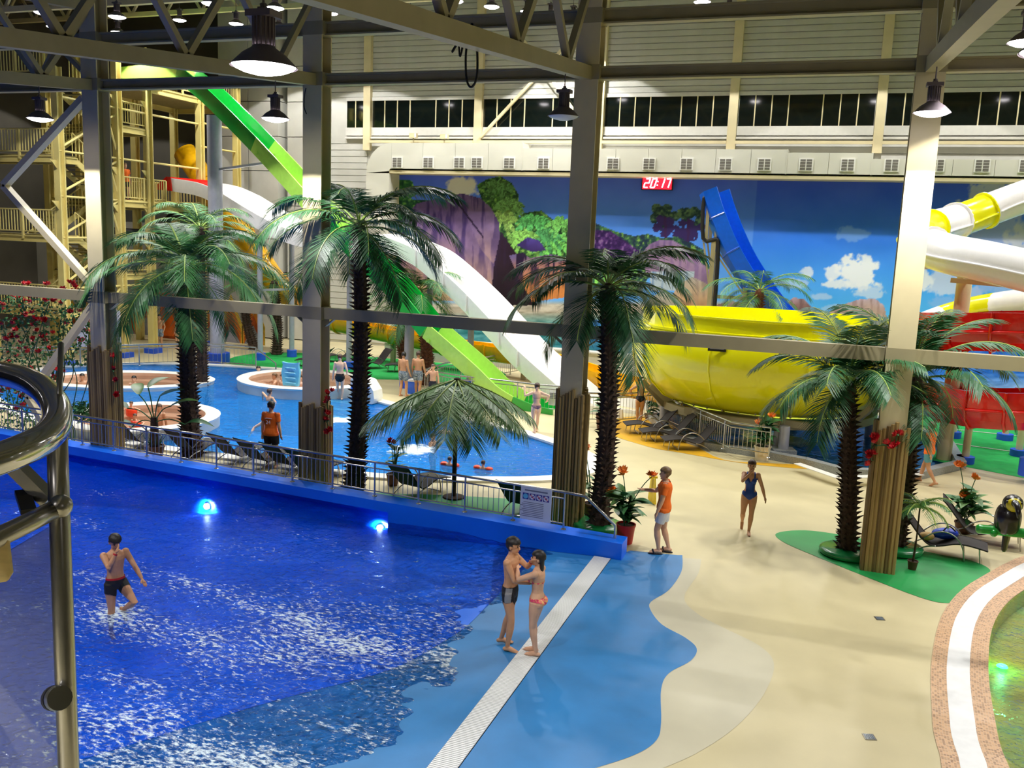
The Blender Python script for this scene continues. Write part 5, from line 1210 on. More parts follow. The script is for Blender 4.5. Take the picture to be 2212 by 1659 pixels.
def trunk_parts(t, base, top, r0, r1, mt, spikes=True, bend=0.12):
    n = 10; P = [base.lerp(top, i/n)+Vector((bend*math.sin(PI*i/n), 0, 0)) for i in range(n+1)]; rad = [r0+(r1-r0)*(i/n)+(.05 if i == 0 else 0) for i in range(n+1)]
    m = MB(); Q = []; Rr = []
    for i in range(n*5+1):
        s = i/5; k = min(int(s), n-1); Q.append(P[k].lerp(P[k+1], s-k)); Rr.append((rad[k]+(rad[k+1]-rad[k])*(s-k))*(1+.10*(i % 2)))
    m.tube(Q, Rr, 12); m.build('trunk', mt, t, smooth=False)
    if spikes:
        m = MB(); L = (top-base).length; nr = int(L/0.105)
        for k in range(nr):
            s = (k+.3)/nr*n; i = min(int(s), n-1); c = P[i].lerp(P[i+1], s-i); rr = rad[i]+(rad[i+1]-rad[i])*(s-i)
            for j in range(7):
                a = 2*PI*j/7+k*.9+random.uniform(-.15, .15); d = Vector((math.cos(a), math.sin(a), 0)); sd = Vector((-d.y, d.x, 0)); l = .10+.07*random.random()
                b = c+d*rr*.95; tip = b+d*l+Vector((0, 0, l*random.uniform(.2, .9)))
                m.add([b-sd*.045, b+sd*.045, b+Vector((0, 0, .07)), tip], [(0, 1, 3), (1, 2, 3), (2, 0, 3)])
        tag(m.build('husk_scales', mt, t, recalc=False), kind='stuff')
    return P[-1]
def palm(base, crown, key, r0, r1, label, mt='trunk', nf=20, sc=1.0, group=None, disc=False, seed=1, bend=0.12, spikes=True, vmax=5):
    rs = random.Random(seed); base, crown = Vector(base), Vector(crown)
    t = thing('palm_tree', label, 'palm tree', base, group=group)
    zb_ = 0.0
    if disc:
        MB().lathe([(.0, .15), (.50, .15), (.56, .13), (.58, .09), (.56, .03), (.40, .0)], base, 32).build('planter_disc', 'planter_green', t, smooth=0.8)
    top = trunk_parts(t, base, crown, r0, r1, mt, spikes, bend)
    MB().ball(top+Vector((0, 0, .05)), r1*1.25, 10, 6, (1, 1, 1.4)).build('crown_heart', mt, t)
    for k in range(nf):
        v = min(int((vmax+1)*(k+.2)/nf), vmax); a = k*2.39996+rs.uniform(-.25, .25)
        inst('frond', FR[key][v], t, top-base+Vector((0, 0, .12+.10*(1-v/5))), (rs.uniform(-.15, .15), rs.uniform(-.06, .06), a), (sc*rs.uniform(.9, 1.1),)*3)
    return t
palm((-16.33, 20.0, 0), A(402, 592, 20.0), 'big', .24, .17, 'palm tree with wide crown beside the leafy banana-like plant', nf=21, sc=1.06, seed=3, bend=-.05)
palm((-10.73, 19.11, 0), A(775, 505, 19.1), 'dark', .20, .14, 'tallest palm tree with a dark slender trunk beside the cane-clad column', nf=20, sc=1.02, seed=5)
palm((-4.42, 18.85, 0.0), A(1312, 640, 18.85), 'mid', .19, .15, 'palm tree on a green disc behind the end of the wave pool railing', nf=20, sc=1.0, disc=True, seed=8)
palm((0.81, 19.55, 0.0), A(1832, 850, 19.55), 'up', .17, .13, 'palm tree on a green disc standing before the cane-clad column on the green island', nf=18, sc=.92, disc=True, seed=12, bend=.03, vmax=4)
palm((1.78, 20.3, 0.0), A(1975, 838, 20.3), 'up', .17, .14, 'leaning palm tree behind the cane-clad column on the green island', nf=18, sc=1.0, disc=True, seed=15, bend=.05, vmax=4)
palm((-15.9, 34.6, 0), A(903, 640, 34.6), 'far', .26, .19, 'reddish-trunked palm tree by the green slide', 'trunk_red', 18, .98, seed=18)
palm((-17.2, 35.6, 0), A(872, 668, 35.6), 'far', .22, .17, 'smaller reddish palm leaning beside the green slide palm', 'trunk_red', 11, .72, seed=19, bend=-.3)
q = A(1640, 640, 38.6); palm((q.x, 38.6, 0), q, 'far', .2, .16, 'palm tree rising behind the yellow bowl slide', 'trunk_red', 18, .9, seed=21)
palm((-26.4, 38.9, 0), A(592, 620, 38.9), 'far', .22, .18, 'far palm with dark trunk beside the silver slide posts', nf=14, sc=.72, seed=23)
palm((-28.2, 39.6, 0), A(530, 625, 39.6), 'far', .22, .18, 'far palm with a curved dark trunk near the silver column', nf=14, sc=.72, seed=26, bend=-.25)
q = A(432, 505, 29.5); palm((q.x, 29.5, -.9), q, 'far', .2, .16, 'tall palm rising from the lagoon island behind the wide-crowned palm', nf=18, sc=.98, seed=29, bend=0)

# ------------------------------------------------------------------ palm-leaf parasol
bp_ = G(980, 1075); zt_ = A(985, 818, bp_.y).z
pr = thing('leaf_parasol', 'parasol thatched with palm leaves on a dark pole by the lagoon', 'parasol', bp_)
MB().tube([(bp_.x, bp_.y, 0), (bp_.x, bp_.y, zt_-.05)], 0.055, 12).build('pole', 'trunk', pr, smooth=0.6)
MB().lathe([(.0, .05), (.26, .04), (.28, 0)], bp_, 20).build('foot_plate', 'trunk', pr)
lf = frond_mesh('thatch_leaf', 2.2, math.radians(-14), math.radians(-40), 60, 0.70, ('leaf_light', 'rachis'), 4, fold=.15)
lf2 = frond_mesh('thatch_leaf', 2.1, math.radians(-16), math.radians(-52), 60, 0.66, ('leaf', 'rachis'), 6, fold=.05)
for k in range(18):
    a = 2*PI*k/18+.1; inst('thatch_leaf', lf if k % 3 else lf2, pr, (0, 0, zt_-.05+(.03 if k % 2 else 0)), (random.uniform(-.12, .12), 0, a), (random.uniform(.92, 1.08),)*3)
for k in range(6):
    a = 2*PI*k/6; MB().tube([(bp_.x, bp_.y, zt_-.75), (bp_.x+1.2*math.cos(a), bp_.y+1.2*math.sin(a), zt_-.62)], .018, 6).build('rib_strut', 'trunk', pr)
MB().ball((bp_.x, bp_.y, zt_-.02), .09, sc=(1, 1, .6)).build('finial', 'trunk', pr)

# ------------------------------------------------------------------ sun loungers
def lounger_proto():
    prof = [(0.0, .30), (.2, .335), (.42, .36), (.62, .345), (.85, .27), (1.02, .235), (1.16, .27), (1.32, .42), (1.5, .64), (1.66, .83), (1.74, .90)]
    P = smooth_line([Vector((x, 0, z)) for x, z in prof], 4); g = {}
    m = MB(); w_ = .30
    m.loft([[p+Vector((0, -w_, .008)), p+Vector((0, w_, .008)), p+Vector((0, w_, -.008)), p+Vector((0, -w_, -.008))] for p in P], closed=True, caps=True); g['sling'] = m.mesh('sling', 'sling', smooth=0.6)
    for s in (-1, 1):
        m = MB(); m.tube([p+Vector((0, s*.315, 0)) for p in P], .018, 7); g['side_tube%d' % s] = m.mesh('side_tube', 'sling', smooth=True)
        arc = smooth_line([Vector((.42, s*.34, .0)), Vector((.47, s*.345, .28)), Vector((.62, s*.35, .50)), Vector((.85, s*.35, .58)), Vector((1.08, s*.345, .50)), Vector((1.24, s*.335, .36))], 5)
        m = MB(); m.tube(arc, .016, 7); g['arm_arc%d' % s] = m.mesh('arm_arc', 'brushed', smooth=True)
        arc = smooth_line([Vector((.98, s*.325, .235)), Vector((1.15, s*.33, .2)), Vector((1.35, s*.335, .1)), Vector((1.45, s*.335, .0))], 5)
        m = MB(); m.tube(arc, .016, 7); g['rear_leg%d' % s] = m.mesh('rear_leg', 'brushed', smooth=True)
        m = MB(); m.tube([(.16, s*.3, .32), (.12, s*.3, .0)], .014, 6); g['front_leg%d' % s] = m.mesh('front_leg', 'brushed')
    m = MB(); m.tube([(0.43, -.34, .03), (.43, .34, .03)], .013, 6); g['cross_bar'] = m.mesh('cross_bar', 'brushed')
    return g
LG = lounger_proto()
def lounger(p, rz, label, group=None):
    t = thing('sun_lounger', label, 'sun lounger', p, rz, group)
    for k, me in LG.items(): inst(me.name.split('.')[0], me, t)
    return t
def ldir(a, b): d = b-a; return math.atan2(d.y, d.x)
a1, b1 = G(1345, 932), G(1452, 918); hd = ldir(a1, b1)
for k, (px, py) in enumerate(((1348, 934), (1382, 950), (1430, 968))):
    lounger(G(px, py), 0.42, ['dark wicker lounger nearest the woman in the black swimsuit', 'middle dark lounger of the three by the bowl pool', 'dark lounger beside the yellow floor band and granite kerb'][k])
for px, py, lb in ((640, 1046, 'dark lounger beside the wood-clad column, behind the lifeguard'), (586, 1030, 'dark lounger at the feet of the attendant numbered 24'), (530, 1020, 'dark lounger between the wide-crowned palm and the attendant numbered 24'), (862, 1080, 'dark lounger in front of the red-flowered plant behind the railing'),
        (1100, 1122, 'dark lounger partly hidden by the bathing rules sign'), (472, 1008, 'dark lounger at the foot of the wide-crowned palm'), (258, 976, 'dark lounger by the cane-clad column near the roses'), (375, 996, 'dark lounger at the foot of the paddle-leaved plant')):
    q = G(px, py); lounger((q.x+.40, q.y+1.55, 0), -1.82, lb)
for px, py, rz, lb in ((640, 790, .3, 'far dark lounger on the green carpet behind the whirlpool'), (770, 798, 1.0, 'far dark lounger with raised back on the green carpet'), (832, 802, .4, 'far dark lounger behind the two men'), (700, 782, .9, 'far dark lounger at the back of the green carpet')): lounger(G(px, py), rz, lb)
lr = lounger(G(2130, 1212), PI-.12, 'lounger holding a blue and tan bag beside the shallow pool'); lounger(G(2215, 1185), PI-.1, 'lounger behind the toucan figure beside the shallow pool')
p = lr.location+Vector((-.95, .12, .30)); t = thing('beach_bag', 'blue beach bag with a tan pouch lying on the lounger', 'bag', p, .4)
MB().ball((.15, 0, .13), .2, 12, 8, (1.5, .8, .6)).build('bag_body', 'bag_blue', t, local=True, smooth=True); MB().ball((-.28, -.05, .08), .14, 10, 7, (1.2, .9, .65)).build('tan_pouch', 'bag_tan', t, local=True, smooth=True)
MB().tube(smooth_line([(0, -.12, .18), (.12, -.16, .34), (.3, -.12, .22)], 5), .015, 6).build('strap', 'cloth_navy', t, local=True)

# ------------------------------------------------------------------ potted and climbing plants
def leaf_mesh(name, L, W, mt, curl=.35, seed=0):
    m = MB(); n = 7; rows = []
    for i in range(n+1):
        s = i/n; w_ = W*math.sin(PI*(0.06+.94*s)**.85)*.5+.002; z = -curl*L*s*s; x = L*s*(1-.12*s)
        rows.append([Vector((x, -w_, z+w_*.35)), Vector((x, 0, z)), Vector((x, w_, z+w_*.35))])
    m.loft(rows); return m.mesh(name, mt, smooth=True, recalc=False)
LF = {'canna': leaf_mesh('leaf', .46, .19, 'leaf'), 'canna2': leaf_mesh('leaf', .42, .17, 'leaf_light'), 'dark': leaf_mesh('leaf', .4, .17, 'leaf_dark'), 'banana': leaf_mesh('leaf', .85, .32, 'leaf_light', .25), 'banana2': leaf_mesh('leaf', .8, .28, 'leaf_dark', .5)}
def bloom_mesh(name, mt, r=.085, n=9, flare=.7):
    m = MB()
    for j in range(n):
        a = 2*PI*j/n*1.618*2; e = .35+.6*(j % 3)/2; d = Vector((math.cos(a)*math.cos(e*flare), math.sin(a)*math.cos(e*flare), math.sin(e*flare)+.25)); s = Vector((-math.sin(a), math.cos(a), 0))
        m.add([(0, 0, 0), d*r*.6-s*r*.38, d*r*1.15, d*r*.6+s*r*.38], [(0, 1, 2, 3)])
    m.ball((0, 0, r*.3), r*.32, 6, 4); return m.mesh(name, mt, recalc=False)
BL = {'orange': bloom_mesh('blossom', 'petal_orange', .12), 'red': bloom_mesh('blossom', 'petal_red', .085, 12, .9), 'redbig': bloom_mesh('blossom', 'petal_red', .11, 12, .9)}
def pot(t, base, r0, r1, h, mt): MB().lathe([(0, .0), (r0, .0), (r1, h*.9), (r1*1.06, h*.9), (r1*1.06, h), (r1*.94, h), (r1*.92, h*.9), (0, h*.9)], base, 22).build('pot', mt, t, smooth=0.5); MB().lathe([(0, h*.905), (r1*.92, h*.9)], base, 16).build('soil', 'soil', t)
def canna(base, label, ph, pr, pmt, height, flowers, leaves='canna', seed=0, n=16, fl='orange', sc=1.0):
    rs = random.Random(seed); base = Vector(base); t = thing('flowering_plant', label, 'potted plant', base)
    if ph: pot(t, base, pr*.78, pr, ph, pmt)
    for k in range(4):
        a = rs.random()*6.3; tip = base+Vector((.16*math.cos(a), .16*math.sin(a), ph+height*(.6+.3*rs.random()))); st = smooth_line([base+Vector((.04*math.cos(a), .04*math.sin(a), ph*.85)), base.lerp(tip, .6)+Vector((0, 0, .05)), tip], 5)
        MB().tube(st, .014, 6).build('stem', 'leaf_dark', t)
        for j in range(n//4):
            s = st[int((.25+.75*j/(n/4))*(len(st)-1))]; b = rs.random()*6.3; key = leaves if rs.random() > .35 else ('canna2' if leaves == 'canna' else 'canna')
            inst('leaf', LF[key], t, s-base, (rs.uniform(-.3, .3), rs.uniform(-.9, -.1), b), (sc*rs.uniform(.8, 1.15),)*3)
    for (px, py) in flowers:
        q = A(px, py, base.y); s0 = base+Vector((0, 0, ph+height*.3)); MB().tube(smooth_line([s0, s0.lerp(q, .6)+Vector((0, 0, .08)), q], 5), .010, 5).build('flower_stalk', 'leaf_dark', t)
        for j in range(3): inst('blossom', BL[fl], t, q-base+Vector((rs.uniform(-.04, .04), rs.uniform(-.04, .04), rs.uniform(-.04, .04))), (rs.uniform(-.8, .8), rs.uniform(-.8, .8), rs.random()*6))
    return t
canna(G(1350, 1172), 'orange-flowered leafy plant in a red pot at the end of the wave pool wall', .42, .2, 'pot_red', .95, [(1345, 1022), (1410, 1028), (1322, 1062)], seed=4, n=40, sc=1.2)
canna(G(1645, 994), 'orange-flowered dark plant in a white square-shouldered pot by the bowl pool', .45, .24, 'pot_white', .95, [(1640, 913), (1667, 900)], 'dark', seed=6, n=40, sc=1.15)
canna(G(2080, 1150), 'tall orange-flowered leafy plant behind the bag lounger', .25, .2, 'pot_brown', .95, [(2073, 1004), (2107, 1036), (2080, 1070)], 'canna', seed=9, n=40, sc=1.15)
canna(G(848, 1048), 'red-flowered plant behind the railing beside the tallest palm', .3, .16, 'pot_brown', .85, [(845, 955)], 'dark', seed=14, n=16, fl='red', sc=.8)
canna((-4.85, 19.75, 0), 'leafy plant half hidden behind the palm on the green disc', .3, .16, 'pot_brown', 1.0, [(1262, 965)], 'canna', seed=16, n=14)
canna(G(1400, 905), 'small leafy plant behind the three loungers', .2, .14, 'pot_brown', .7, [], 'dark', seed=17, n=14)
canna(G(1300, 925), 'bushy plant beside the barrier rail at the white slide', .5, .22, 'pot_brown', .9, [], 'canna', seed=18, n=16)
# banana-like plant
bb = G(335, 985); t = thing('banana_plant', 'tall plant with large paddle leaves on arching stalks behind the railing', 'plant', bb); pot(t, bb, .2, .26, .3, 'pot_brown')
MB().tube([bb+Vector((0, 0, .25)), bb+Vector((0, 0, 1.1))], [.14, .09], 12).build('stem_base', 'trunk', t)
for px, py, key, rz in ((300, 830, 'banana', 2.4), (345, 835, 'banana', .6), (275, 860, 'banana2', 3.0), (370, 855, 'banana', .2), (285, 900, 'banana2', 3.2), (400, 895, 'banana2', .1), (320, 815, 'banana', 1.4)):
    q = A(px, py+22, bb.y+.1*math.sin(px)); s0 = bb+Vector((0, 0, .95)); MB().tube(smooth_line([s0, s0.lerp(q, .5)+Vector((0, 0, .12)), q], 5), .016, 6).build('leaf_stalk', 'leaf', t)
    inst('leaf', LF[key], t, q-bb, (random.uniform(-.3, .3), -.5, rz), (1.05, 1.05, 1.05))
for k in range(9): a = k*.7; MB().tube([bb+Vector((.1*math.cos(a), .1*math.sin(a), .3)), bb+Vector((.32*math.cos(a), .32*math.sin(a), .62))], [.02, .004], 5).build('sucker', 'leaf_dark', t)
# small tree
def leaf_cloud(name, t, c, rad, n, mt, ls=.09, seed=0, flat=.8):
    rs = random.Random(seed); m = MB()
    for _ in range(n):
        d = Vector((rs.gauss(0, 1), rs.gauss(0, 1), rs.gauss(0, 1))).normalized()*(rs.random()**.45); p = Vector(c)+Vector((d.x*rad[0], d.y*rad[1], d.z*rad[2])); u = Vector((rs.gauss(0, 1), rs.gauss(0, 1), rs.gauss(0, .6))).normalized(); v = u.orthogonal().normalized()
        m.add([p-u*ls*.5, p+v*ls*.28, p+u*ls*.5, p-v*ls*.28], [(0, 1, 2, 3)])
    return tag(m.build(name, mt, t, recalc=False), kind='stuff')
tb = G(178, 958); t = thing('small_tree', 'small round leafy tree between the railing and the whirlpool', 'tree', tb); MB().tube([tb, tb+Vector((.03, 0, .9))], [.035, .025], 8).build('trunk', 'trunk', t)
leaf_cloud('foliage', t, A(180, 890, tb.y), (.42, .4, .33), 420, 'leaf', .12, 3)
# potted dwarf palm
b0 = G(1970, 1230); t = thing('dwarf_palm', 'thin-stemmed dwarf palm in a small brown pot on the green island', 'potted plant', b0); pot(t, b0, .075, .1, .19, 'pot_brown')
cr_ = A(1987, 1098, b0.y); MB().tube(smooth_line([b0+Vector((0, 0, .17)), b0.lerp(cr_, .5)+Vector((.01, 0, 0)), cr_], 5), [.022]*5+[.016]*6, 8).build('stem', 'trunk', t)
for k in range(15): inst('frond', FR['tiny'][min(k//3, 5)], t, cr_-b0+Vector((0, 0, .03)), (0, 0, k*2.4), (random.uniform(.85, 1.15),)*3)
# climbing roses beside the first column
rb = Vector((-20.6, YR+.55, 0)); t = thing('climbing_rose', 'dense climbing rose covered in red blooms around the left bracing', 'rose bush', rb)
rs = random.Random(5)
def rosept(px, py): return A(px, py, YR+.55+rs.uniform(-.25, .25))
stems = []
for k in range(16):
    x0_ = 5+k*12; pts = [A(x0_+rs.uniform(-10, 10), 985, YR+.5)]
    for j in range(5): pts.append(rosept(x0_+rs.uniform(-24, 24), 930-j*(62+rs.uniform(-8, 8))))
    P = smooth_line(pts, 5); P[0].z = max(P[0].z, 0.0); MB().tube(P, .014, 5).build('stem', 'leaf_dark', t)
n = 0
cand = []
while n < 150:
    px, py = rs.uniform(-25, 205), rs.uniform(612, 900)
    if py > 780 and px > 135: continue
    if px > 150 and py > 740: continue
    p = rosept(px, py); inst('rose_bloom', BL['red'], t, p-rb, (rs.uniform(-.9, .3), rs.uniform(-.7, .7), rs.random()*6), (rs.uniform(.95, 1.5),)*3); n += 1
m = MB()
for _ in range(2600):
    px, py = rs.uniform(-25, 200), rs.uniform(625, 930)
    if py > 790 and px > 130: continue
    p = rosept(px, py); u = Vector((rs.gauss(0, 1), rs.gauss(0, 1), rs.gauss(0, 1))).normalized(); v = u.orthogonal().normalized(); ls = .11; m.add([p-u*ls*.5, p+v*ls*.3, p+u*ls*.5, p-v*ls*.3], [(0, 1, 2, 3)])
tag(m.build('foliage', 'leaf', t, recalc=False), kind='stuff')
# rose sprigs tied to the columns
def sprig(X, pts, label, side=0.36, seed=2):
    rs = random.Random(seed); P = [A(px, py, YR+(-.34 if side == 0 else -.1)) for px, py in pts]; t = thing('rose_sprig', label, 'flowers', P[0]); MB().tube(smooth_line(P, 4), .012, 5).build('stem', 'leaf_dark', t)
    for p in P:
        for j in range(2): inst('rose_bloom', BL['redbig'], t, p-P[0]+Vector((rs.uniform(-.07, .07), rs.uniform(-.1, 0), rs.uniform(-.06, .06))), (rs.uniform(0, 1.2), rs.uniform(-.7, .7), rs.random()*6), (.8,)*3)
        for j in range(3): inst('leaf', LF['dark'], t, p-P[0], (rs.uniform(-.5, .5), rs.uniform(-.5, .5), rs.random()*6), (.3,)*3)
sprig(CX[0], [(250, 768), (244, 800), (252, 822), (254, 848)], 'red rose sprig on the column beside the climbing roses', seed=3)
sprig(CX[1], [(712, 848), (706, 866), (709, 890), (705, 905), (712, 930)], 'red rose sprig on the column beside the tallest palm', seed=4)
sprig(CX[3], [(1938, 938), (1932, 960), (1914, 962), (1890, 960), (1884, 942), (1882, 978), (1880, 996)], 'red rose sprig across the column on the green island', 0, seed=6)

# ------------------------------------------------------------------ wet floor sign, toucan figure
q = G(1408, 1085); t = thing('caution_sign', 'yellow folding floor sign behind the potted orange flowers', 'sign', q, .5)
for s in (-1, 1):
    m = MB(); m.bar((0, s*.16, 0), (0, s*.02, .62), .26, .03, (1, 0, 0)); m.build('leaf_panel', 'flower_yellow', t, local=True)
MB().box((0, 0, .64), (.2, .06, .05)).build('hinge_grip', 'flower_yellow', t, local=True)
Yt = 15.5; c = A(2176, 1125, Yt); t = thing('toucan_figure', 'glossy black toucan figure with a yellow face perched on the green branch', 'figure', A(2178, 1148, Yt))
def at2(px, py, dy=0): return A(px, py, Yt+dy)
body = [at2(2178, 1152), at2(2177, 1140), at2(2177, 1120), at2(2178, 1104), at2(2181, 1094)]
MB().tube(smooth_line(body, 4), [.10]+[.13+.06*math.sin(PI*i/14) for i in range(15)]+[.10], 16).build('body', 'bird_black', t, smooth=True)
hc = at2(2188, 1088, -.05); MB().ball(hc, .145, 14, 10, (1.05, 1.0, 1.0)).build('head', 'bird_black', t, smooth=True); MB().ball(hc+Vector((.0, -.07, .0)), .115, 12, 8, (1.05, .8, 1.0)).build('face', 'bird_yellow', t, smooth=True)
bk = [hc+Vector((0, -.12, .04)), hc+Vector((.02, -.24, .02)), hc+Vector((.03, -.31, -.06)), hc+Vector((.03, -.32, -.14))]; MB().tube(smooth_line(bk, 4), [.06, .058, .055, .05, .048, .045, .042, .04, .035, .03, .025, .018, .008], 10).build('beak', 'bird_black', t, smooth=True)
for s in (-1, 1):
    MB().ball(hc+Vector((s*.10, -.10, .045)), .022, 8, 6).build('eye', 'bird_black', t, smooth=True)
    wg = at2(2177+s*22, 1122); MB().ball(wg, .15, 10, 8, (.35, .6, 1.1)).build('wing', 'bird_black', t, smooth=True)
    MB().ball(at2(2178+s*8, 1143, -.08), .04, 8, 6, (1, 1.3, .6)).build('foot', 'bird_red', t, smooth=True)
tl_ = [at2(2177, 1150, .05), at2(2172, 1170, .05), at2(2168, 1192, .02)]; MB().tube(smooth_line(tl_, 4), [.07, .08, .085, .085, .08, .075, .07, .06, .03], 10, flat=.4).build('tail', 'bird_black', t, smooth=True)
t = thing('play_branch', 'glossy green artificial branch over the shallow pool edge', 'play structure', A(2250, 1160, Yt))
P = [A(2108, 1142, Yt), A(2150, 1146, Yt), A(2200, 1151, Yt), A(2260, 1155, Yt), A(2330, 1150, Yt)]; MB().tube(smooth_line(P, 5), [.05]+[.075]*20, 12).build('branch', 'branch_green', t, smooth=True); MB().ball(P[0]+Vector((.25, -.06, -.02)), .06, 8, 6).build('knot', 'branch_green', t, smooth=True)
q = A(2330, 1150, Yt); MB().tube([(q.x, q.y, 0), q], .11, 14).build('trunk_post', 'branch_green', t, smooth=0.6)
# blue inflatable at the whirlpool, diving block
q = A(629, 806, J1.y-1.9)-Vector((0, 0, .07)); t = thing('inflatable', 'pale blue inflatable lilo standing on the whirlpool rim', 'inflatable', q-Vector((0, 0, .4)))
m = MB(); m.loft([[q+Vector((x*math.cos(.2), x*math.sin(.2)+.06*b, z)) for x, z in ((-.3, -.42), (.3, -.42), (.36, .1), (.3, .4), (.34, .5), (.15, .46), (-.15, .46), (-.34, .5), (-.3, .4), (-.36, .1))] for b in (-1, 1)], closed=True, caps=True); m.build('float_body', 'float_blue', t)
for k in range(4): MB().tube([q+Vector((-.24, -.08, -.3+k*.19)), q+Vector((.24, -.08, -.3+k*.19))], .03, 6).build('air_ridge', 'float_blue', t)
q = G(792, 868); t = thing('start_block', 'white moulded block with blue stripe on the lagoon edge', 'block', q); m = MB(); rg = [Vector((x, 0, z)) for x, z in ((-.5, 0), (.42, 0), (.5, .2), (.46, .5), (.2, .85), (-.2, .95), (-.5, .9))]
m.loft([[q+p_+Vector((0, y, 0)) for p_ in rg] for y in (-.35, .35)], closed=True, caps=True); m.build('body', 'pool_white', t, smooth=0.5); MB().box(q+Vector((-.1, -.36, .55)), (.7, .03, .25)).build('blue_stripe', 'slide_blue', t); MB().box(q+Vector((-.05, -.36, .3)), (.8, .03, .12)).build('grey_stripe', 'pool_grey', t)
q = G(895, 850); t = thing('blue_box', 'small blue and white box standing by the two men', 'box', q); MB().box(q+Vector((0, 0, .25)), (.42, .35, .5)).build('body', 'slide_blue', t); MB().box(q+Vector((0, 0, .54)), (.44, .37, .08)).build('lid', 'cloth_white', t)
# ------------------------------------------------------------------ people
def ik(a, c, l1, l2, pole):
    a, c = Vector(a), Vector(c); d = c-a; L = min(d.length, (l1+l2)*.995); d = d.normalized(); c = a+d*L
    x = (l1*l1-l2*l2+L*L)/(2*L); h = math.sqrt(max(l1*l1-x*x, 0)); p = Vector(pole); p = (p-d*p.dot(d)); p = p.normalized() if p.length > 1e-6 else Vector((0, 1, 0))
    return a+d*x+p*h, c
def ell(c, X, Y, a, b, n=16): return [c+X*(a*math.cos(2*PI*j/n))+Y*(b*math.sin(2*PI*j/n)) for j in range(n)]
def person(label, pos, rz, h=1.75, female=False, skin='skin', hair='hair_black', long_hair=False, lean=0.0, head=(0, 0), rh=None, lh=None, rpole=(.4, -1, -.3), lpole=(-.4, -1, -.3),
           rf=(.10, 0, .08), lf=(-.10, 0, .08), rk=(.1, 1, 0), lk=(-.1, 1, 0), wear=(), voxel=.012, group=None, face=False, bulk=1.0, cat='person', rfd=None, lfd=None, sandals=False, band=None, curl=.35, bald=False):
    s = h/1.75; t = thing('person', label, cat, pos, rz, group); m = MB(); B_ = []
    X = Vector((1, 0, 0)); pelvis = Vector((0, 0, .93)); sp = Vector((0, math.sin(lean), math.cos(lean))); Fd = X.cross(sp)*-1; Fd = sp.cross(X)*1.0
    if Fd.y < 0: Fd = -Fd
    sh = .165 if not female else .145; hp = .155 if not female else .172; wa = .130 if not female else .112; k = bulk
    def tp(z): return pelvis+sp*(z-.93)
    prof = [(.84, .09, .085), (.88, hp*.86, .105), (.94, hp, .118), (1.0, hp*.95, .112), (1.08, wa*1.03, .092), (1.14, wa, .09), (1.24, wa*1.10, .10), (1.34, sh*.97, .112), (1.40, sh*.98, .105), (1.445, sh*.86, .085), (1.48, .085, .068), (1.50, .06, .058)]
    m.loft([ell(tp(z), X, Fd, a*k, b*k) for z, a, b in prof], closed=True, caps=True); B_.append(('torso', tp(.84), tp(1.5)))
    if female:
        for sd in (-1, 1): m.ball(tp(1.30)+X*sd*.068+Fd*.085, .062, 12, 8)
        for sd in (-1, 1): m.ball(tp(.91)+X*sd*.075-Fd*.06, .092, 12, 8)
    nk0 = tp(1.46); hc = tp(1.60)+Fd*.015; m.tube([nk0, hc], [.058, .052], 12); B_.append(('neck', nk0, hc-sp*.06))
    hy, hpz = head; HR = Matrix.Rotation(hy, 3, 'Z') @ Matrix.Rotation(hpz, 3, 'X'); hl = lambda x, y, z: hc+HR @ Vector((x*1.07, y*1.07, z*1.07+.04))
    def hball(c, r, sc):
        rs_ = []; c = Vector(c)
        for i in range(10):
            th = PI*i/9; q = max(math.sin(th), .02); rs_.append([hl(c.x+r*sc[0]*q*math.cos(2*PI*j/14), c.y+r*sc[1]*q*math.sin(2*PI*j/14), c.z-r*sc[2]*math.cos(th)) for j in range(14)])
        m.loft(rs_, closed=True, caps=True)
    hball((0, -.005, .025), .1, (.78, .98, .95)); hball((0, .018, -.045), .075, (.78, .98, 1.0)); hball((0, .095, -.015), .017, (.8, 1.3, 1.5)); hball((0, .062, -.095), .03, (1, 1, .8))
    for sd in (-1, 1): hball((sd*.078, -.005, -.01), .022, (.5, .9, 1.4))
    B_.append(('head', hl(0, 0, -.09), hl(0, 0, .1)))
    ends = {}
    for sd, hd, pole, nm in ((1, rh, rpole, 'R'), (-1, lh, lpole, 'L')):
        S0 = tp(1.425)+X*sd*(sh+.012); hd = Vector(hd) if hd is not None else Vector((sd*.27, .03, .86)); E, W = ik(S0, hd, .285, .25, pole)
        m.ball(S0, .062*k, 12, 8); m.tube([S0, S0.lerp(E, .45), E, E.lerp(W, .35), W], [.055*k, .051*k, .041*k, .042*k, .028*k], 12); m.ball(E, .037*k, 10, 6)
        d = (W-E).normalized(); sdv = d.cross(Vector((0, 0, 1)));
        if sdv.length < .1: sdv = Vector((0, 1, 0))
        sdv = sdv.normalized(); nv = d.cross(sdv).normalized()
        # palm, four fingers, thumb
        pc = W+d*.05; m.tube([W, W+d*.03, pc, W+d*.09], [.024, .032, .036, .032], 12, flat=.62)
        for j in range(4):
            o = (j-1.5)*.018; b = W+d*.085+sdv*o; l = (.062, .072, .068, .052)[j]; c1 = b+d*l*.55-nv*curl*.02*sd; c2 = c1+(d-nv*curl*1.3*sd).normalized()*l*.55; m.tube([b-d*.02, b, c1, c2], [.0105, .0105, .0098, .0075], 8)
        b = W+d*.035+sdv*.03; m.tube([W+d*.02+sdv*.01, b, b+(d*.8+sdv*.7).normalized()*.035, b+(d*.95+sdv*.45).normalized()*.06], [.013, .0125, .011, .008], 8)
        B_ += [('uarm'+nm, S0, E), ('farm'+nm, E, W), ('hand'+nm, W, W+d*.15)]; ends['wr'+nm] = (W, d)
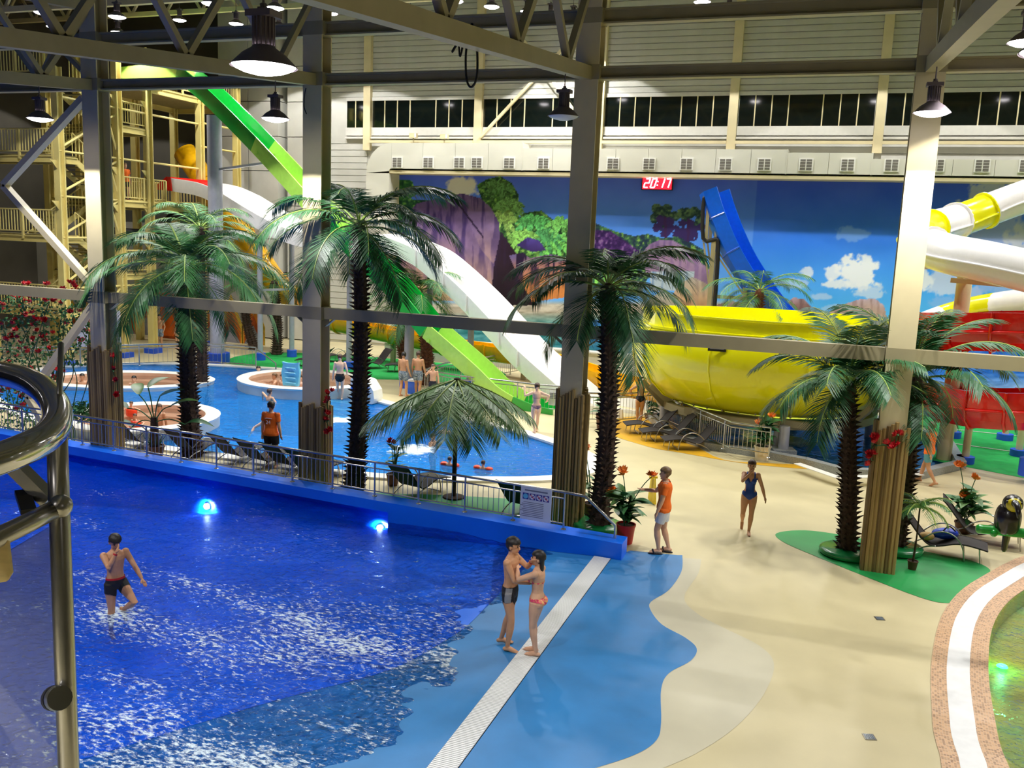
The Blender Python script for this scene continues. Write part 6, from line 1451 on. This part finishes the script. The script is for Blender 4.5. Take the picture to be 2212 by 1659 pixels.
    for sd, ft, kn, nm, fdir in ((1, rf, rk, 'R', rfd), (-1, lf, lk, 'L', lfd)):
        H0 = tp(.90)+X*sd*.088; Kn, An = ik(H0, Vector(ft), .417, .412, kn)
        th = .096 if not female else .100
        m.tube([H0+Vector((0, 0, .03)), H0.lerp(Kn, .3), H0.lerp(Kn, .75), Kn, Kn.lerp(An, .3), Kn.lerp(An, .75), An], [th*k*.95, th*k*.93, .066*k, .056*k, .061*k, .040*k, .034*k], 14); m.ball(H0, th*k*.95, 12, 8)
        fd = Vector(fdir) if fdir else Vector((sd*.12, 1, 0)); fd = fd.normalized(); up = Vector((0, 0, 1)); up = (up-fd*up.dot(fd)).normalized() if abs(fd.z) < .95 else Vector((0, 1, 0))
        hl_ = An-fd*.045-up*.045; ball_ = An+fd*.12-up*.058; toe = An+fd*.175-up*.062
        m.tube([hl_, An-up*.03+fd*.03, An+fd*.075-up*.045, ball_, toe], [.033, .042, .040, .036, .02], 12); m.ball(An, .036, 10, 6); m.ball(hl_, .032, 10, 6)
        for j in range(5): o = fd.cross(up)*((j-2)*.014); m.tube([ball_+o, toe+o+fd*(.02-.004*abs(j-1))-up*.004], [.012, .008], 6)
        B_ += [('thigh'+nm, H0, Kn), ('calf'+nm, Kn, An), ('foot'+nm, hl_, toe)]; ends['ft'+nm] = (An, fd, up)
    V_ = [Vector(v)*s for v in m.v]; m.v = [tuple(v) for v in V_]
    # one continuous skin
    tmp = bpy.data.objects.new('tmp', m.mesh('tmp', skin)); COL.objects.link(tmp)
    md = tmp.modifiers.new('r', 'REMESH'); md.mode = 'VOXEL'; md.voxel_size = voxel*s; md.use_smooth_shade = True
    sm = tmp.modifiers.new('s', 'SMOOTH'); sm.factor = .5; sm.iterations = 3 if voxel < .01 else 2
    dg = bpy.context.evaluated_depsgraph_get(); me = bpy.data.meshes.new_from_object(tmp.evaluated_get(dg)); bpy.data.objects.remove(tmp)
    me.name = 'body'; me.materials.clear(); me.materials.append(MATS[skin]); me.shade_smooth(); inst('body', me, t)
    n = len(me.vertices); co_ = np.empty(n*3); me.vertices.foreach_get('co', co_); co_ = co_.reshape(-1, 3)/s; no_ = np.array([v.normal for v in me.vertices])
    names = [b[0] for b in B_]; best = np.full(n, 1e9); bi = np.zeros(n, int); bt = np.zeros(n)
    rad = {'torso': .16, 'neck': .055, 'head': .1, 'uarm': .05, 'farm': .036, 'hand': .035, 'thig': .085, 'calf': .05, 'foot': .04}
    for i, (nm, a, b) in enumerate(B_):
        a, b = np.array(a), np.array(b); d = b-a; tt = np.clip(((co_-a)@d)/(d@d), 0, 1); q = a+tt[:, None]*d; dist = np.linalg.norm(co_-q, axis=1)/rad[nm[:4] if nm[:4] in rad else nm]
        w_ = dist < best; best[w_] = dist[w_]; bi[w_] = i; bt[w_] = tt[w_]
    bn = np.array(names)[bi]; Fv = np.array(Fd); loc = dict(x=co_[:, 0], f=(co_-np.array(pelvis))@Fv, z=(co_-np.array(pelvis))@np.array(sp)+.93)
    polys = [tuple(p.vertices) for p in me.polygons]
    def shell(name, sel, off, mt, flare=None):
        idx = np.nonzero(sel)[0]; mp = {int(v): i for i, v in enumerate(idx)}; fs = [tuple(mp[v] for v in p) for p in polys if all(v in mp for v in p)]
        if not fs: return None
        o_ = off if np.isscalar(off) else off[idx][:, None]
        vs = (co_[idx]+no_[idx]*o_)
        if flare is not None: vs = flare(vs)
        vs = vs*s; mm = bpy.data.meshes.new(name); mm.from_pydata(vs.tolist(), [], fs); mm.materials.append(MATS[mt]); mm.shade_smooth()
        return inst(name, mm, t)
    tor = bn == 'torso'; z = loc['z']; x = loc['x']; f = loc['f']; arm = np.char.startswith(bn, 'uarm'); thi = np.char.startswith(bn, 'thigh')
    hipz = (tor | thi)
    for w_ in wear:
        k_, mt = w_[0], w_[1]
        if k_ == 'trunks': shell('swim_trunks', (tor & (z < 1.03)) | (thi & (bt < (w_[2] if len(w_) > 2 else .28))), .008, mt)
        elif k_ == 'shorts': shell('shorts', (tor & (z < 1.04)) | (thi & (bt < .62)), .022, mt)
        elif k_ == 'waistband': shell('waistband', tor & (z > 1.0) & (z < 1.04), .011, mt)
        elif k_ == 'stripe': shell('side_stripe', ((tor & (z < 1.02)) | (thi & (bt < .25))) & (np.abs(x) > .1) & (np.abs(f-.03) < .045), .012, mt)
        elif k_ == 'shirt': shell('shirt', (tor & (z > .88) & (z < 1.475)) | (arm & (bt < .62)) | (thi & (bt < .06)), np.where(arm, .018, .024), mt)
        elif k_ == 'swimsuit':
            cutout = (np.abs(x) > .095) & (z > 1.03) & (z < 1.2) if len(w_) > 2 and w_[2] == 'cut' else np.zeros(n, bool)
            leg = (z > .885+np.abs(x)*.75-.06); body_ = tor & (z < 1.36) & leg & ~cutout
            if len(w_) > 2 and w_[2] == 'back': body_ &= ~((f < -.02) & (z > 1.08) & (np.abs(x) < .085))
            neck_v = ~((f > 0) & (z > 1.27+.0) & (np.abs(x) < (z-1.27)*.55))
            straps = tor & (z >= 1.3) & (np.abs(np.abs(x)-.085) < .018)
            shell('swimsuit', (body_ & neck_v) | straps | (hipz & (z < .95) & (z > .86) & (np.abs(x) < .06)), .006, mt)
        elif k_ == 'bikini':
            shell('bikini_bottom', hipz & (z > .86+np.abs(x)*.55) & (z < 1.005) & ~((np.abs(x) > .175) & (z < .94)), .006, mt)
            shell('bikini_top', tor & (((z > 1.245) & (z < 1.275)) | ((f > .03) & (z > 1.24) & (z < 1.37) & (np.abs(x) < .15) & (np.abs(x) > (z-1.3)*.5))), .007, mt)
    # hair
    iv = np.array(HR.inverted()); hlc = (co_-np.array(hc))@iv.T; hz = hlc[:, 2]-.035; hf = hlc[:, 1]; hx = hlc[:, 0]; hd_ = (bn == 'head') | (bn == 'neck')
    if not bald:
        cap = hd_ & ((hz > .055-.0*hf) | ((hf < -.005) & (hz > (-.07 if not long_hair else -.12))) | ((hf < .03) & (hz > .02))) & ~((np.abs(hx) > .07) & (np.abs(hf) < .02) & (hz < .015))
        hr = shell('hair', cap, np.where(hz > .06, .024, .013) if not long_hair else .02, hair)
        if long_hair:
            mm = MB(); rings = []
            for i in range(7):
                u = i/6; c = hl(0, -.055-.02*u, .03-.36*u); rings.append([c*s+Vector((HR @ Vector((a*math.cos(2*PI*j/14), b*math.sin(2*PI*j/14), 0))))*s for a, b in ((.085-.03*u, .045-.015*u),) for j in range(14)])
            mm.loft(rings, closed=True, caps=True); mm.build('hair_length', hair, t, local=True, smooth=True)
    if face:
        mm = MB()
        for sd in (-1, 1): mm.ball(hl(sd*.030, .083, .012)*s, .010*s, 8, 6)
        mm.build('eyes', 'eye_dark', t, local=True, smooth=True)
        mm = MB()
        for sd in (-1, 1): mm.bar(hl(sd*.018, .090, .034)*s, hl(sd*.046, .080, .034)*s, .01*s, .007*s)
        mm.build('eyebrows', hair, t, local=True); MB().ball(hl(0, .090, -.058)*s, .019*s, 8, 6, (1, .45, .4)).build('mouth', 'lip', t, local=True, smooth=True)
    if band:
        W, d = ends['wr'+band]; MB().tube([(W-d*.03)*s, (W-d*.005)*s], .034*s, 14).build('wristband', 'cloth_red', t, local=True, smooth=0.6)
    if sandals:
        for nm in 'RL':
            An, fd, up = ends['ft'+nm]; sdv = fd.cross(up); c = An+fd*.06-up*.098
            mm = MB(); mm.loft([[c+fd*(.15*math.cos(u))+sdv*(.052*math.sin(u))+up*zz for u in np.linspace(0, 2*PI, 18, endpoint=False)] for zz in (-.012, .012)], closed=True, caps=True); mm.v = [tuple(Vector(v)*s) for v in mm.v]
            o = mm.build('flip_flop', 'sole_black', t, local=True); mm = MB(); mm.tube([v*s for v in smooth_line([c+fd*.02+sdv*.052+up*.012, c+fd*.06+up*.085, c+fd*.02-sdv*.052+up*.012], 5)], .016*s, 6, flat=1.6); mm.build('strap', 'sole_black', o, local=True)
    t['_h'] = h
    return t
def face_to(a): return a          # readable alias for headings
def hdg(dx, dy): return math.atan2(-dx, dy)
# man wading in the wave pool
p = G(252, 1326, -.12); p.z = zf(p.x)+.0
person('young man in black trunks with red waistband wading in the wave pool', p, hdg(.93, -.45), 1.76, skin='skin_tan', head=(-.1, -.45), rh=(.08, .26, 1.52), rpole=(.5, .1, -1), lh=(-.30, .34, 1.02), lpole=(-.5, -1, -.2),
       rf=(.08, -.06, .08), lf=(-.12, -.02, .42), lk=(-.2, 1, .1), lfd=(-.1, .7, -.7), wear=(('trunks', 'cloth_black', .3), ('waistband', 'cloth_red')), voxel=.008, face=True, band='R')
# couple on the beach
person('dark-haired young man in black and grey trunks embracing a girl on the blue beach', (-4.27, 12.50, -.016), hdg(1, -.02), 1.79, skin='skin_tan', head=(-.05, -.12), lh=(.10, .36, 1.48), lpole=(-.6, -.1, -1), rh=(.06, .34, 1.13), rpole=(.7, -.6, -.6),
       rf=(.10, .03, .08), lf=(-.12, -.16, .08), rfd=(.0, 1, 0), lfd=(-.35, 1, 0), wear=(('trunks', 'cloth_black', .24), ('stripe', 'cloth_grey')), voxel=.007, face=True, band='L')
person('girl with long black hair in a pink bikini standing on the white grate', (-3.80, 12.42, .02), hdg(-1, .08), 1.64, female=True, skin='skin', long_hair=True, head=(.25, .05), lh=(-.02, .36, 1.40), lpole=(-.9, 0, -.5), rh=(.10, .34, 1.18), rpole=(.6, -.4, -.7),
       rf=(.07, .04, .08), lf=(-.07, -.05, .08), rfd=(0, 1, 0), lfd=(-.1, 1, 0), wear=(('bikini', 'cloth_bikini'),), voxel=.007, face=True)
# attendants in orange
person('attendant in orange polo and white shorts standing at the blue beach edge', (-2.84, 17.88, .02), hdg(-1, -.12), 1.79, hair='hair_fair', head=(.0, -.02), rh=(.12, .42, 1.24), rpole=(.6, -.4, -1), lh=(-.27, .12, .90), lpole=(-.3, -1, 0),
       rf=(.10, -.14, .09), lf=(-.09, .05, .09), wear=(('shirt', 'cloth_orange'), ('shorts', 'cloth_white')), voxel=.008, face=True, sandals=True, bulk=1.08)
lg = person('attendant seen from behind in an orange shirt numbered 24 beside the lagoon', (-13.75, 20.15, .06) if False else (-13.72, 19.95, .0), hdg(-.12, 1), 1.78, hair='hair_black', head=(.1, 0), rh=(.26, .04, .86), lh=(-.26, .02, .86), rf=(.14, .0, .08), lf=(-.12, .0, .08), wear=(('shirt', 'cloth_orange'), ('shorts', 'cloth_black')), voxel=.01, bulk=1.08)
def text(parent, s, loc, size, rot, mt, name='print'):
    cu = bpy.data.curves.new(name, 'FONT'); cu.body = s; cu.size = size; cu.align_x = 'CENTER'; cu.align_y = 'CENTER'; cu.extrude = .001
    tmp = bpy.data.objects.new('tmp', cu); COL.objects.link(tmp); me = bpy.data.meshes.new_from_object(tmp.evaluated_get(bpy.context.evaluated_depsgraph_get())); bpy.data.objects.remove(tmp)
    me.materials.clear(); me.materials.append(MATS[mt]); return inst(name, me, parent, loc, rot)
text(lg, '24', (0, -.158, 1.27), .14, (PI/2, 0, 0), 'cloth_white', 'shirt_number')
MB().tube([(-.1, -.15, 1.375), (-.04, -.158, 1.385), (.04, -.158, 1.385), (.1, -.15, 1.375)], .008, 5).build('shirt_lettering', 'cloth_white', lg, local=True)
person('attendant in orange shirt and teal shorts walking past the green carpet', G(2000, 1046), hdg(-.9, .5), 1.75, skin='skin_tan', hair='hair_fair', rh=(.26, .2, .92), lh=(-.24, -.15, .9), rf=(.08, .22, .1), lf=(-.1, -.28, .14), rfd=(0, 1, .1), lfd=(0, 1, -.4), wear=(('shirt', 'cloth_orange'), ('shorts', 'cloth_teal')), voxel=.014)
q = B(270, 372, -32.6); person('attendant in orange standing on the stair tower landing', (-32.6, q.y, 7.4), hdg(1, -.3), 1.75, hair='hair_fair', wear=(('shirt', 'cloth_orange'), ('shorts', 'cloth_black')), voxel=.018)
# deck
person('woman in a blue cut-out swimsuit walking across the deck, hand at her mouth', G(1612, 1152), hdg(.12, -1), 1.67, female=True, skin='skin_tan', hair='hair_brown', head=(0, -.1), rh=(.03, .20, 1.50), rpole=(1, -.1, -1), lh=(-.36, .02, .88), lpole=(-.5, -1, 0), rf=(.10, -.30, .20), lf=(-.05, .06, .08), rfd=(.05, .6, -.8), lfd=(-.05, 1, 0), wear=(('swimsuit', 'cloth_blue', 'cut'),), voxel=.008, face=True)
person('woman in a black open-back swimsuit leaning on the barrier rail', G(1380, 916, .0), hdg(-.25, 1), 1.66, female=True, skin='skin', hair='hair_brown', lean=.08, lh=(-.34, .32, 1.12), lpole=(-1, -.3, -.2), rh=(.28, .30, 1.1), rpole=(1, -.3, -.2), rf=(.06, -.02, .08), lf=(-.06, .05, .08), wear=(('swimsuit', 'cloth_black', 'back'),), voxel=.012)
q = G(870, 856); person('man in grey checked shorts seen from behind beside a friend', q, hdg(.25, 1), 1.74, skin='skin_tan', head=(.7, 0), rh=(.26, .1, .92), lh=(-.26, .06, .88), rf=(.12, .06, .08), lf=(-.1, -.05, .08), wear=(('shorts', 'cloth_plaid'),), voxel=.014, bulk=1.05)
person('man in black trunks and striped shorts seen from behind by the palm', (q.x+.52, q.y+.25, 0), hdg(-.1, 1), 1.78, skin='skin_tan', hair='hair_brown', head=(.5, 0), rh=(.28, .08, .9), lh=(-.24, .1, .92), rf=(.1, -.1, .08), lf=(-.1, .1, .08), wear=(('trunks', 'cloth_black', .05), ('shorts', 'cloth_plaid')), voxel=.014, bulk=1.08)
person('bare-chested boy with a hand at his cheek behind the leaf parasol', G(934, 872), hdg(.2, -1), 1.5, hair='hair_brown', rh=(.12, .2, 1.5), rpole=(.8, 0, -1), wear=(('trunks', 'cloth_navy', .4),), voxel=.014)
person('woman in a violet bikini walking away past the slide landing, arm raised', G(1156, 936), hdg(-.6, 1), 1.66, female=True, skin='skin_pale', hair='hair_brown', lh=(-.42, .1, 1.55), lpole=(-1, -.2, -.4), rh=(.4, .1, 1.15), rpole=(1, -.5, 0), rf=(.1, .2, .08), lf=(-.08, -.25, .14), wear=(('bikini', 'cloth_violet'),), voxel=.014)
q = G(728, 866); t = thing('pool_steps', 'white moulded steps between the round whirlpool and the deck', 'steps', (q.x, q.y, -1.45))
for k_ in range(3): MB().box((q.x+.15, q.y-.3*k_+.2, -.75-.11*k_), (1.5, .5, 1.4-.22*k_)).build('step', 'pool_white', t)
person('man in black trunks stepping off the whirlpool edge behind the column', G(728, 866, -.05)+Vector((0, .2, 0)), hdg(-.5, 1), 1.75, skin='skin_pale', hair='hair_brown', rh=(.25, .15, 1.0), rf=(.08, 0, .08), lf=(-.1, .2, .1), wear=(('trunks', 'cloth_black', .2),), voxel=.014)
person('bare-chested man in patterned shorts standing by the orange cabinet', G(346, 754), hdg(.3, -1), 1.76, skin='skin_tan', wear=(('shorts', 'cloth_plaid'),), voxel=.018, lh=(-.25, .1, .95))
person('person in a dark swimsuit half hidden by the palm at the orange cabinet', G(386, 753), hdg(-.2, -1), 1.64, female=True, wear=(('swimsuit', 'cloth_black'),), voxel=.018)
# bathers in the lagoon and whirlpools
def bather(px, py, label, zb_, rz, h=1.72, **kw):
    q = G(px, py, -.02); kw.setdefault('voxel', .016); return person(label, (q.x, q.y, zb_), rz, h, **kw)
bather(582, 866, 'swimmer with an outstretched arm in the lagoon beyond the orange attendant', -1.30, hdg(.3, 1), skin='skin', hair='hair_brown', lh=(-.52, .1, 1.35), lpole=(-.3, -.2, 1), rh=(.35, .3, 1.2))
bather(578, 928, 'bearded man wading in the lagoon beside the orange attendant', -1.22, hdg(.5, -1), skin='skin_pale', rh=(.50, .22, 1.12), rpole=(.5, -.5, .2), lh=(-.35, .3, 1.1), bulk=1.08)
bather(934, 962, 'child splashing in white foam near the leaf parasol', -1.12, hdg(1, -.1), 1.45, skin='skin', hair='hair_brown', rh=(.3, .3, 1.05))
bather(960, 936, 'woman with dark hair swimming under the leaf parasol edge', -1.38, hdg(-.2, 1), female=True, skin='skin_pale', hair='hair_black', wear=(('swimsuit', 'cloth_navy'),))
for px, py, lb in ((971, 1004, 'toddler in orange arm floats close to the parasol pole'), (1043, 1012, 'toddler in orange arm floats out in the lagoon')):
    t = bather(px, py, lb, -.92, hdg(.1, 1), 1.12, skin='skin', hair='hair_brown', rh=(.42, .1, 1.3), rpole=(.3, -.4, -1), lh=(-.42, .1, 1.3), lpole=(-.3, -.4, -1), voxel=.018)
    for s in (-1, 1):
        m = MB(); c = Vector((s*.19, .02, .885)); m.tube([c+Vector((0, 0, -.07)), c+Vector((0, 0, -.04)), c+Vector((0, 0, .04)), c+Vector((0, 0, .07))], [.07, .105, .105, .07], 14); m.build('arm_float', 'float_orange', t, local=True, smooth=True)
    m = MB(); P = [Vector((.17*math.cos(a), .15*math.sin(a), .80)) for a in np.linspace(0, 2*PI, 21)]; m.tube(P, .07, 10, caps=False); m.build('swim_ring', 'float_orange', t, local=True, smooth=True)
def tubber(px, py, zrim, label, rz, **kw):
    q = G(px, py, zrim); kw.setdefault('voxel', .018); return person(label, (q.x, q.y, zrim-1.42), rz, kw.pop('h', 1.7), **kw)
tubber(558, 806, .3, 'bather with dark hair leaning at the back of the round whirlpool', hdg(.6, -.6), female=True, skin='skin_pale')
tubber(594, 822, .3, 'red-haired bather resting arms on the round whirlpool rim', hdg(-.7, -.7), female=True, hair='hair_fair', rh=(.3, .4, 1.38), lh=(-.3, .4, 1.38))
tubber(611, 824, .3, 'bather with short brown hair in the round whirlpool', hdg(-.3, -1), hair='hair_brown', skin='skin_pale')
tubber(648, 826, .3, 'bather beside the pale blue inflatable in the round whirlpool', hdg(.4, -1), hair='hair_brown', skin='skin_pale', lh=(-.4, .3, 1.4))
tubber(178, 826, .1, 'dark-haired man sitting in the shallow basin behind the roses', hdg(.5, -.6), skin='skin', h=1.75)
tubber(290, 828, .1, 'woman reclining in the shallow basin beside the cane-clad column', hdg(.3, -.8), female=True, skin='skin_pale', wear=(('bikini', 'cloth_black'),))
tubber(344, 892, .3, 'woman sitting in the near whirlpool beside the paddle leaves', hdg(.3, -1), female=True, skin='skin', hair='hair_brown')
for px, py, lb in ((284, 884, 'child in orange float vest at the far side of the near whirlpool'), (292, 912, 'child in orange float vest at the front of the near whirlpool')):
    q = G(px, py, .3); t = person(lb, (q.x, q.y, -.55), hdg(.2, -1), 1.1, hair='hair_brown', voxel=.02, rh=(.45, .1, 1.3), lh=(-.45, .1, 1.3))
    m = MB(); m.tube([(0, 0, .62), (0, 0, .68), (0, 0, .84), (0, 0, .9)], [.14, .18, .18, .12], 14); m.build('float_vest', 'float_orange', t, local=True, smooth=True)
# ------------------------------------------------------------------ balcony railing close to the camera
br = thing('balcony_railing', 'polished steel balcony railing with a curved handrail and glass panel, close by', 'railing', R(135, 1750, 1.85))
P = smooth_line([R(-260, 790, 3.2), R(-120, 790, 2.7), R(0, 806, 2.30), R(70, 826, 2.12), R(112, 862, 1.98), R(124, 905, 1.86), R(100, 944, 1.75), R(40, 975, 1.66), R(-40, 1004, 1.60), R(-160, 1040, 1.55)], 8)
MB().tube(P, .030, 18).build('curved_handrail', 'chrome', br, smooth=True)
MB().tube([R(122, 905, 1.88), R(128, 1095, 1.86), R(139, 1400, 1.85), R(150, 1700, 1.88), R(160, 1900, 1.92)], .0205, 16).build('post', 'brushed', br, smooth=True)
MB().tube([R(132, 742, 2.0), R(130, 820, 1.95), R(126, 905, 1.9)], .006, 10).build('upper_pin', 'brushed', br, smooth=True)
MB().tube([R(130, 1094, 1.84), R(60, 1130, 1.76), R(-120, 1216, 1.58)], .0195, 16).build('mid_rail', 'brushed', br, smooth=True); MB().ball(R(131, 1093, 1.83), .024, 12, 8).build('rail_joint', 'brushed', br, smooth=True)
MB().bar(R(10, 985, 1.95), R(108, 1082, 1.95), .03, .03).build('bracket', 'brushed', br); MB().bar(R(48, 1062, 1.95), R(62, 1105, 1.9), .03, .012).build('bracket', 'black_plastic', br)
g_ = [R(-150, 1290, 1.74), R(111, 1136, 1.90), R(146, 1659, 1.92), R(160, 1850, 1.95), R(-150, 1850, 1.76)]; nrm = (g_[1]-g_[0]).cross(g_[2]-g_[0]).normalized()*.004
m = MB(); m.loft([[p_-nrm for p_ in g_], [p_+nrm for p_ in g_]], closed=True, caps=True); m.build('glass_panel', 'grey_glass', br)
c = R(128, 1508, 1.82); d = (R(100, 1508, 1.9)-c).normalized()
MB().tube([c-d*.006, c+d*.004, c+d*.012, c+d*.016, c+d*.03], [.024, .026, .026, .014, .014], 18).build('glass_clamp', 'chrome', br, smooth=0.6); MB().tube([c+d*.022, c+d*.04], .026, 18).build('glass_clamp', 'black_plastic', br, smooth=0.6)
t = thing('wooden_tab', 'small rounded wooden tag hanging on the balcony railing', 'tag', R(5, 1215, 1.7)); q = R(5, 1215, 1.70)
rr = [Vector((x, 0, z)) for x, z in ((-.03, .035), (.014, .045), (.018, -.02), (.008, -.036), (-.008, -.04), (-.03, -.036))]
Mx = Matrix.Rotation(-YAW, 3, 'Z')
MB().loft([[q+Mx @ (p_+Vector((0, y, 0))) for p_ in rr] for y in (-.004, .004)], closed=True, caps=True).build('plate', 'wood_tab', t)
m = MB(); m.box((-1.6, .35, 4.9), (2.2, 1.7, .12), rz=.3); structure(m.build('floor.005', 'deck'), 'cream floor edge of the viewing balcony')
